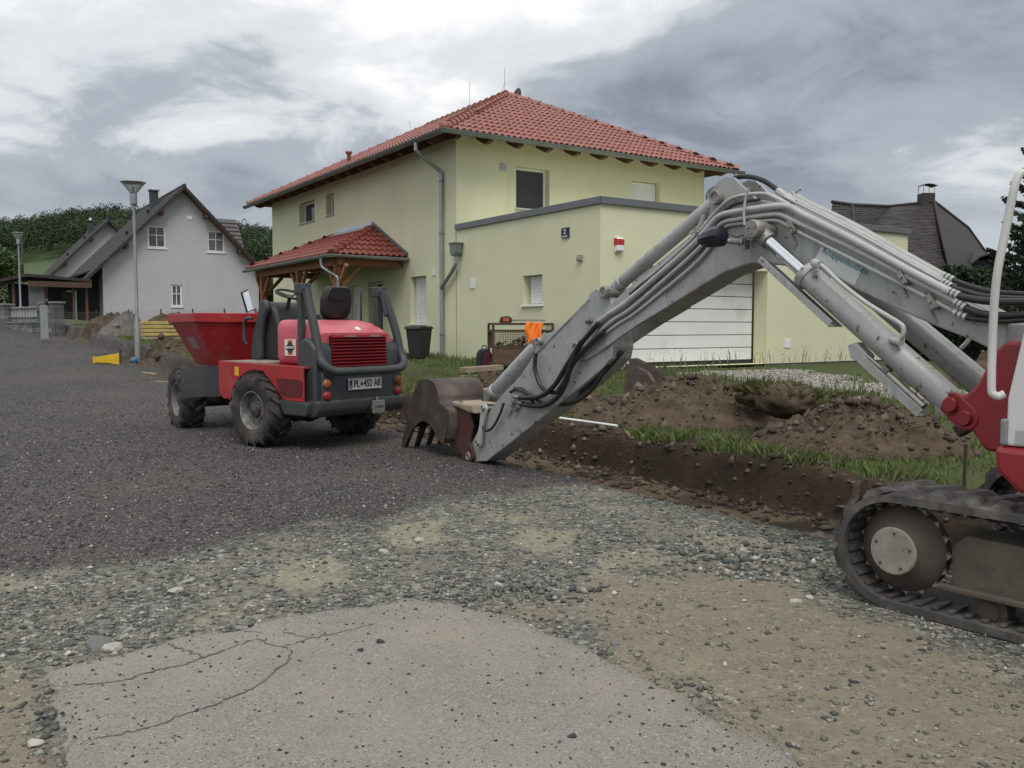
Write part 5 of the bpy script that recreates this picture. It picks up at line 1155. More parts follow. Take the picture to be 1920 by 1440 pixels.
# engine hood with rounded shoulders
HX0, HX1 = -.93, -.12
def hood_sec(x):
    k = (x - HX0) / (HX1 - HX0); top = 1.40 + .16 * math.sin(min(1, k * 1.6) * math.pi / 2); w_ = .60 - .02 * k
    return rounded([(-w_, 1.0), (-w_, top), (w_, top), (w_, 1.0)], .13, 5)
mb = MB(); xs_ = [HX0, HX0 + .06, HX0 + .15, HX0 + .3, HX0 + .5, HX0 + .68, HX1 - .03, HX1]; secs = []
for i, x_ in enumerate(xs_):
    s_ = hood_sec(x_)
    if i == len(xs_) - 1: s_ = [(y * .93, 1.0 + (z - 1.0) * .93) for y, z in s_]
    secs.append([(x_, y, z) for y, z in s_])
n = len(secs[0]); mb.add([p for s_ in secs for p in s_], [(i * n + j, i * n + (j + 1) % n, (i + 1) * n + (j + 1) % n, (i + 1) * n + j) for i in range(len(secs) - 1) for j in range(n)] + [tuple(range(n)), tuple(range((len(secs) - 1) * n, len(secs) * n))])
hood = db(mb, 'hood', dpink, smooth=40)
# sticker on the hood side
sx0, sx1, sz0, sz1, sy = -.52, -.31, 1.12, 1.32, .602
mb = MB(); mb.box(sx0, sx1, sy - .006, sy, sz0, sz1); stick = db(mb, 'sticker', mat('sticker_white', (.66, .66, .66), .5), hood)
cxs, czs = (sx0 + sx1) / 2, (sz0 + sz1) / 2
mb = MB(); mb.box(cxs - .05, cxs + .05, sy, sy + .001, sz0 + .01, sz1 - .01); db(mb, 'sticker_orange', mat('sticker_orange', (.55, .20, .05), .5), stick)
mb = MB(); mb.prism([(cxs - .085, czs), (cxs, czs + .088), (cxs + .085, czs), (cxs, czs - .088)], yside, sy + .001, sy + .0018); db(mb, 'sticker_diamond', mat('sticker_brown', (.05, .018, .01), .5), stick)
mb = MB(); mb.prism(rounded([(cxs - .085, czs - .03), (cxs + .085, czs - .03), (cxs + .085, czs + .03), (cxs - .085, czs + .03)], .03), yside, sy + .0018, sy + .0026); db(mb, 'sticker_band', dblack, stick)
text('HERTGOT', 'sticker_lettering', .036, (cxs, sy + .0045, czs), Matrix(((-1, 0, 0), (0, 0, 1), (0, 1, 0))), letter_w, stick, bold=.001)
mb = MB(); mb.lathe([(.001, .004), (.032, .004), (.04, 0), (.04, -.03)], (HX0 + .075, -.10, 1.452), (-.55, 0, .8), 18); db(mb, 'filler_cap', mat('badge_white', (.7, .7, .7), .3), hood, smooth=40)
# grille of red louvres
mb = MB(); mb.box(-.965, -.90, -.47, .43, .98, 1.36); grille = db(mb, 'grille', mat('grille_dark', (.03, .004, .006), .7))
lv = mesh_of(MB().prism([(0, 0), (-.030, .004), (-.034, .012), (0, .034)], lambda x, z, y: (x, y, z), -.46, .42), 'louvre', mat('louvre_red', (.17, .010, .015), .45, var=.15))
for k in range(9): inst(lv, 'louvre', (-.965, 0, .985 + k * .0395), None, grille)
mb = MB(); mb.box(-1.0, -.955, -.47, .43, 1.345, 1.372); db(mb, 'grille_rim', dred, grille)
for y0, y1 in ((.05, .24), (-.34, -.17)):
    mb = MB(); mb.box(-1.004, -1.0, y0, y1, 1.352, 1.364); db(mb, 'bright_trim', mat('trim_tan', (.35, .28, .24), .4), grille)
# grey rear corners, bumper block
def corner(s_):
    mb = MB(); P = rounded([(-.99, .45), (-.99, 1.25), (-.80, 1.36), (-.70, 1.25), (-.70, .45)], .12, 5); mb.prism(P, yside, s_ * (.42 if s_ > 0 else .47), s_ * .70); return db(mb, 'rear_corner', dgrey, bevel=.03, smooth=50)
cr = [corner(1), corner(-1)]
mb = MB(); mb.prism(rounded([(-1.03, .50), (-1.03, .92), (-.95, .98), (-.70, .98), (-.70, .42), (-.92, .42)], .06), yside, -.62, .62); bump_o = db(mb, 'bumper', dgrey, bevel=.02, smooth=50)
mb = MB(); mb.prism(rounded([(-1.0, .40), (-1.06, .48), (-1.06, .60), (-.80, .60), (-.80, .40)], .04), yside, -.72, .72); db(mb, 'lower_bumper', dgrey, bump_o, bevel=.02)
for s_ in (1, -1):
    for z_, nm, mm in ((.80, 'indicator', mat('amber_lens', (.28, .10, .03), .3)), (.655, 'tail_light', mat('tail_red', (.27, .015, .022), .3))):
        mb = MB(); mb.lathe([(.001, .02), (.036, .018), (.05, .010), (.054, 0), (.054, -.03)], (-1.045, s_ * (.56 if s_ > 0 else .60), z_), (-1, 0, 0), 20); db(mb, nm, mm, bump_o, smooth=45)
# number plate
py_ = -.02; pzc = .775
mb = MB(); mb.box(-1.062, -1.05, py_ - .28, py_ + .26, pzc - .07, pzc + .07); plt = db(mb, 'licence_plate', mat('plate_white', (.62, .63, .62), .45), bevel=.003)
mb = MB(); mb.box(-1.0635, -1.062, py_ + .205, py_ + .252, pzc - .052, pzc + .052); db(mb, 'plate_band', mat('plate_blue', (.015, .04, .25), .5), plt)
for zz2 in (.062, -.067):
    mb = MB(); mb.box(-1.0635, -1.062, py_ - .255, py_ + .255, pzc + zz2, pzc + zz2 + .004); db(mb, 'plate_line', mat('plate_red', (.35, .03, .04), .5), plt)
RB = Matrix(((0, 0, -1), (-1, 0, 0), (0, 1, 0)))
RB = Matrix(((0, 0, -1), (-1, 0, 0), (0, 1, 0)))
for s_, yq, sz_ in (('PL', .135, .125), ('452', -.045, .125), ('AR', -.205, .125)): text(s_, 'plate_lettering', sz_, (-1.065, py_ + yq, pzc), RB, dblack, plt, bold=.002, sx=.74)
text('A', 'plate_lettering', .03, (-1.0650, py_ + .228, pzc - .03), RB, letter_w, plt)
mb = MB(); mb.prism([(.072, .02), (.072, -.01), (.055, -.032), (.038, -.01), (.038, .02)], lambda a, z, x: (x, py_ + a, pzc + z), -1.062, -1.0645); db(mb, 'plate_crest', dark_st, plt)
# tow hitch
mb = MB(); mb.box(-1.12, -1.0, -.28, -.12, .46, .50); mb.box(-1.12, -1.09, -.30, -.10, .40, .56); mb.cyl((-1.08, -.2, .38), (-1.08, -.2, .60), .018, n=8); db(mb, 'tow_hitch', pin_m, bump_o, bevel=.006)
# roll bar: square posts, hinged tube loop behind the hood
for s_ in (1, -1):
    mb = MB(); mb.box(-.70, -.62, s_ * .62 - .035, s_ * .62 + .035, 1.0, 1.97); mb.box(-.80, -.58, s_ * .62 - .045, s_ * .62 + .045, 1.86, 1.99); mb.cyl((-.76, s_ * .62 - .06, 1.93), (-.76, s_ * .62 + .06, 1.93), .035, n=10); db(mb, 'roll_bar_post', dgrey, bevel=.012, label='upright roll bar post')
loop = [(-.76, .62, 1.93), (-.80, .62, 1.78), (-.90, .62, 1.45), (-.98, .62, 1.15), (-1.04, .61, 1.03), (-1.10, .52, .955), (-1.14, .40, .94), (-1.15, 0, .94), (-1.14, -.40, .94), (-1.10, -.60, .96), (-1.05, -.70, 1.03), (-.98, -.71, 1.15), (-.90, -.70, 1.45), (-.82, -.66, 1.72), (-.76, -.62, 1.93)]
mb = MB(); mb.tube(smooth_path(loop, 4), .054, 12); lp = db(mb, 'roll_bar_loop', dgrey, smooth=60)
for s_ in (1, -1):
    mb = MB(); mb.prism([(-.72, 1.96), (-.79, 1.96), (-.86, 1.62), (-.82, 1.60), (-.78, 1.80)], yside, s_ * .62 - .05, s_ * .62 + .05); db(mb, 'hinge_plate', dgrey, lp, bevel=.008)
# seat
SX, SY = -.05, -.36
mb = MB(); mb.prism(rounded([(SX - .10, 1.52), (SX + .30, 1.52), (SX + .32, 1.62), (SX - .06, 1.64)], .04), yside, SY - .24, SY + .24); seat = db(mb, 'seat', dblack, bevel=.03, smooth=60)
def seat_back():
    mb = MB(); P = rounded([(-.21, 0), (-.225, .28), (-.17, .42), (.17, .42), (.225, .28), (.21, 0)], .12, 5); n_ = len(P); vs = []
    for d_, s2 in ((-.075, .93), (-.05, 1), (.04, 1), (.07, .92)):
        for y, z in P: vs.append((SX - .06 - .14 * z + d_, SY + y * s2, 1.58 + .21 + (z - .21) * s2))
    mb.add(vs, [(i * n_ + j, i * n_ + (j + 1) % n_, (i + 1) * n_ + (j + 1) % n_, (i + 1) * n_ + j) for i in range(3) for j in range(n_)] + [tuple(range(n_)), tuple(range(3 * n_, 4 * n_))]); return mb
sb = db(seat_back(), 'backrest', dblack, seat, smooth=50)
mb = MB(); P = rounded([(-.17, .22), (-.16, .36), (.16, .36), (.17, .22)], .06, 4); mb.prism(P, lambda y, z, d_: (SX - .06 - .14 * z - .085 + d_, SY + y, 1.60 + z), 0, .012); db(mb, 'document_pocket', hose_m, seat)
mb = MB(); mb.box(SX - .1, SX + .3, SY - .2, SY + .2, 1.40, 1.53); db(mb, 'seat_base', dred, seat, bevel=.02)
# console with steering wheel
cons = rounded([(.22, 1.02), (.30, 1.45), (.42, 1.74), (.60, 1.82), (.70, 1.72), (.72, 1.50), (.86, 1.20), (.90, 1.02)], .10, 4)
mb = MB(); mb.prism(cons, yside, -.34, .22); con = db(mb, 'console', dblack, bevel=.05, smooth=60)
arm = rounded([(.60, 1.03), (.82, 1.03), (.80, 1.3), (.66, 1.62), (.62, 1.80), (.50, 1.84), (.44, 1.72), (.54, 1.56), (.60, 1.3)], .07, 4)
mb = MB(); mb.prism(arm, yside, .22, .30); db(mb, 'console_side', dgrey, con, bevel=.025, smooth=60)
mb = MB(); mb.prism(arm, yside, -.42, -.34); db(mb, 'console_side', dgrey, con, bevel=.025, smooth=60)
mb = MB(); mb.tube(smooth_path([(.70, .34, 1.58), (.80, .36, 1.58), (.86, .36, 1.50), (.86, .36, 1.30), (.84, .34, 1.24)], 4), .022, 8); db(mb, 'grab_handle', dgrey, con, smooth=60)
SWc, SWa = Vector((.34, .0, 1.90)), Vector((-.35, 0, .94)).normalized(); Rw = frame(SWa, (1, 0, 0))
ring = [SWc + Rw.col[1] * math.cos(2 * math.pi * k / 24) * .19 + Rw.col[2] * math.sin(2 * math.pi * k / 24) * .19 for k in range(25)]
mb = MB(); mb.tube(ring, .016, 8, caps=False); stw = db(mb, 'steering_wheel', dblack, smooth=60)
mb = MB(); mb.cyl(SWc - SWa * .05, SWc - SWa * .02, .05, n=14); mb.cyl(SWc - SWa * .05, SWc - SWa * .35, .025, n=8)
for q in (.3, 2.4, 4.5): mb.cyl(SWc - SWa * .03, SWc + (Rw.col[1] * math.cos(q) + Rw.col[2] * math.sin(q)) * .185, .010, n=6)
db(mb, 'spokes', dblack, stw, smooth=40)
for (x_, y_, z_) in ((.22, .12, 1.55), (.15, .16, 1.50)):
    mb = MB(); mb.tube([(x_, y_, 1.2), (x_ - .02, y_, z_)], .009, 6); mb.lathe([(.001, -.03), (.022, -.02), (.025, 0), (.02, .025), (.001, .03)], (x_ - .02, y_, z_), (0, 0, 1), 10); db(mb, 'lever', hose_m, con, smooth=50)
# front half: turned about the joint
FT = Matrix.Translation((1.0, 0, 0)) @ Matrix.Rotation(math.radians(-17), 4, 'Z')
wheel(1.05, .74, 1, T=FT); wheel(1.05, -.74, -1, T=FT)
mb = MB(); mb.cyl((1.05, -.6, .43), (1.05, .6, .43), .11, n=14); db(mb, 'axle', dark_st, T=FT, smooth=40)
mb = MB(); mb.box(-.1, 1.5, -.32, .32, .45, .74); mb.box(.2, .5, -.45, .45, .5, .8); db(mb, 'front_frame', dgrey, T=FT, bevel=.02)
mb = MB(); mb.cyl((-.02, 0, .4), (-.02, 0, .95), .10, n=14); db(mb, 'articulation_joint', dark_st, T=FT, smooth=40)
mb = MB(); mb.box(.30, .42, .12, .35, .83, .90); db(mb, 'yellow_lock', mat('lock_yellow', (.60, .40, .02), .5), T=FT, bevel=.01)
mb = MB(); mb.prism(rounded([(.43, .52), (.99, .52), (.99, .90), (.95, .94), (.46, .94), (.43, .90)], .03), lambda a, z, x: (x, a, z), .30, .325); db(mb, 'mud_flap', mat('flap_grey', (.055, .06, .066), .6, var=.2, dirt=((.10, .09, .08), .58, 7., .2)), T=FT)
# hopper
HT = FT
def hop_ring(x0, x1, w_, z): return [(x0, -w_, z), (x1, -w_, z), (x1, w_, z), (x0, w_, z)]
rim_o, rim_b = hop_ring(.10, 1.50, .86, 1.66), hop_ring(.10, 1.50, .86, 1.53)
mid, bot = hop_ring(.14, 1.46, .82, 1.53), hop_ring(.34, 1.30, .52, .93)
rim_i, flo = hop_ring(.15, 1.45, .81, 1.66), hop_ring(.38, 1.26, .48, .97)
mb = MB(); allr = [bot, mid, rim_b, rim_o, rim_i, flo]; vs = [p for r_ in allr for p in r_]; fs = [(3, 2, 1, 0), (20, 21, 22, 23)]
for i in range(5):
    for j in range(4): fs.append((i * 4 + j, i * 4 + (j + 1) % 4, (i + 1) * 4 + (j + 1) % 4, (i + 1) * 4 + j))
mb.add(vs, fs); hopper = db(mb, 'hopper', dred, T=HT, bevel=.012, label='open red skip hopper')
mb = MB(); mb.box(.28, 1.36, -.35, .35, .74, .94); db(mb, 'hopper_frame', dgrey, T=HT, bevel=.02)
mb = MB()
pA_, pB_, pC_, pD_ = Vector((.62, .72, 1.33)), Vector((1.0, .72, 1.33)), Vector((1.0, .64, 1.17)), Vector((.62, .64, 1.17)); nn_ = (pB_ - pA_).cross(pC_ - pA_).normalized(); nn_ = nn_ if nn_.y > 0 else -nn_
mb.add([q + nn_ * .004 for q in (pA_, pB_, pC_, pD_)] + [q - nn_ * .002 for q in (pA_, pB_, pC_, pD_)], [(0, 1, 2, 3), (4, 7, 6, 5), (0, 4, 5, 1), (1, 5, 6, 2), (2, 6, 7, 3), (3, 7, 4, 0)]); db(mb, 'hopper_sticker', mat('sticker_worn', (.21, .18, .17), .7, var=.3, vs=20), hopper, T=HT)
# mirror
mp_ = Vector((.62, -.40, 2.0)); mb = MB(); mb.obox((.72, -.30, 1.82), (.02, .15, .26), Matrix.Rotation(math.radians(-18), 3, 'X') @ Matrix.Rotation(.2, 3, 'Z'))
mirr_R = Matrix.Rotation(math.radians(10), 3, 'Z') @ Matrix.Rotation(math.radians(-20), 3, 'X')
MC = Vector((1.32, -.02, 1.83))
mb = MB(); mb.obox(MC, (.025, .14, .30), mirr_R); mirr = db(mb, 'mirror', dblack, bevel=.008)
mb = MB(); mb.obox(MC - mirr_R.col[0] * .015, (.004, .115, .27), mirr_R); db(mb, 'mirror_glass', mat('mirror_glass', (.8, .82, .85), .04, 1.0, var=0), mirr)
mb = MB(); mb.tube(smooth_path([MC + Vector((.03, -.02, -.05)), MC + Vector((.02, -.12, -.12)), (1.24, -.22, 1.62), (1.0, -.30, 1.45), (.85, -.30, 1.25)], 4), .011, 7); db(mb, 'mirror_arm', dred, mirr, smooth=60)
# ------------------------------------------------------------------ white gabled houses
wall_w = mat('white_render', (.44, .435, .46), .92, var=.05, vs=.7, bump=.3, bs=60, dirt=((.40, .395, .41), .58, .5, .3), streak=((.41, .405, .42), .58, 4.0))
slate_m = mat('dark_roof_tile', (.022, .020, .021), .6, var=.35, vs=5)
barge_m = mat('barge_timber', (.17, .085, .04), .7, var=.25, vs=8)
anthr = mat('anthracite_wall', (.045, .05, .055), .85, var=.15, vs=1)
curtain = mat('net_curtain', (.28, .30, .31), .6, var=.2, vs=6)
def tiled_plane(mb, o, ex, ey, L_, S_, row=.34, lift=.035, wave=.3):
    """rows of overlapping pantiles as one corrugated sheet per row"""
    o, ex, ey = Vector(o), Vector(ex).normalized(), Vector(ey).normalized(); nz = ex.cross(ey).normalized()
    if nz.z < 0: nz = -nz
    nr = max(1, round(S_ / row)); rh = S_ / nr; nc = max(2, int(L_ / (wave / 4))); prof = [0, .5, 1, .5]
    for j in range(nr):
        vs = []
        for (y_, l_) in ((j * rh - .02, -.01), (j * rh - .02, lift), ((j + 1) * rh + .02, .004)):
            for i in range(nc + 1): vs.append(o + ex * (L_ * i / nc) + ey * y_ + nz * (l_ + prof[i % 4] * .03))
        k = nc + 1; mb.add(vs, [(r_ * k + i, r_ * k + i + 1, (r_ + 1) * k + i + 1, (r_ + 1) * k + i) for r_ in range(2) for i in range(nc)])
def gabled(name, label, px, py, Y, width, length, eave_h, ridge_h, windows=(), dormer=False, extra=None):
    p = at(px, py, Y); o = thing(name, label, 'house', (p.x, p.y, p.z), A); e, r, w_, L_ = eave_h, ridge_h, width, length
    pit = math.atan2(r - e, w_ / 2)
    mb = MB(); holes = [(a, b, c, d, .12) for a, b, c, d in windows]
    panel(mb, 0, w_, -.6, e, [h for h in holes if h[3] <= e], .12, lambda a, z, d: (a, d, z))
    up = [h for h in holes if h[3] > e]
    if up:
        zt = max(h[3] for h in up) + .05; x0 = (zt - e) / math.tan(pit)
        lo, hi = min(h[0] for h in up) - .0, max(h[1] for h in up) + .0
        panel(mb, lo, hi, e, zt, up, .12, lambda a, z, d: (a, d, z))
        xl = (zt - e) / math.tan(pit)
        mb.add([(0, 0, e), (lo, 0, e), (lo, 0, zt), (xl, 0, zt)], [(0, 1, 2, 3)]); mb.add([(hi, 0, e), (w_, 0, e), (w_ - xl, 0, zt), (hi, 0, zt)], [(0, 1, 2, 3)])
        mb.add([(xl, 0, zt), (lo, 0, zt), (hi, 0, zt), (w_ - xl, 0, zt), (w_ / 2, 0, r)], [(0, 1, 2, 3, 4)])
    else: mb.add([(0, 0, e), (w_, 0, e), (w_ / 2, 0, r)], [(0, 1, 2)])
    mb.add([(0, 0, -.6), (0, L_, -.6), (0, L_, e), (0, 0, e)], [(0, 1, 2, 3)]); mb.add([(w_, 0, -.6), (w_, L_, -.6), (w_, L_, e), (w_, 0, e)], [(0, 1, 2, 3)])
    mb.add([(0, L_, -.6), (w_, L_, -.6), (w_, L_, e), (w_ / 2, L_, r), (0, L_, e)], [(0, 1, 2, 3, 4)])
    mb.build('wall', wall_w, o)
    ov, gv = .85, .55; sl = (w_ / 2 + ov) / math.cos(pit); ze = e - ov * math.tan(pit)
    mb = MB(); th = .16
    for s_ in (1, -1):
        X = lambda d: w_ / 2 - s_ * d
        mb.add([(X(0), -gv, r + th * .2), (X(0), L_ + gv, r + th * .2), (X(w_ / 2 + ov), L_ + gv, ze + th * .2), (X(w_ / 2 + ov), -gv, ze + th * .2),
                (X(0), -gv, r + th * 1.3), (X(0), L_ + gv, r + th * 1.3), (X(w_ / 2 + ov), L_ + gv, ze + th * 1.3), (X(w_ / 2 + ov), -gv, ze + th * 1.3)],
               [(0, 1, 2, 3), (7, 6, 5, 4), (0, 3, 7, 4), (1, 5, 6, 2), (3, 2, 6, 7), (0, 4, 5, 1)])
    rf = mb.build('roof', barge_m, o)
    mb = MB()
    for s_ in (1, -1):
        xe = w_ / 2 - s_ * (w_ / 2 + ov); up_ = (s_ * math.cos(pit), 0, math.sin(pit))
        tiled_plane(mb, (xe, -gv - .04, ze + th * 1.35), (0, 1, 0), up_, L_ + 2 * gv + .08, sl)
    mb.build('tiles', slate_m, rf, kind='stuff', fix=False)
    mb = MB(); mb.tube([(w_ / 2, -gv - .05, r + th * 1.5), (w_ / 2, L_ + gv, r + th * 1.5)], .11, 8); mb.build('ridge_capping', slate_m, rf, smooth=60)
    for s_ in (1, -1):
        mb = MB(); a_ = Vector((w_ / 2, -gv - .06, r + th * .95)); b_ = Vector((w_ / 2 - s_ * (w_ / 2 + ov), -gv - .06, ze + th * .95)); mb.bar(a_, b_, .05, .15); mb.build('verge_edge', slate_m, rf)
        for f_ in (.28, .72):
            mb = MB(); q = Vector((w_ / 2 - s_ * (w_ / 2) * f_, 0, r - (r - e) * f_ - .08)); mb.box(q.x - .09, q.x + .09, -gv + .03, .05, q.z - .12, q.z + .1); mb.build('purlin_end', dark_wood, rf)
        mb = MB(); xe = w_ / 2 - s_ * (w_ / 2 + ov + .08); mb.tube([(xe, -gv, ze + .08), (xe, L_ + gv, ze + .05)], .075, 8); mb.build('gutter', slate_m, rf, smooth=60)
    for h in holes:
        a0, a1, z0, z1 = h[:4]; mb = MB(); f = .09
        for q in ((a0, a0 + f, z0, z1), (a1 - f, a1, z0, z1), (a0 + f, a1 - f, z0, z0 + f), (a0 + f, a1 - f, z1 - f, z1)): mb.box(q[0], q[1], .06, .12, q[2], q[3])
        mb.box((a0 + a1) / 2 - .02, (a0 + a1) / 2 + .02, .065, .12, z0 + f, z1 - f); mb.box(a0 + f, a1 - f, .066, .12, (z0 + z1) / 2 + .08, (z0 + z1) / 2 + .12); wo = mb.build('window', white_p, o)
        for (xa, xb) in ((a0 + f, (a0 + a1) / 2 - .02), ((a0 + a1) / 2 + .02, a1 - f)): mb = MB(); mb.box(xa, xb, .10, .11, z0 + f, z1 - f); mb.build('pane', mat('far_pane', (.10, .115, .12), .15, var=.5, vs=4), wo)
        mb = MB(); mb.box(a0 - .06, a1 + .06, -.05, .1, z0 - .06, z0); mb.build('sill', white_p, wo)
    mb = MB(); cy = L_ * .40; mb.box(w_ / 2 - .85, w_ / 2 - .42, cy - .22, cy + .22, r - 1.2, r + .50); ch = mb.build('chimney', anthr, rf, bevel=.01)
    mb = MB(); mb.box(w_ / 2 - .92, w_ / 2 - .35, cy - .30, cy + .30, r + .50, r + .56); mb.build('chimney_cap', grey_cap, ch)
    mb = MB(); mb.cyl((w_ / 2 - .63, cy, r + .56), (w_ / 2 - .63, cy, r + .74), .10, n=12); mb.build('flue', white_p, ch, smooth=50)
    for f_, yv in ((.30, L_ * .25), (.62, L_ * .16)):
        d_ = (w_ / 2) * f_; mb = MB(); zq = r - (r - e) * f_ + .2; mb.tube([(w_ / 2 - d_, yv, zq), (w_ / 2 - d_ - .05, yv, zq + .22)], .07, 8); mb.lathe([(.12, 0), (.12, .05), (.001, .08)], (w_ / 2 - d_ - .05, yv, zq + .22), (0, 0, 1), 10); mb.build('roof_vent', slate_m, rf, smooth=50)
    if dormer:                                             # cross wing on the right, its ridge square to the main one
        dt = mat('wing_tile', (.07, .062, .06), .4, var=.5, vs=6); y0, yr, z0_, zr_ = 1.6, 3.5, 4.0, 6.3; sp = math.hypot(yr - y0, zr_ - z0_); a_ = math.atan2(zr_ - z0_, yr - y0)
        mb = MB(); tiled_plane(mb, (4.4, y0, z0_), (1, 0, 0), (0, math.cos(a_), math.sin(a_)), 3.65, sp, lift=.06); tiled_plane(mb, (4.4, 2 * yr - y0, z0_), (1, 0, 0), (0, -math.cos(a_), math.sin(a_)), 3.65, sp, lift=.06); mb.build('wing_tiles', dt, rf, kind='stuff', fix=False)
        mb = MB(); mb.prism([(y0 + .2, z0_ - 2), (2 * yr - y0 - .2, z0_ - 2), (2 * yr - y0 - .2, z0_), (yr, zr_ - .3), (y0 + .2, z0_)], lambda y_, z_, x_: (x_, y_, z_), 5.0, 7.7); mb.build('wing_wall', wall_w, o)
    return o
wh = gabled('white_house', 'white gabled house with dark tiled roof behind the street lamp', 195, 607, 46, 8.25, 10.5, 3.0, 7.25,
            [(2.28, 3.22, 4.10, 5.30), (5.42, 6.36, 4.02, 5.22), (3.42, 4.0, .95, 2.15)], dormer=True)
mb = MB(); mb.box(4.35, 4.62, -.03, 0, 5.75, 5.95); mb.build('wall_vent', white_p, wh)
mb = MB(); mb.box(.0, 8.25, -.06, -.004, -.6, -.03); mb.build('plinth', plinth_m, wh)
# its dark lean-to on the left
mb = MB(); mb.prism([(-2.6, -.8), (0, -.8), (0, 2.75), (-2.6, 1.75)], lambda x_, z_, y_: (x_, y_, z_), 1.4, 6.0); ann = mb.build('lean_to', anthr, wh)
mb = MB(); mb.prism([(-3.1, 1.75), (.0, 2.92), (.0, 3.02), (-3.1, 1.85)], lambda x_, z_, y_: (x_, y_, z_), .9, 6.4); mb.build('lean_to_roof', slate_m, ann)
wh2 = gabled('white_house', 'second white gabled house half hidden behind the first one', 92, 602, 64, 8.3, 10, 3.0, 7.4, [], False)

# dark carport further left
cp = at(30, 606, 44); car = thing('carport', 'low dark carport with sloping flat roof left of the white houses', 'carport', (cp.x, cp.y, cp.z - .3), A)
mb = MB(); mb.prism([(-.75, 2.30), (.5, 2.62), (3.4, 2.42), (3.4, 2.56), (.5, 2.76), (-.75, 2.44)], lambda x_, z_, y_: (x_, y_, z_), -1.0, 5); mb.build('roof', mat('carport_roof', (.035, .026, .024), .7, var=.2), car)
mb = MB(); mb.box(.5, 3.4, -1.0, -.94, 2.12, 2.40); mb.build('fascia', mat('fascia_brown', (.075, .038, .025), .7), car)
for x_ in (-.1, 1.35, 2.6, 3.2):
    mb = MB(); mb.box(x_ - .06, x_ + .06, -.6, -.48, -.5, 2.35); mb.build('post', dark_wood, car)
mb = MB(); mb.box(.55, 1.25, -.75, -.65, -.3, 2.3); mb.build('wall_panel', mat('panel_grey', (.11, .12, .125), .7), car)
mb = MB(); mb.box(-.1, 3.3, 3.0, 3.1, -.5, 2.4); mb.build('back_wall', anthr, car)
mb = MB(); mb.box(2.2, 2.8, .6, .7, -.3, 2.0); dd = mb.build('dark_door', anthr, car)
mb = MB(); mb.box(2.8, 2.87, .58, .7, -.3, 1.95); mb.box(2.4, 2.87, .58, .7, 1.95, 2.02); mb.build('door_frame', white_p, dd)

# stone wall with pillar and baluster fence by the road
sw0 = atz(122, 630, 1.24); 
stone_c = [mat('wall_block_a', (.13, .135, .14), .9, var=.3, vs=6, bump=.4), mat('wall_block_b', (.175, .18, .185), .9, var=.3, vs=6, bump=.4), mat('wall_block_c', (.10, .10, .105), .9, var=.3, vs=6, bump=.4)]
gwall = thing('garden_wall', 'grey stone block garden wall with pillar and picket fence by the road', 'wall', (sw0.x, sw0.y, sw0.z - .05), math.radians(140))
bx_, bh_ = .40, .165
blk = [mesh_of(MB().box(0, bx_ - .012, 0, .34, 0, bh_ - .010), 'stone_block', m_) for m_ in stone_c]; blk_h = [mesh_of(MB().box(0, bx_ / 2 - .012, 0, .34, 0, bh_ - .010), 'stone_block', m_) for m_ in stone_c]
def blocks(x0, n, rows, yb=0):
    for j in range(rows):
        x_ = x0
        if j % 2: inst(random.choice(blk_h), 'stone_block', (x_, yb + random.uniform(-.012, .012), j * bh_), None, gwall); x_ += bx_ / 2
        for i in range(n - (j % 2)):
            inst(random.choice(blk), 'stone_block', (x_, yb + random.uniform(-.012, .012), j * bh_), None, gwall); x_ += bx_
        if j % 2: inst(random.choice(blk_h), 'stone_block', (x_, yb, j * bh_), None, gwall)
blocks(0, 3, 7); mb = MB(); mb.box(-.04, 1.24, -.04, .38, 7 * bh_, 7 * bh_ + .07); mb.build('pillar_cap', stone_c[1], gwall, bevel=.01)
blocks(1.85, 6, 3); mb = MB(); mb.box(1.83, 4.27, -.03, .37, 3 * bh_, 3 * bh_ + .05); mb.build('wall_cap', stone_c[1], gwall, bevel=.01)
blocks(4.3, 2, 7); mb = MB(); mb.box(4.26, 5.14, -.04, .38, 7 * bh_, 7 * bh_ + .07); mb.build('pillar_cap', stone_c[1], gwall, bevel=.01)
pk = mesh_of(MB().box(0, .13, .12, .16, 3 * bh_ + .08, 6.6 * bh_), 'picket', mat('picket_grey', (.36, .37, .37), .6, .1))
for k in range(9): inst(pk, 'picket', (1.95 + k * .255, 0, 0), None, gwall)
mb = MB(); mb.box(1.85, 4.3, .16, .20, 3 * bh_ + .16, 3 * bh_ + .22); mb.box(1.85, 4.3, .16, .20, 6.0 * bh_, 6.0 * bh_ + .06); mb.build('rail', dark_st, gwall)
far = thing('stone_wall', 'low dark stone wall at the far left edge of the road', 'wall', at(24, 607, 42), A + math.radians(90))
for j in range(5):
    for i in range(14): inst(random.choice(blk), 'stone_block', (i * bx_ - .2 * (j % 2), random.uniform(-.015, .015), j * bh_ - .35), None, far)
# meter cabinets, orange panel
pm_ = atz(84, 633, 1.22)
mc = thing('meter_cabinet', 'pale grey meter post standing in front of the stone pillar', 'meter cabinet', (pm_.x, pm_.y, pm_.z - .04), A + math.pi / 2)
mb = MB(); mb.box(-.09, .09, -.1, .1, 0, 1.05); mb.build('post', mat('cabinet_grey', (.24, .26, .27), .6), mc, bevel=.01)
mb = MB(); mb.lathe([(.001, .02), (.10, .02), (.12, 0), (.12, -.06)], (0, -.1, 1.12), (0, -1, .1), 14); mb.build('gauge', hose_m, mc, smooth=50)
pm_ = atz(75, 625, 1.30); bn = thing('waste_bin', 'grey green lidded bin standing by the picket fence', 'bin', (pm_.x, pm_.y, pm_.z - .02), A)
mb = MB(); mb.prism([(-.19, 0), (.19, 0), (.24, .85), (-.24, .85)], lambda x_, z_, y_: (x_, y_, z_), -.22, .22); mb.build('body', mat('bin_green', (.10, .115, .11), .6), bn, bevel=.02)
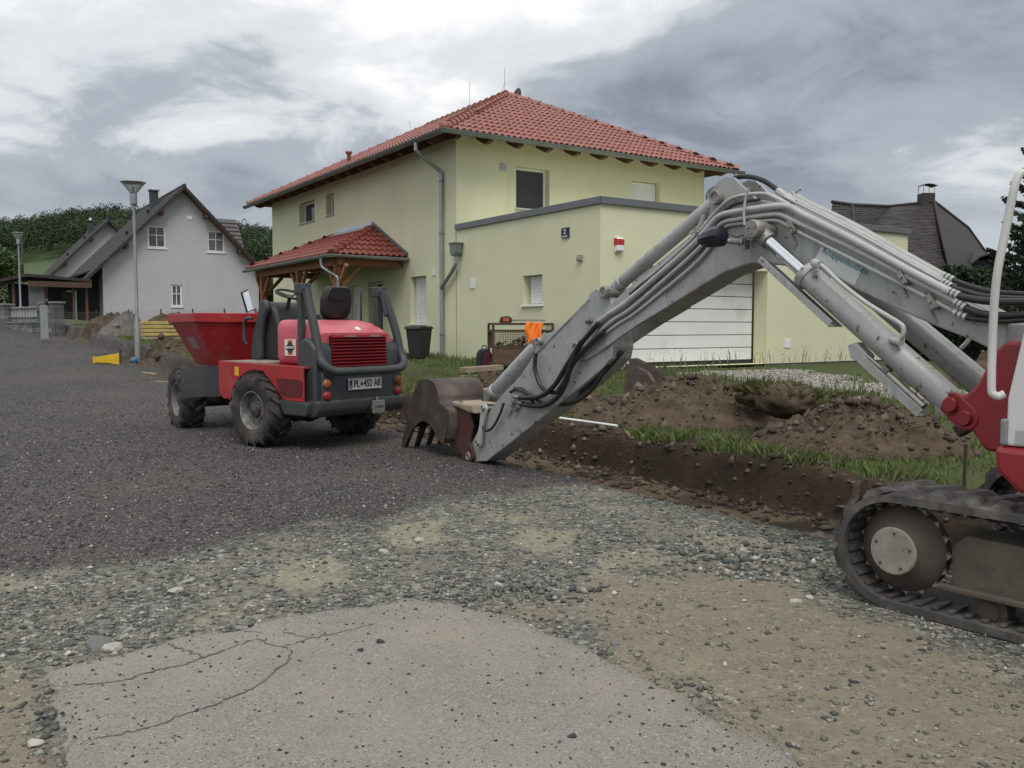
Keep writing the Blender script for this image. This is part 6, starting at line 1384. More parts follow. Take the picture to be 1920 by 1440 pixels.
mb = MB(); mb.prism([(-.26, .85), (.26, .85), (.24, .93), (-.24, .93)], lambda x_, z_, y_: (x_, y_, z_), -.25, .25); mb.build('lid', mat('bin_lid', (.05, .055, .06), .6), bn, bevel=.02)
pm_ = atz(123, 617, 1.40); og = thing('orange_panel', 'bright orange red sheet panel standing against the end of the stone pillar', 'panel', (pm_.x, pm_.y, pm_.z - .05), A)
mb = MB(); mb.box(-.16, .16, -.03, .03, 0, 1.0); mb.build('sheet', mat('orange_sheet', (.62, .06, .02), .55, var=.15), og, bevel=.01)
mb = MB(); mb.box(.17, .21, -.03, .03, 0, 1.05); mb.build('stake', dark_st, og)

# ------------------------------------------------------------------ street lamps
glassl = mat('lamp_glass', (.86, .88, .88), .18, var=.03, trans=.92)
galv = mat('galvanised_pole', (.27, .285, .30), .5, .45, var=.15, vs=4)
def lamp(px, py, z, label, sc=1.0, group=None):
    p = atz(px, py, z); o = thing('street_lamp', label, 'street lamp', (p.x, p.y, p.z - .08), 0, group)
    mb = MB(); mb.lathe([(.075 * sc, 0), (.072 * sc, 1.0 * sc), (.045 * sc, 1.08 * sc), (.034 * sc, 4.0 * sc), (.001, 4.0 * sc)], (0, 0, 0), (0, 0, 1), 16); mb.build('pole', galv, o, smooth=40)
    mb = MB(); mb.lathe([(.05 * sc, 3.98 * sc), (.085 * sc, 4.0 * sc), (.085 * sc, 4.24 * sc), (.07 * sc, 4.28 * sc), (.001, 4.28 * sc)], (0, 0, 0), (0, 0, 1), 16); mb.build('socket', galv, o, smooth=40)
    mb = MB(); mb.lathe([(.075 * sc, 4.26 * sc), (.285 * sc, 4.535 * sc), (.279 * sc, 4.535 * sc), (.07 * sc, 4.27 * sc)], (0, 0, 0), (0, 0, 1), 28); mb.build('glass_cone', glassl, o, smooth=40)
    mb = MB(); mb.cyl((0, 0, 4.28 * sc), (0, 0, 4.42 * sc), .03 * sc, n=10); mb.build('bulb', white_p, o, smooth=40)
    mb = MB(); mb.lathe([(.001, 4.56 * sc), (.20 * sc, 4.565 * sc), (.30 * sc, 4.545 * sc), (.305 * sc, 4.53 * sc), (.28 * sc, 4.53 * sc), (.001, 4.535 * sc)], (0, 0, 0), (0, 0, 1), 28); mb.build('cover', mat('lamp_cover', (.20, .215, .19), .5, .3), o, smooth=40)
    return o
lamp(259, 676, .70, 'tall grey street lamp with conical glass head at the road edge')
lp2 = lamp(40, 606, 1.53, 'distant street lamp rising in front of the dark carport', .96)
lp2.location = at(40, 612, 41); lp2.location.z -= .0
mb = MB(); pw = at(46, 590, 70); mb.lathe([(.10, 0), (.07, 7.4), (.001, 7.42)], (0, 0, 0), (0, 0, 1), 10); po = mb.build('wooden_pole', mat('pole_wood', (.09, .06, .045), .8), None, smooth=40); po.location = pw - Vector((0, 0, 1.0)); tag(po, 'thin brown wooden utility pole behind the carport', 'pole')

# ------------------------------------------------------------------ big brown roofed house on the right
slate_b = mat('brown_slate', (.030, .026, .025), .65, var=.35, vs=3, dirt=((.06, .05, .043), .55, 2., .3))
bh = thing('brown_roofed_house', 'large house with dark brown slate hip roof and capped chimney on the right', 'house', at(1640, 650, 38))
BHO = at(1640, 650, 38)
def bhb(mb, name, m, parent=None, **k): return mb.build(name, m, parent or bh, off=BHO, **k)
rl, rr = at(1668, 391, 41), at(1752, 378, 39.5); rr.z = rl.z = (rl.z + rr.z) / 2 + .02
ll, l2 = at(1560, 394, 36), at(1597, 385, 36.8); l2.z = ll.z = l2.z
fr_ = at(1785, 522, 36.2); bk = at(1900, 470, 47); fl_ = at(1560, 522, 31.5); fr_.z = fl_.z = bk.z = fr_.z
bl = at(1500, 470, 43); bl.z = fr_.z
def slate_face(mb, pts, row=.17):
    """a roof face laid in lapped courses: quad eave0, eave1, top1, top0"""
    a, b, c, d = (Vector(q) for q in pts); n_ = max(2, int(((a - d).length + (b - c).length) / 2 / row)); nz = (b - a).cross(d - a).normalized(); nz = nz if nz.z > 0 else -nz
    for j in range(n_):
        t0, t1 = j / n_, (j + 1) / n_; p0, p1 = a.lerp(d, t0), b.lerp(c, t0); q0_, q1_ = a.lerp(d, t1), b.lerp(c, t1)
        m_ = max(1, int((p1 - p0).length / .3)); vs = []
        for i in range(m_ + 1):
            k = i / m_; up_ = random.uniform(.008, .03); vs += [p0.lerp(p1, k) + nz * .0, p0.lerp(p1, k) + nz * up_, q0_.lerp(q1_, k) + nz * .005]
        mb.add(vs, [f for i in range(m_) for f in ((3 * i, 3 * i + 3, 3 * i + 4, 3 * i + 1), (3 * i + 1, 3 * i + 4, 3 * i + 5, 3 * i + 2))])
# flared hip: an extra break point in the lower third of the right hip
m1, m2 = at(1772, 470, 36.9), at(1815, 428, 43); m2b = m2
mb = MB(); slate_face(mb, (fl_, fr_, rr, rl)); slate_face(mb, (m1, m2, rr, rr)); slate_face(mb, (fr_, bk, m2, m1)); slate_face(mb, (bk, bl, rl, rr))
rfb = bhb(mb, 'roof', slate_b, fix=False)
vA = at(1640, 512, 35); vA.z = fr_.z
mb = MB(); slate_face(mb, (at(1540, 520, 33), at(1604, 450, 35.4), l2, ll)); slate_face(mb, (at(1604, 450, 35.4), at(1645, 450, 38), rl, l2)); bhb(mb, 'wing_roof', slate_b, rfb, fix=False)
for a_, b_ in ((rl, rr), (rr, m1), (m1, fr_), (rr, m2), (m2, bk), (ll, l2), (l2, rl), (l2, at(1604, 450, 35.4))):
    mb = MB(); mb.tube([a_ + Vector((0, 0, .03)), b_ + Vector((0, 0, .03))], .075, 7); bhb(mb, 'ridge_capping', slate_b, rfb, smooth=60)
gzb = fr_.z; mb = MB(); base = [fl_, fr_, bk, bl]; cen = sum(base, Vector()) / 4; ins_ = [cen + (q - cen) * .93 for q in base]
mb.add([(q.x, q.y, .3) for q in ins_] + [(q.x, q.y, gzb + .02) for q in ins_], [(0, 1, 5, 4), (1, 2, 6, 5), (2, 3, 7, 6), (3, 0, 4, 7), (4, 5, 6, 7)]); bhb(mb, 'wall', mat('brown_wall', (.30, .27, .23), .9))
cc = at(1736, 384, 39.9); mb = MB(); mb.box(cc.x - .28, cc.x + .28, cc.y - .28, cc.y + .28, cc.z - 1.0, cc.z + .50); chb = bhb(mb, 'chimney', slate_b, rfb, bevel=.01)
mb = MB()
for sx_ in (-.24, .24):
    for sy_ in (-.24, .24): mb.cyl((cc.x + sx_, cc.y + sy_, cc.z + .5), (cc.x + sx_, cc.y + sy_, cc.z + .80), .015, n=5)
bhb(mb, 'cowl_legs', metal_m, chb, kind='stuff')
mb = MB(); mb.tube([(cc.x - .36, cc.y, cc.z + .80), (cc.x - .2, cc.y, cc.z + .88), (cc.x, cc.y, cc.z + .90), (cc.x + .2, cc.y, cc.z + .86), (cc.x + .38, cc.y, cc.z + .80)], .03, 6)
mb.add([(cc.x + x_, cc.y + y_, cc.z + z_) for y_ in (-.33, .33) for x_, z_ in ((-.36, .81), (-.18, .89), (0, .91), (.18, .88), (.38, .81))], [(i, i + 1, i + 6, i + 5) for i in range(4)]); bhb(mb, 'cowl_roof', dark_st, chb)
# eyebrow dormer on the flared side
dc = at(1840, 462, 41); mb = MB(); mb.box(dc.x - .6, dc.x + .7, dc.y - .3, dc.y + 1.5, gzb - .1, gzb + 1.1); dmo = bhb(mb, 'dormer', mat('dormer_dark', (.02, .02, .02), .8), rfb)
mb = MB(); n_ = 12; vs = []
for y_ in (-.6, 2.2):
    for k in range(n_ + 1): u_ = k / n_ * 2 - 1; vs.append((dc.x + u_ * 2.2, dc.y + y_, gzb + .25 + 1.15 * math.exp(-u_ * u_ * 4) + (.5 if y_ > 0 else 0)))
mb.add(vs, [(i, i + 1, n_ + 2 + i, n_ + 1 + i) for i in range(n_)]); eo = bhb(mb, 'dormer_roof', slate_b, dmo, smooth=60); so_ = eo.modifiers.new('t', 'SOLIDIFY'); so_.thickness = .12
# tilted roof window standing open
a_ = at(1704, 462, 37.2); mb = MB(); mb.obox(a_ + Vector((.25, 0, -.35)), (.06, .7, .9), Matrix.Rotation(math.radians(28), 3, 'Y')); rw = bhb(mb, 'roof_window', mat('rw_frame', (.12, .09, .08), .6), rfb)
mb = MB(); mb.obox(a_ + Vector((.19, -.05, -.37)), (.03, .6, .75), Matrix.Rotation(math.radians(28), 3, 'Y')); bhb(mb, 'pane', mat('rw_glass', (.6, .64, .7), .06, .9, var=.02), rw)

# ------------------------------------------------------------------ leaves: small faces through the volume of a crown
leaf_m = mat('leaves', rough=.6, attr='col', var=.25, vs=.8, spec=.25)
def leaf_cloud(name, c, n, size, cols, m=None, parent=None, kind=None, seed=1, flat=.0):
    """n leaf quads at points c (n,3) with sizes and colours"""
    r = np.random.default_rng(seed); d = r.normal(size=(n, 3)); d /= np.linalg.norm(d, axis=1)[:, None]; d[:, 2] = np.abs(d[:, 2]) + flat; d /= np.linalg.norm(d, axis=1)[:, None]
    a = np.cross(d, r.normal(size=(n, 3))); a /= np.linalg.norm(a, axis=1)[:, None]; b = np.cross(d, a); s = np.asarray(size).reshape(-1, 1)
    v = np.stack([c - a * s, c + b * s * .55, c + a * s, c - b * s * .55], 1).reshape(-1, 3); f = np.arange(n * 4).reshape(-1, 4)
    return big_mesh(name, v, f, m or leaf_m, {'col': np.repeat(cols, 4, axis=0)}, parent=parent, kind=kind)
def crown_points(r, n, blobs):
    """points near the surface of several lobes"""
    B = np.array(blobs); w = B[:, 3] ** 2; i = r.choice(len(B), n, p=w / w.sum()); d = r.normal(size=(n, 3)); d /= np.linalg.norm(d, axis=1)[:, None]
    rad = B[i, 3] * (1 - .38 * r.uniform(0, 1, n) ** 2.2); return B[i, :3] + d * rad[:, None] * np.array([1, 1, .88])
FOL = [(.030, .055, .018), (.045, .075, .022), (.062, .095, .03), (.085, .12, .04)]
def tree(name, label, base, h, w_, n, size, group=None, seed=1, pal=FOL, cat='tree'):
    o = thing(name, label, cat, base, 0, group); r = np.random.default_rng(seed)
    blobs = [(0, 0, h * .62, w_ * .34)] + [(math.cos(k * 2.4) * w_ * r.uniform(.2, .36), math.sin(k * 2.4) * w_ * r.uniform(.2, .36), h * r.uniform(.30, .85), w_ * r.uniform(.14, .26)) for k in range(14)]
    c = crown_points(r, n, blobs); leaf_cloud('crown', c, n, r.uniform(.6, 1.3, n) * size, pick(r, n, pal, [4, 5, 4, 2]), parent=o, seed=seed)
    mb = MB(); mb.tube(smooth_path([(0, 0, -.3), (.05, 0, h * .25), (0, .05, h * .6)], 3), [.04 * w_ * (1 - .1 * k) for k in range(7)], 8); mb.build('trunk', mat('bark', (.07, .052, .04), .9, var=.3, vs=9, bump=.6), o, smooth=60)
    for k in range(4):
        q = k * 1.6; mb = MB(); mb.tube(smooth_path([(0, 0, h * (.22 + .08 * k)), (math.cos(q) * w_ * .15, math.sin(q) * w_ * .15, h * (.36 + .08 * k)), (math.cos(q) * w_ * .32, math.sin(q) * w_ * .32, h * (.5 + .08 * k))], 3), [.016 * w_ * (1 - .12 * j) for j in range(7)], 6); mb.build('limb', MATS['bark'], o, smooth=60)
    return o
tb = at(-48, 625, 60); tree('leafy_tree', 'green leafy tree at the left edge beside the meadow', (tb.x, tb.y, 1.6), 5.9, 6.0, 22000, .11, seed=3, pal=[(.04, .07, .02), (.06, .10, .03), (.085, .13, .04), (.11, .15, .05)])
# spruce by the right edge
def spruce(label, base, h, rad, seed):
    o = thing('spruce_tree', label, 'tree', base); r = np.random.default_rng(seed); pts, szs, cl = [], [], []; mb = MB()
    mb.tube([(0, 0, -.2), (0, 0, h)], [.22, .02], 9); mb.build('trunk', MATS['bark'], o, smooth=60); br = MB()
    z = .9
    while z < h - .2:
        k = 1 - z / h; nb = 7 + int(k * 4)
        for i in range(nb):
            q = r.uniform(0, 6.28); L_ = rad * (k ** .8) * r.uniform(.75, 1.15) + .12; droop = .18 * L_
            P = [Vector((math.cos(q) * L_ * t_, math.sin(q) * L_ * t_, z - droop * math.sin(t_ * 2.2) + .22 * L_ * t_ * t_)) for t_ in (0, .33, .66, 1)]
            br.tube(P, [.03 * k + .008, .02 * k + .006, .012, .004], 4, caps=False)
            m_ = int(60 + 260 * L_ / rad)
            t_ = r.uniform(.12, 1.02, m_); side = r.normal(size=m_) * .16 * L_ * (1.15 - t_) + r.normal(size=m_) * .035
            x_ = math.cos(q) * L_ * t_ - math.sin(q) * side; y_ = math.sin(q) * L_ * t_ + math.cos(q) * side
            z_ = z - droop * np.sin(t_ * 2.2) + .22 * L_ * t_ ** 2 - np.abs(side) * .3 - r.uniform(0, .09, m_)
            pts.append(np.stack([x_, y_, z_], -1))
        z += .26 + .10 * k
    c = np.concatenate(pts); n = len(c)
    br.build('branches', MATS['bark'], o, smooth=60, kind='stuff', fix=False)
    leaf_cloud('crown', c, n, r.uniform(.03, .075, n), pick(r, n, [(.012, .024, .014), (.02, .036, .02), (.032, .05, .028), (.05, .07, .038)], [4, 5, 4, 1.5]), parent=o, seed=seed)
    return o
sb_ = at(1962, 640, 21); spruce('dark spruce tree reaching in at the right edge above the excavator cab', (sb_.x, sb_.y, .55), 6.3, 2.05, 5)
# clipped hedge
hc = at(1850, 640, 24); hd = thing('hedge', 'dark green clipped hedge below the brown roofed house', 'hedge', (hc.x, hc.y, .55), A); r = np.random.default_rng(15)
n = 26000; u_ = r.uniform(-2.3, 9, n); face = r.integers(0, 3, n); y_ = np.where(face == 0, r.normal(0, .07, n), r.uniform(0, 1.4, n)); z_ = np.where(face == 1, 2.45 + r.normal(0, .07, n), r.uniform(0, 2.5, n)); u_ = np.where(face == 2, -2.3 + r.normal(0, .07, n), u_)
leaf_cloud('foliage', np.stack([u_, y_, z_], -1), n, r.uniform(.04, .09, n), pick(r, n, [(.012, .024, .009), (.022, .042, .013), (.035, .06, .02)], [4, 4, 2]), parent=hd, seed=15)
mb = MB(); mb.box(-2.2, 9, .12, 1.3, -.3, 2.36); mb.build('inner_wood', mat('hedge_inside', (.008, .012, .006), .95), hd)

# ------------------------------------------------------------------ far hill with meadow and wood
def hill():
    xs_ = np.linspace(-620, 620, 90); ys_ = np.linspace(150, 900, 60); X, Y = np.meshgrid(xs_, ys_, indexing='ij')
    Z = hill_h(X, Y); n = X.shape; vid = np.arange(X.size).reshape(n); f = np.stack([vid[:-1, :-1], vid[1:, :-1], vid[1:, 1:], vid[:-1, 1:]], -1).reshape(-1, 4)
    m = mat('meadow', (.055, .085, .028), .95, var=.2, vs=.02, dirt=((.15, .15, .06), .57, .012, .08))
    o = big_mesh('hill', np.stack([X, Y, Z], -1).reshape(-1, 3), f, m, smooth=True, kind='structure'); return tag(o, 'green meadow hill rising behind the houses', 'hill')
def hill_h(X, Y):
    ang = X / Y
    prof = np.interp(ang, [-.9, -.62, -.56, -.5, -.45, -.40, -.34, -.28, -.2, 0, .5], [30, 34, 36, 40, 42, 41, 36, 33, 24, 8, 3])
    return 1.2 + sstep(120, 420, Y) * prof + (fbm(X * .01, Y * .01, 91) - .5) * 6 * sstep(200, 400, Y)
hill()
def wood():
    r = np.random.default_rng(33); P, C, Sx = [], [], []
    n = 1700; ang = r.uniform(-.66, -.22, n); Y = r.uniform(235, 500, n) ; X = ang * Y
    k = (Y > np.interp(ang, [-.66, -.6, -.55, -.48, -.40, -.2], [292, 290, 284, 280, 240, 235])) ; X, Y = X[k], Y[k]; Z = hill_h(X, Y)
    pts, sz, cl = [], [], []
    for i in range(len(X)):
        h = r.uniform(8, 14); w_ = h * r.uniform(.30, .42); m_ = int(160 + 280 * (300 / Y[i]) ** 1.5); conif = r.uniform() < .12
        d = r.normal(size=(m_, 3)); d /= np.linalg.norm(d, axis=1)[:, None]; d[:, 2] = np.abs(d[:, 2]) * 1.1 - .25
        lob = 1 + .35 * np.sin(d[:, 0] * 5 + i) * np.cos(d[:, 1] * 5 + i * 2)
        c = np.stack([X[i] + d[:, 0] * w_ * lob, Y[i] + d[:, 1] * w_ * lob, Z[i] + h * .55 + d[:, 2] * h * .45 * lob], -1); pts.append(c); sz.append(r.uniform(.18, .46, m_))
        base = np.array([(.030, .050, .020), (.038, .062, .024), (.050, .076, .028), (.026, .042, .020)][r.integers(0, 4)]); cl.append(base[None] * r.uniform(.7, 1.35, (m_, 1)))
    c = np.concatenate(pts); o = leaf_cloud('wood', c, len(c), np.concatenate(sz), np.concatenate(cl), kind='stuff', seed=34); tag(o, 'dense dark green wood covering the hill behind the houses', 'wood')
wood()
# lower, nearer row of bushes between meadow and houses
for i, (px, Y, h, w_) in enumerate([(470, 95, 5, 6), (492, 80, 4.5, 5)]):
    b = at(px, 612, Y); tree('bushy_tree', ['round dark bush seen between the white and the yellow house', 'smaller dark bush against the corner of the yellow house', 'small round tree in front of the meadow'][i], (b.x, b.y, 1.7), h, w_, 5000, .22, seed=40 + i)
# ------------------------------------------------------------------ soil heaps
soil_m = mat('dug_soil', (.084, .064, .046), .97, var=.4, vs=5, bump=1.0, bs=38, dirt=(((.128, .100, .072), .53, 2.6, .2), ((.036, .026, .018), .58, 7., .15)), spec=.12)
SOILP = [(.050, .037, .027), (.083, .063, .046), (.118, .091, .066), (.18, .14, .10)]
def heap(label, cx, cy, a, b, h, rot=0, seed=1, z0=None, m=None, clods=500, pal=SOILP, p=1.3, csize=.035, group='heaps of dug earth on the yard'):
    base = z0 if z0 is not None else gz(cx, cy)
    o = thing('soil_heap', label, 'soil heap', (cx, cy, base), rot, group); nr, na = 80, 220
    rr = np.linspace(0, 1, nr)[:, None]; q = np.linspace(0, 2 * np.pi, na, endpoint=False)[None]
    edge = 1 + .35 * (fbm(np.cos(q) * 2 + seed, np.sin(q) * 2 + seed * 3, seed) - .5)
    X = np.cos(q) * rr * a * edge; Y = np.sin(q) * rr * b * edge; wx = cx + X * math.cos(rot) - Y * math.sin(rot); wy = cy + X * math.sin(rot) + Y * math.cos(rot)
    f_ = fbm(wx * 2.2 + seed, wy * 2.2, seed + 50); g_ = fbm(wx * 6.5, wy * 6.5, seed + 60, 6, .68); g2 = np.abs(fbm(wx * 3.6, wy * 3.6, seed + 70, 4, .6) - .5)
    prof = np.clip(1 - rr ** p, 0, 1) * (.62 + .76 * f_)
    Z = h * prof + (g_ - .5) * .24 * np.clip(1.05 - rr, 0, 1) ** .5 - g2 * .26 * np.clip(1.0 - rr, 0, 1) ** .5 - .05 * rr ** 6 - .02
    gr0 = (ground_z(*tw(wx, wy), rough=False) - base) if z0 is None else 0 * wx
    Zl = Z + gr0; v = np.stack([np.broadcast_to(X, Zl.shape), np.broadcast_to(Y, Zl.shape), Zl], -1).reshape(-1, 3)
    vid = np.arange(nr * na).reshape(nr, na); nx = np.roll(vid, -1, axis=1); f = np.stack([vid[:-1], vid[1:], nx[1:], nx[:-1]], -1).reshape(-1, 4)
    big_mesh('mound', v, f, m or soil_m, smooth=True, parent=o)
    r = np.random.default_rng(seed + 5); i = r.integers(0, nr * na, clods); k = r.uniform(0, 1, clods); sz = csize * np.where(r.uniform(0, 1, clods) < .012, r.uniform(1.3, 2.8, clods), .10 + .75 * r.uniform(0, 1, clods) ** 5)
    pts = v[i] + r.normal(0, .03, (clods, 3)) * np.array([1, 1, .1])
    stones('clods', pts[:, 0], pts[:, 1], sz, pick(r, clods, pal, [3, 5, 3, .35]), seed=seed, zadd=pts[:, 2], parent=o, zoff=.0, squash=.85)
    return o
heap('brown soil heap nearest the excavator track with clods sliding to the grass', 3.42, 8.55, 1.25, .72, .44, math.radians(-22), 3, clods=4500)
heap('long brown soil heap behind the dipper arm in front of the garage', 2.22, 10.75, 1.7, .95, .52, math.radians(-25), 7, clods=4500)
heap('low brown soil heap between the dipper arm and the heap before the garage', .85, 11.9, .9, .6, .42, math.radians(-30), 11, clods=1800)
heap('soil heap with grassy clods left of the dipper arm beside the boards', -.28, 12.6, .75, .65, .50, math.radians(-30), 13, clods=700)
heap('dark soil heap in the yard behind the red swing bracket', 7.4, 13.0, .9, .9, .75, 0, 17, clods=500)
heap('straw brown soil heap left of the formwork stack', *at(212, 630, 28).xy, 1.3, .8, .62, A, 19, clods=400, csize=.05)
heap('grey gravel heap against the left side of the formwork stack', *at(238, 628, 27).xy, .9, .7, .78, A, 23, clods=500, m=mat('gravel_heap', (.12, .11, .10), .95, var=.3, vs=8, bump=.8), pal=[(.1, .095, .09), (.16, .15, .14)], csize=.04)
heap('low soil heap with roots in front of the formwork stack', *at(318, 657, 21.8).xy, .95, .5, .36, A, 29, clods=500, csize=.05)
heap('tiny mound of turf beside the rear wheel of the dumper', *at(752, 715, 15.5).xy, .35, .25, .12, A, 31, clods=60)
heap('crumbling soil spill under the excavator rod', *at(1700, 905, 7.0).xy, .55, .22, .12, math.radians(-20), 37, clods=120)
# sods: lumps of turf with roots
def sod(label, px, py, Y, s, seed, z=None):
    p = at(px, py, Y); o = thing('turf_clod', label, 'turf', p, seed, 'turf clods lying on the soil heaps'); bm = bmesh.new(); bmesh.ops.create_icosphere(bm, subdivisions=4, radius=1); r = np.random.default_rng(seed)
    for v in bm.verts:
        c = v.co; n_ = float(fbm(np.array(c.x * 2.2 + seed), np.array(c.y * 2.2 + c.z * 1.7), seed, 5, .6)); v.co = c * (.72 + .62 * n_); v.co.z *= .72
    me = bpy.data.meshes.new('lump'); bm.to_mesh(me); bm.free(); me.materials.append(soil_m); me.polygons.foreach_set('use_smooth', [True] * len(me.polygons))
    l_ = bpy.data.objects.new('lump', me); COL.objects.link(l_); l_.parent = o; l_.scale = (s * 1.2, s, s)
    n = 900; q = r.uniform(0, 6.28, n); rr = s * np.sqrt(r.uniform(0, 1, n)); blades('turf_grass', np.cos(q) * rr * 1.15, np.sin(q) * rr, .05 + .10 * r.uniform(0, 1, n), np.full(n, .005), s * (.42 - .35 * (rr / s) ** 2), pick(r, n, [(.06, .085, .025), (.12, .12, .05), (.10, .075, .04)], [3, 3, 2]), lean=1.3, seed=seed, parent=o)
    return o
sod('big dark root matted turf clod on top of the soil heap', 1478, 752, 9.3, .27, 3); sod('smaller turf clod on the soil heap right of the big one', 1583, 768, 8.9, .20, 8); sod('turf clod on the crest left of the big one', 1415, 742, 9.9, .17, 12)

# ------------------------------------------------------------------ spare bucket lying on the heap
def spare():
    c = at(1215, 745, 13.2); o = thing('spare_bucket', 'rusty dark digging bucket lying on the soil heap in front of the garage door', 'bucket', c)
    side = [(-.30, .05), (-.26, .40), (-.10, .47), (.05, .40), (.22, .14), (.34, .02), (.30, -.12), (.05, -.22), (-.18, -.14)]
    R = Matrix.Rotation(math.radians(-22), 3, 'Z')
    def P(x, z, y): return R @ Vector((x, y, z))
    for y0, nm in ((-.30, 'side_plate'), (.30, 'side_plate')):
        mb = MB(); mb.prism(side, P, y0 - .012, y0 + .012); mb.build(nm, rust_m, o, bevel=.004)
    mb = MB(); pts = [(-.10, .47), (.05, .40), (.22, .14), (.34, .02), (.30, -.12), (.05, -.22), (-.18, -.14)]
    for i in range(len(pts) - 1): mb.add([P(*pts[i], -.29), P(*pts[i + 1], -.29), P(*pts[i + 1], .29), P(*pts[i], .29)], [(0, 1, 2, 3)])
    s_ = mb.build('shell', rust_m, o, smooth=60); k = s_.modifiers.new('t', 'SOLIDIFY'); k.thickness = .02
    for y0 in (-.10, .10):
        mb = MB(); mb.prism(rounded([(-.36, .42), (-.30, .58), (-.20, .60), (.20, .40), (.30, .18), (.10, .30), (-.20, .38)], .04), P, y0 - .012, y0 + .012); e = mb.build('hanger_ear', rust_m, o, bevel=.004)
        mb = MB(); mb.cyl(P(-.29, .53, y0 - .015), P(-.29, .53, y0 + .015), .022, n=12); mb.build('pin_hole', MATS['plate_pale'], e)
    mb = MB(); mb.add([P(-.30, .36, -.2), P(-.10, .44, -.2), P(-.10, .44, .28), P(-.30, .36, .28)], [(0, 1, 2, 3)]); mb.build('lip_plate', mat('worn_steel', (.26, .22, .20), .45, .6, var=.2), o)
spare()

# ------------------------------------------------------------------ wire mesh cage, vest, level, rucksack, boards
cg = at(925, 706, 17.6); cg.z = gz(cg.x, cg.y) + .02
cage = thing('mesh_cage', 'rusty wire mesh pallet cage filled with rubble beside the yellow wall', 'cage', cg, math.radians(8))
rusty = mat('rusty_frame', (.085, .055, .034), .75, .3, var=.3, vs=12)
cw_, cd_, chh = 1.22, .82, .92
for (x_, y_) in ((0, 0), (cw_, 0), (0, cd_), (cw_, cd_)):
    mb = MB(); mb.box(x_ - .025, x_ + .025, y_ - .025, y_ + .025, 0, chh); mb.build('corner_post', rusty, cage)
for z_ in (.10, .45, chh - .14, chh):
    for a_, b_ in (((0, 0), (cw_, 0)), ((0, cd_), (cw_, cd_)), ((0, 0), (0, cd_)), ((cw_, 0), (cw_, cd_))):
        mb = MB(); mb.bar((*a_, z_), (*b_, z_), .035, .045); mb.build('rail', rusty, cage)
mb = MB()
for (fixed, y_) in (('y', 0), ('y', cd_)):
    for k in range(1, 24): mb.tube([(cw_ * k / 24, y_, .45), (cw_ * k / 24, y_, chh - .14)], .004, 4, caps=False)
    for k in range(1, 9): z_ = .45 + (chh - .59) * k / 9; mb.tube([(0, y_, z_), (cw_, y_, z_)], .004, 4, caps=False)
for x_ in (0, cw_):
    for k in range(1, 16): mb.tube([(x_, cd_ * k / 16, .45), (x_, cd_ * k / 16, chh - .14)], .004, 4, caps=False)
mb.build('wire_mesh', rusty, cage, kind='stuff', fix=False)
mb = MB(); mb.box(0, cw_, 0, cd_, .08, .12); mb.build('floor', rusty, cage)
mb = MB(); mb.box(.03, cw_ - .03, -.01, .0, .12, .43); mb.build('sheet_panel', mat('cage_sheet', (.10, .062, .042), .8, var=.3, vs=6), cage)
n = 160; r = np.random.default_rng(61); xs_ = r.uniform(.08, cw_ - .08, n); ys_ = r.uniform(.06, cd_ - .06, n); zr = r.uniform(.14, .62, n) * (1 - .4 * np.abs(xs_ / cw_ - .5))
ro = stones('rubble', cg.x + xs_, cg.y + ys_, r.uniform(.04, .09, n), pick(r, n, [(.07, .06, .05), (.13, .12, .1), (.2, .18, .15)], [3, 3, 1]), label='broken rubble pieces heaped inside the mesh cage', cat='rubble', seed=62, zadd=cg.z + zr)
# hi-vis vest hung over the cage
def vest():
    o0 = cage.location + Vector((.82, -.05, chh)); nx_, nz_ = 26, 30; vs = []
    for i in range(nx_ + 1):
        for j in range(nz_ + 1):
            u_, v_ = i / nx_, j / nz_; L_ = (v_ - .25) * .62
            fold = math.sin(u_ * 17 + v_ * 3) * .020 + math.sin(u_ * 9 + 2) * .025
            wdt = .36 * (1 - .25 * max(0, v_ - .3)); x_ = (u_ - .5) * wdt + .02 * math.sin(v_ * 9)
            if L_ < 0: y_, z_ = -L_, .025 + .01 * math.sin(u_ * 12)
            else: y_, z_ = -.035 - .02 * v_ + fold, .03 - L_ * (1 - .15 * math.sin(u_ * 5))
            vs.append((x_, y_, z_ + .02 * math.sin(u_ * 7) * v_))
    mb = MB(); k = nz_ + 1; mb.add(vs, [(i * k + j, (i + 1) * k + j, (i + 1) * k + j + 1, i * k + j + 1) for i in range(nx_) for j in range(nz_)])
    o = mb.build('safety_vest', mat('hi_vis_orange', (.95, .22, .02), .7, var=.1, vs=12, emit=None), None, smooth=60); o.location = o0; s_ = o.modifiers.new('t', 'SOLIDIFY'); s_.thickness = .004
    tag(o, 'bright orange safety vest hanging over the corner of the mesh cage', 'vest')
vest()
lv0 = cage.location + Vector((.12, .02, chh + .024)); lvl = thing('chainsaw_tool', 'orange and black power tool with a long bar on top of the mesh cage', 'power tool', lv0, math.radians(4))
mb = MB(); mb.prism(rounded([(0, 0), (.26, 0), (.26, .10), (.18, .14), (.03, .12)], .03), lambda x_, z_, y_: (x_, y_, z_), 0, .14); mb.build('body', mat('tool_dark', (.03, .025, .022), .5), lvl, bevel=.01)
mb = MB(); mb.box(.08, .2, -.006, .0, .03, .10); mb.build('side_cover', mat('tool_orange', (.45, .08, .03), .5), lvl)
mb = MB(); mb.box(.26, .95, .05, .07, .03, .065); mb.build('bar', mat('tool_bar', (.30, .28, .26), .4, .6), lvl)
rp = at(908, 702, 18.4); rp.z = gz(rp.x, rp.y); ruck = thing('rucksack', 'black and dark red rucksack standing on the grass next to the mesh cage', 'rucksack', rp, math.radians(10))
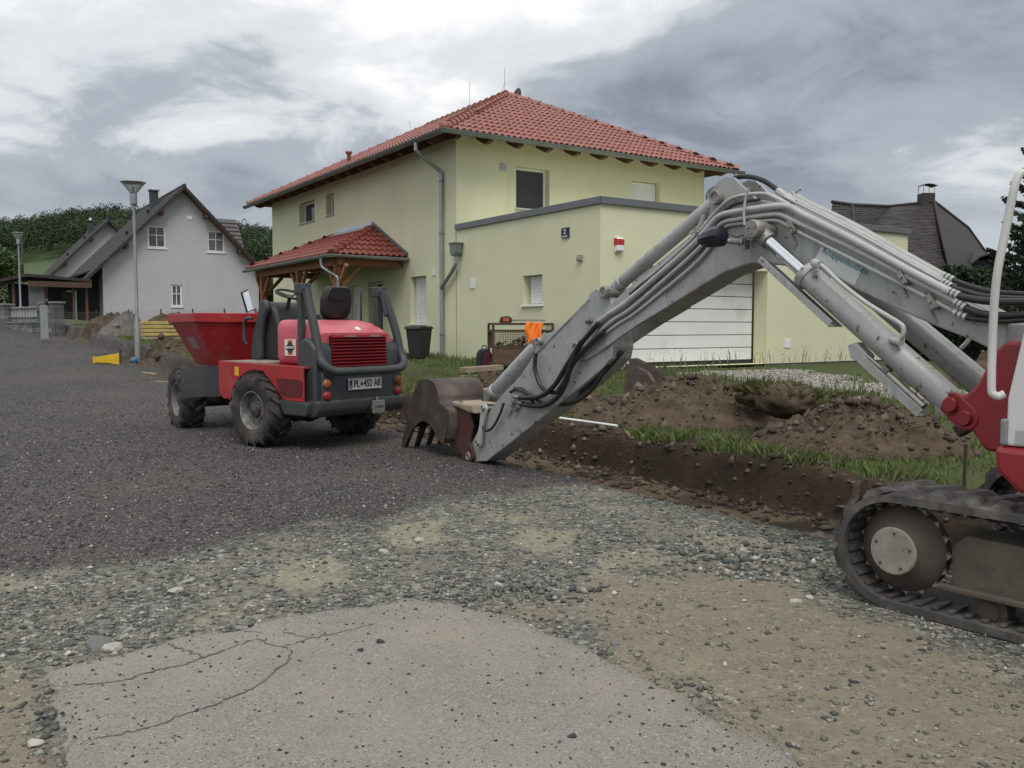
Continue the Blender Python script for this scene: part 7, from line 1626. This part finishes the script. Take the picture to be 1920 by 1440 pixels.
mb = MB(); mb.prism(rounded([(-.16, 0), (.16, 0), (.17, .30), (.10, .44), (-.10, .44), (-.17, .30)], .09, 5), lambda x_, z_, y_: (x_, y_, z_), -.10, .12); mb.build('body', mat('bag_black', (.022, .022, .026), .8, var=.2), ruck, bevel=.04, smooth=60)
mb = MB(); mb.prism(rounded([(-.02, .04), (.13, .04), (.13, .33), (.06, .38), (-.01, .30)], .04, 4), lambda x_, z_, y_: (x_, y_, z_), -.145, -.09); mb.build('front_pocket', mat('bag_red', (.10, .012, .022), .8, var=.2), ruck, bevel=.02, smooth=60)
mb = MB(); mb.tube(smooth_path([(-.05, .0, .43), (-.03, 0, .50), (.03, 0, .50), (.05, 0, .43)], 4), .012, 6); mb.build('handle', hose_m, ruck, smooth=60)
plank_m = mat('raw_plank', (.27, .215, .155), .8, var=.2, vs=10)
def plank(label, a, b, w_, h_, up=.02):
    a, b = Vector(a), Vector(b); a.z = gz(a.x, a.y) + up + .03; b.z = gz(b.x, b.y) + up + .03; mb = MB(); c = (a + b) / 2; R = frame(b - a); mb.obox((0, 0, 0), ((b - a).length, w_, h_), R); o = mb.build('plank', plank_m, None, bevel=.004); o.location = c; tag(o, label, 'plank', 'loose planks left lying about')
plank('pale thick plank lying in the grass beside the rucksack', at(868, 700, 17.0), at(938, 703, 17.5), .24, .10, .06); plank('thin plank lying askew in front of the thick plank', at(862, 710, 16.4), at(925, 717, 16.2), .14, .03)
plank('short pale plank lying on the road edge by the lamp', at(290, 696, 18.0), at(345, 694, 18.3), .08, .03, -.02); plank('small grey board lying on the gravel behind the dumper wheel', at(268, 687, 19.8), at(292, 688, 19.6), .10, .03, -.02)
wp0, wp1 = atz(1006, 775, .47), atz(1158, 799, .40); mb = MB(); zg = max(gz(*(wp0 + (wp1 - wp0) * k / 20).xy) for k in range(21)) + .03; wp0.z = zg + .03; wp1.z = zg - .02; mb.tube([(0, 0, 0), wp1 - wp0], .016, 10); wpo = mb.build('measuring_pole', mat('white_pole', (.70, .70, .70), .5), None, smooth=50); wpo.location = wp0; tag(wpo, 'long thin white pole lying on the grass along the bank', 'pole')
rd = atz(1806, 915, .30); mb = MB(); mb.tube([(0, 0, -.15), (.01, 0, .5)], .013, 8); rdo = mb.build('steel_rod', mat('rod_brown', (.07, .055, .045), .6, .4), None, smooth=50); rdo.location = (rd.x, rd.y, gz(rd.x, rd.y)); tag(rdo, 'upright rusty steel rod driven into the bank behind the track', 'rod')
dk = at(914, 742, 12.2); mb = MB(); mb.lathe([(.001, .02), (.07, .025), (.10, .02), (.115, 0), (.10, -.02), (.001, -.02)], (0, 0, 0), (.5, -.85, .2), 20); dko = mb.build('wooden_disc', mat('disc_tan', (.30, .22, .12), .8, var=.3, vs=20), None, smooth=40); dko.location = dk; tag(dko, 'small round tan wooden disc leaning on the soil left of the dipper arm', 'disc')
# wheelie bin by the wall
wb = at(786, 684, 21.3); wbin = thing('wheelie_bin', 'black wheelie bin standing against the yellow wall by the downpipe', 'bin', (wb.x, wb.y, gz(wb.x, wb.y)), A + math.radians(20)); wbin.scale = (.82, .82, .82)
blkp = mat('bin_black', (.015, .016, .017), .55, var=.15)
mb = MB(); vs = [(-.2, -.22, .06), (.2, -.22, .06), (.2, .22, .06), (-.2, .22, .06), (-.27, -.29, .92), (.27, -.29, .92), (.27, .29, .92), (-.27, .29, .92)]; mb.add(vs, [(3, 2, 1, 0), (4, 5, 6, 7), (0, 1, 5, 4), (1, 2, 6, 5), (2, 3, 7, 6), (3, 0, 4, 7)]); mb.build('body', blkp, wbin, bevel=.02)
mb = MB(); mb.prism(rounded([(-.33, .92), (.30, .92), (.32, .95), (.22, 1.0), (-.28, 1.0)], .02), lambda x_, z_, y_: (x_, y_, z_), -.31, .31); mb.build('lid', blkp, wbin, bevel=.012)
for s_ in (-1, 1):
    mb = MB(); mb.cyl((s_ * .17, .25, .1), (s_ * .23, .25, .1), .1, n=16); mb.build('wheel', hose_m, wbin, smooth=40)
mb = MB(); mb.box(-.12, .04, -.268, -.262, .72, .76); mb.build('label_strip', white_p, wbin)
# plate compactors behind the dumper: only their handles rise above it
for i, (px, lab, yel) in enumerate(((692, 'plate compactor with yellow engine and looped handle behind the dumper', True), (668, 'plate compactor with square handle half hidden behind the dumper', False))):
    p = at(px, 700, 15.2 + .3 * i); p.z = gz(p.x, p.y); pc = thing('plate_compactor', lab, 'compactor', p, math.radians(30), 'plate compactors parked behind the dumper')
    mb = MB(); mb.prism([(-.35, .04), (.35, .04), (.42, .14), (-.42, .14)], lambda x_, z_, y_: (x_, y_, z_), -.25, .25); mb.build('base_plate', dark_st, pc, bevel=.01)
    mb = MB(); mb.box(-.2, .2, -.18, .18, .16, .55); mb.build('engine', mat('engine_yellow', (.55, .38, .02), .5) if yel else dark_st, pc, bevel=.04)
    w_ = .21 if yel else .12
    mb = MB(); mb.tube(smooth_path([(-.12, -.15, .4), (-.15, -.17, .85), (-.17, -w_, 1.0), (-.18, -w_, 1.08), (-.18, -w_ + .05, 1.13), (-.18, w_ - .05, 1.13), (-.18, w_, 1.08), (-.17, w_, 1.0), (-.15, .17, .85), (-.12, .15, .4)], 4), .018, 8); mb.build('handle', hose_m, pc, smooth=60)
    mb = MB(); mb.lathe([(.001, .02), (.04, .02), (.045, 0)], (-.17, 0, .98), (0, -1, .3), 12); mb.build('throttle_knob', mat('knob_yellow', (.6, .42, .02), .5), pc, smooth=40)

# ------------------------------------------------------------------ formwork panels, one on the other
fp = at(272, 660, 25.0); fz = float(yard_target(*tw(fp.x, fp.y))) - .05; fp.z = min(fp.z, gz(fp.x, fp.y) + .02)
fy = [mat('panel_yellow', (.52, .37, .13), .65, var=.18, vs=5), mat('panel_worn', (.34, .285, .15), .75, var=.25, vs=5), mat('panel_grey', (.20, .20, .16), .8, var=.25, vs=5)]
levels = [1, 1, 2, 1, 0, 0, 0, 0]; hh_ = .112
for k, c_ in enumerate(levels):
    o = thing('formwork_panel', ['lowest formwork panel of the stack behind the lamp', 'second formwork panel from the ground in the stack', 'grey formwork panel third from the ground in the stack', 'fourth formwork panel from the ground in the stack', 'yellow formwork panel just above the middle of the stack', 'third yellow formwork panel from the top of the stack', 'second yellow formwork panel from the top of the stack', 'topmost yellow formwork panel of the stack'][k], 'formwork panel',
              (fp.x + random.uniform(-.02, .02), fp.y, fp.z + k * hh_), A + random.uniform(-.015, .015), 'stacked formwork panels')
    mb = MB(); mb.box(0, 1.75, 0, .95, .018, hh_ - .014); mb.build('board', fy[c_], o, bevel=.006)
    for x_ in (.0, .84, 1.67): mb = MB(); mb.box(x_, x_ + .08, .02, .93, 0, .017); mb.build('batten', plank_m, o)
heap('brown soil heaped on top of the formwork stack', fp.x + .55, fp.y + 1.0, .85, .45, .34, A, 43, z0=fp.z + 8 * hh_, clods=250, csize=.05)
# yellow steel trench panel
a0 = at(178, 662, 21.4); yp_ = thing('yellow_trench_panel', 'bright yellow steel trench panel lying at the road edge left of the lamp', 'trench panel', (a0.x, a0.y, gz(a0.x, a0.y)), math.radians(12)); yp_.scale = (.85, .85, .85)
mb = MB(); mb.prism([(0, .02), (.0, .17), (.66, .29), (.66, -.06), (.50, -.05), (.42, .0)], lambda x_, z_, y_: (x_, y_, z_), -.02, .02); mb.build('plate', mat('safety_yellow', (.62, .40, .015), .55, var=.15, vs=6, dirt=((.3, .2, .05), .6, 6., .2)), yp_, bevel=.006)
mb = MB(); mb.box(-.05, 0, -.04, .04, -.05, .2); mb.build('end_rail', MATS['safety_yellow'], yp_); mb = MB(); mb.box(.66, .70, -.04, .04, -.1, .40); mb.build('end_post', rusty, yp_)
bb = at(251, 673, 21.9); mb = MB(); mb.lathe([(.001, .09), (.05, .08), (.085, .04), (.09, 0), (.085, -.05), (.06, -.08)], (0, 0, 0), (0, -.3, 1), 16); bo = mb.build('pipe_cap', mat('cap_blue', (.05, .13, .22), .55), None, smooth=60); bo.location = (bb.x, bb.y, gz(bb.x, bb.y) + .06); tag(bo, 'small blue round pipe cap at the foot of the street lamp', 'pipe cap')
# thin wire fence in front of the white house
f0, f1_ = at(120, 612, 40), at(480, 608, 41); wf = thing('wire_fence', 'thin wire mesh fence on dark posts in front of the white house', 'fence', f0); d_ = f1_ - f0
for k in range(7):
    q = d_ * (k / 6); mb = MB(); mb.cyl(q + Vector((0, 0, -.9)), q + Vector((0, 0, .75)), .035, n=8); mb.build('fence_post', hose_m, wf, smooth=50)
mb = MB()
for k in range(8): mb.tube([Vector((0, 0, -.1 + k * .105)), d_ + Vector((0, 0, -.1 + k * .105))], .004, 4)
for k in range(90): q = d_ * (k / 90); mb.tube([q + Vector((0, 0, -.2)), q + Vector((0, 0, .66))], .003, 3)
mb.build('wire', MATS['pin_steel'], wf, kind='stuff', fix=False)
# weeds with seed heads along the garage wall
r = np.random.default_rng(71); n = 130; w = 13.2 - .15 - 1.3 * r.uniform(0, 1, n) ** 1.6; t = 10.9 + 8.5 * r.uniform(0, 1, n); x, y = xy(t, w); z = ground_z(t, w); h = .15 + .34 * r.uniform(0, 1, n)
blades('weed_stems', x, y, h, np.full(n, .0018), z, pick(r, n, [(.14, .15, .07), (.20, .17, .10)], [2, 2]), lean=.25, seed=72, label='tall thin weeds growing along the garage wall')
stones('weed_heads', x, y, np.full(n, .013), pick(r, n, [(.07, .05, .03), (.04, .035, .02)], [2, 2]), seed=73, zadd=z + h * .97, label='dry seed heads on the tall weeds by the garage', cat='weeds')
# clods along the dug edge
r = np.random.default_rng(81); n = 2600; w = r.uniform(3.6, 15.5, n); t = edge_t(w) + r.normal(-.15, .28, n); x, y = xy(t, w)
stones('edge_clods', x, y, .012 + .05 * r.uniform(0, 1, n) ** 4, pick(r, n, SOILP, [4, 5, 3, 1]), seed=82, label='loose earth clods along the foot of the dug bank', cat='soil')
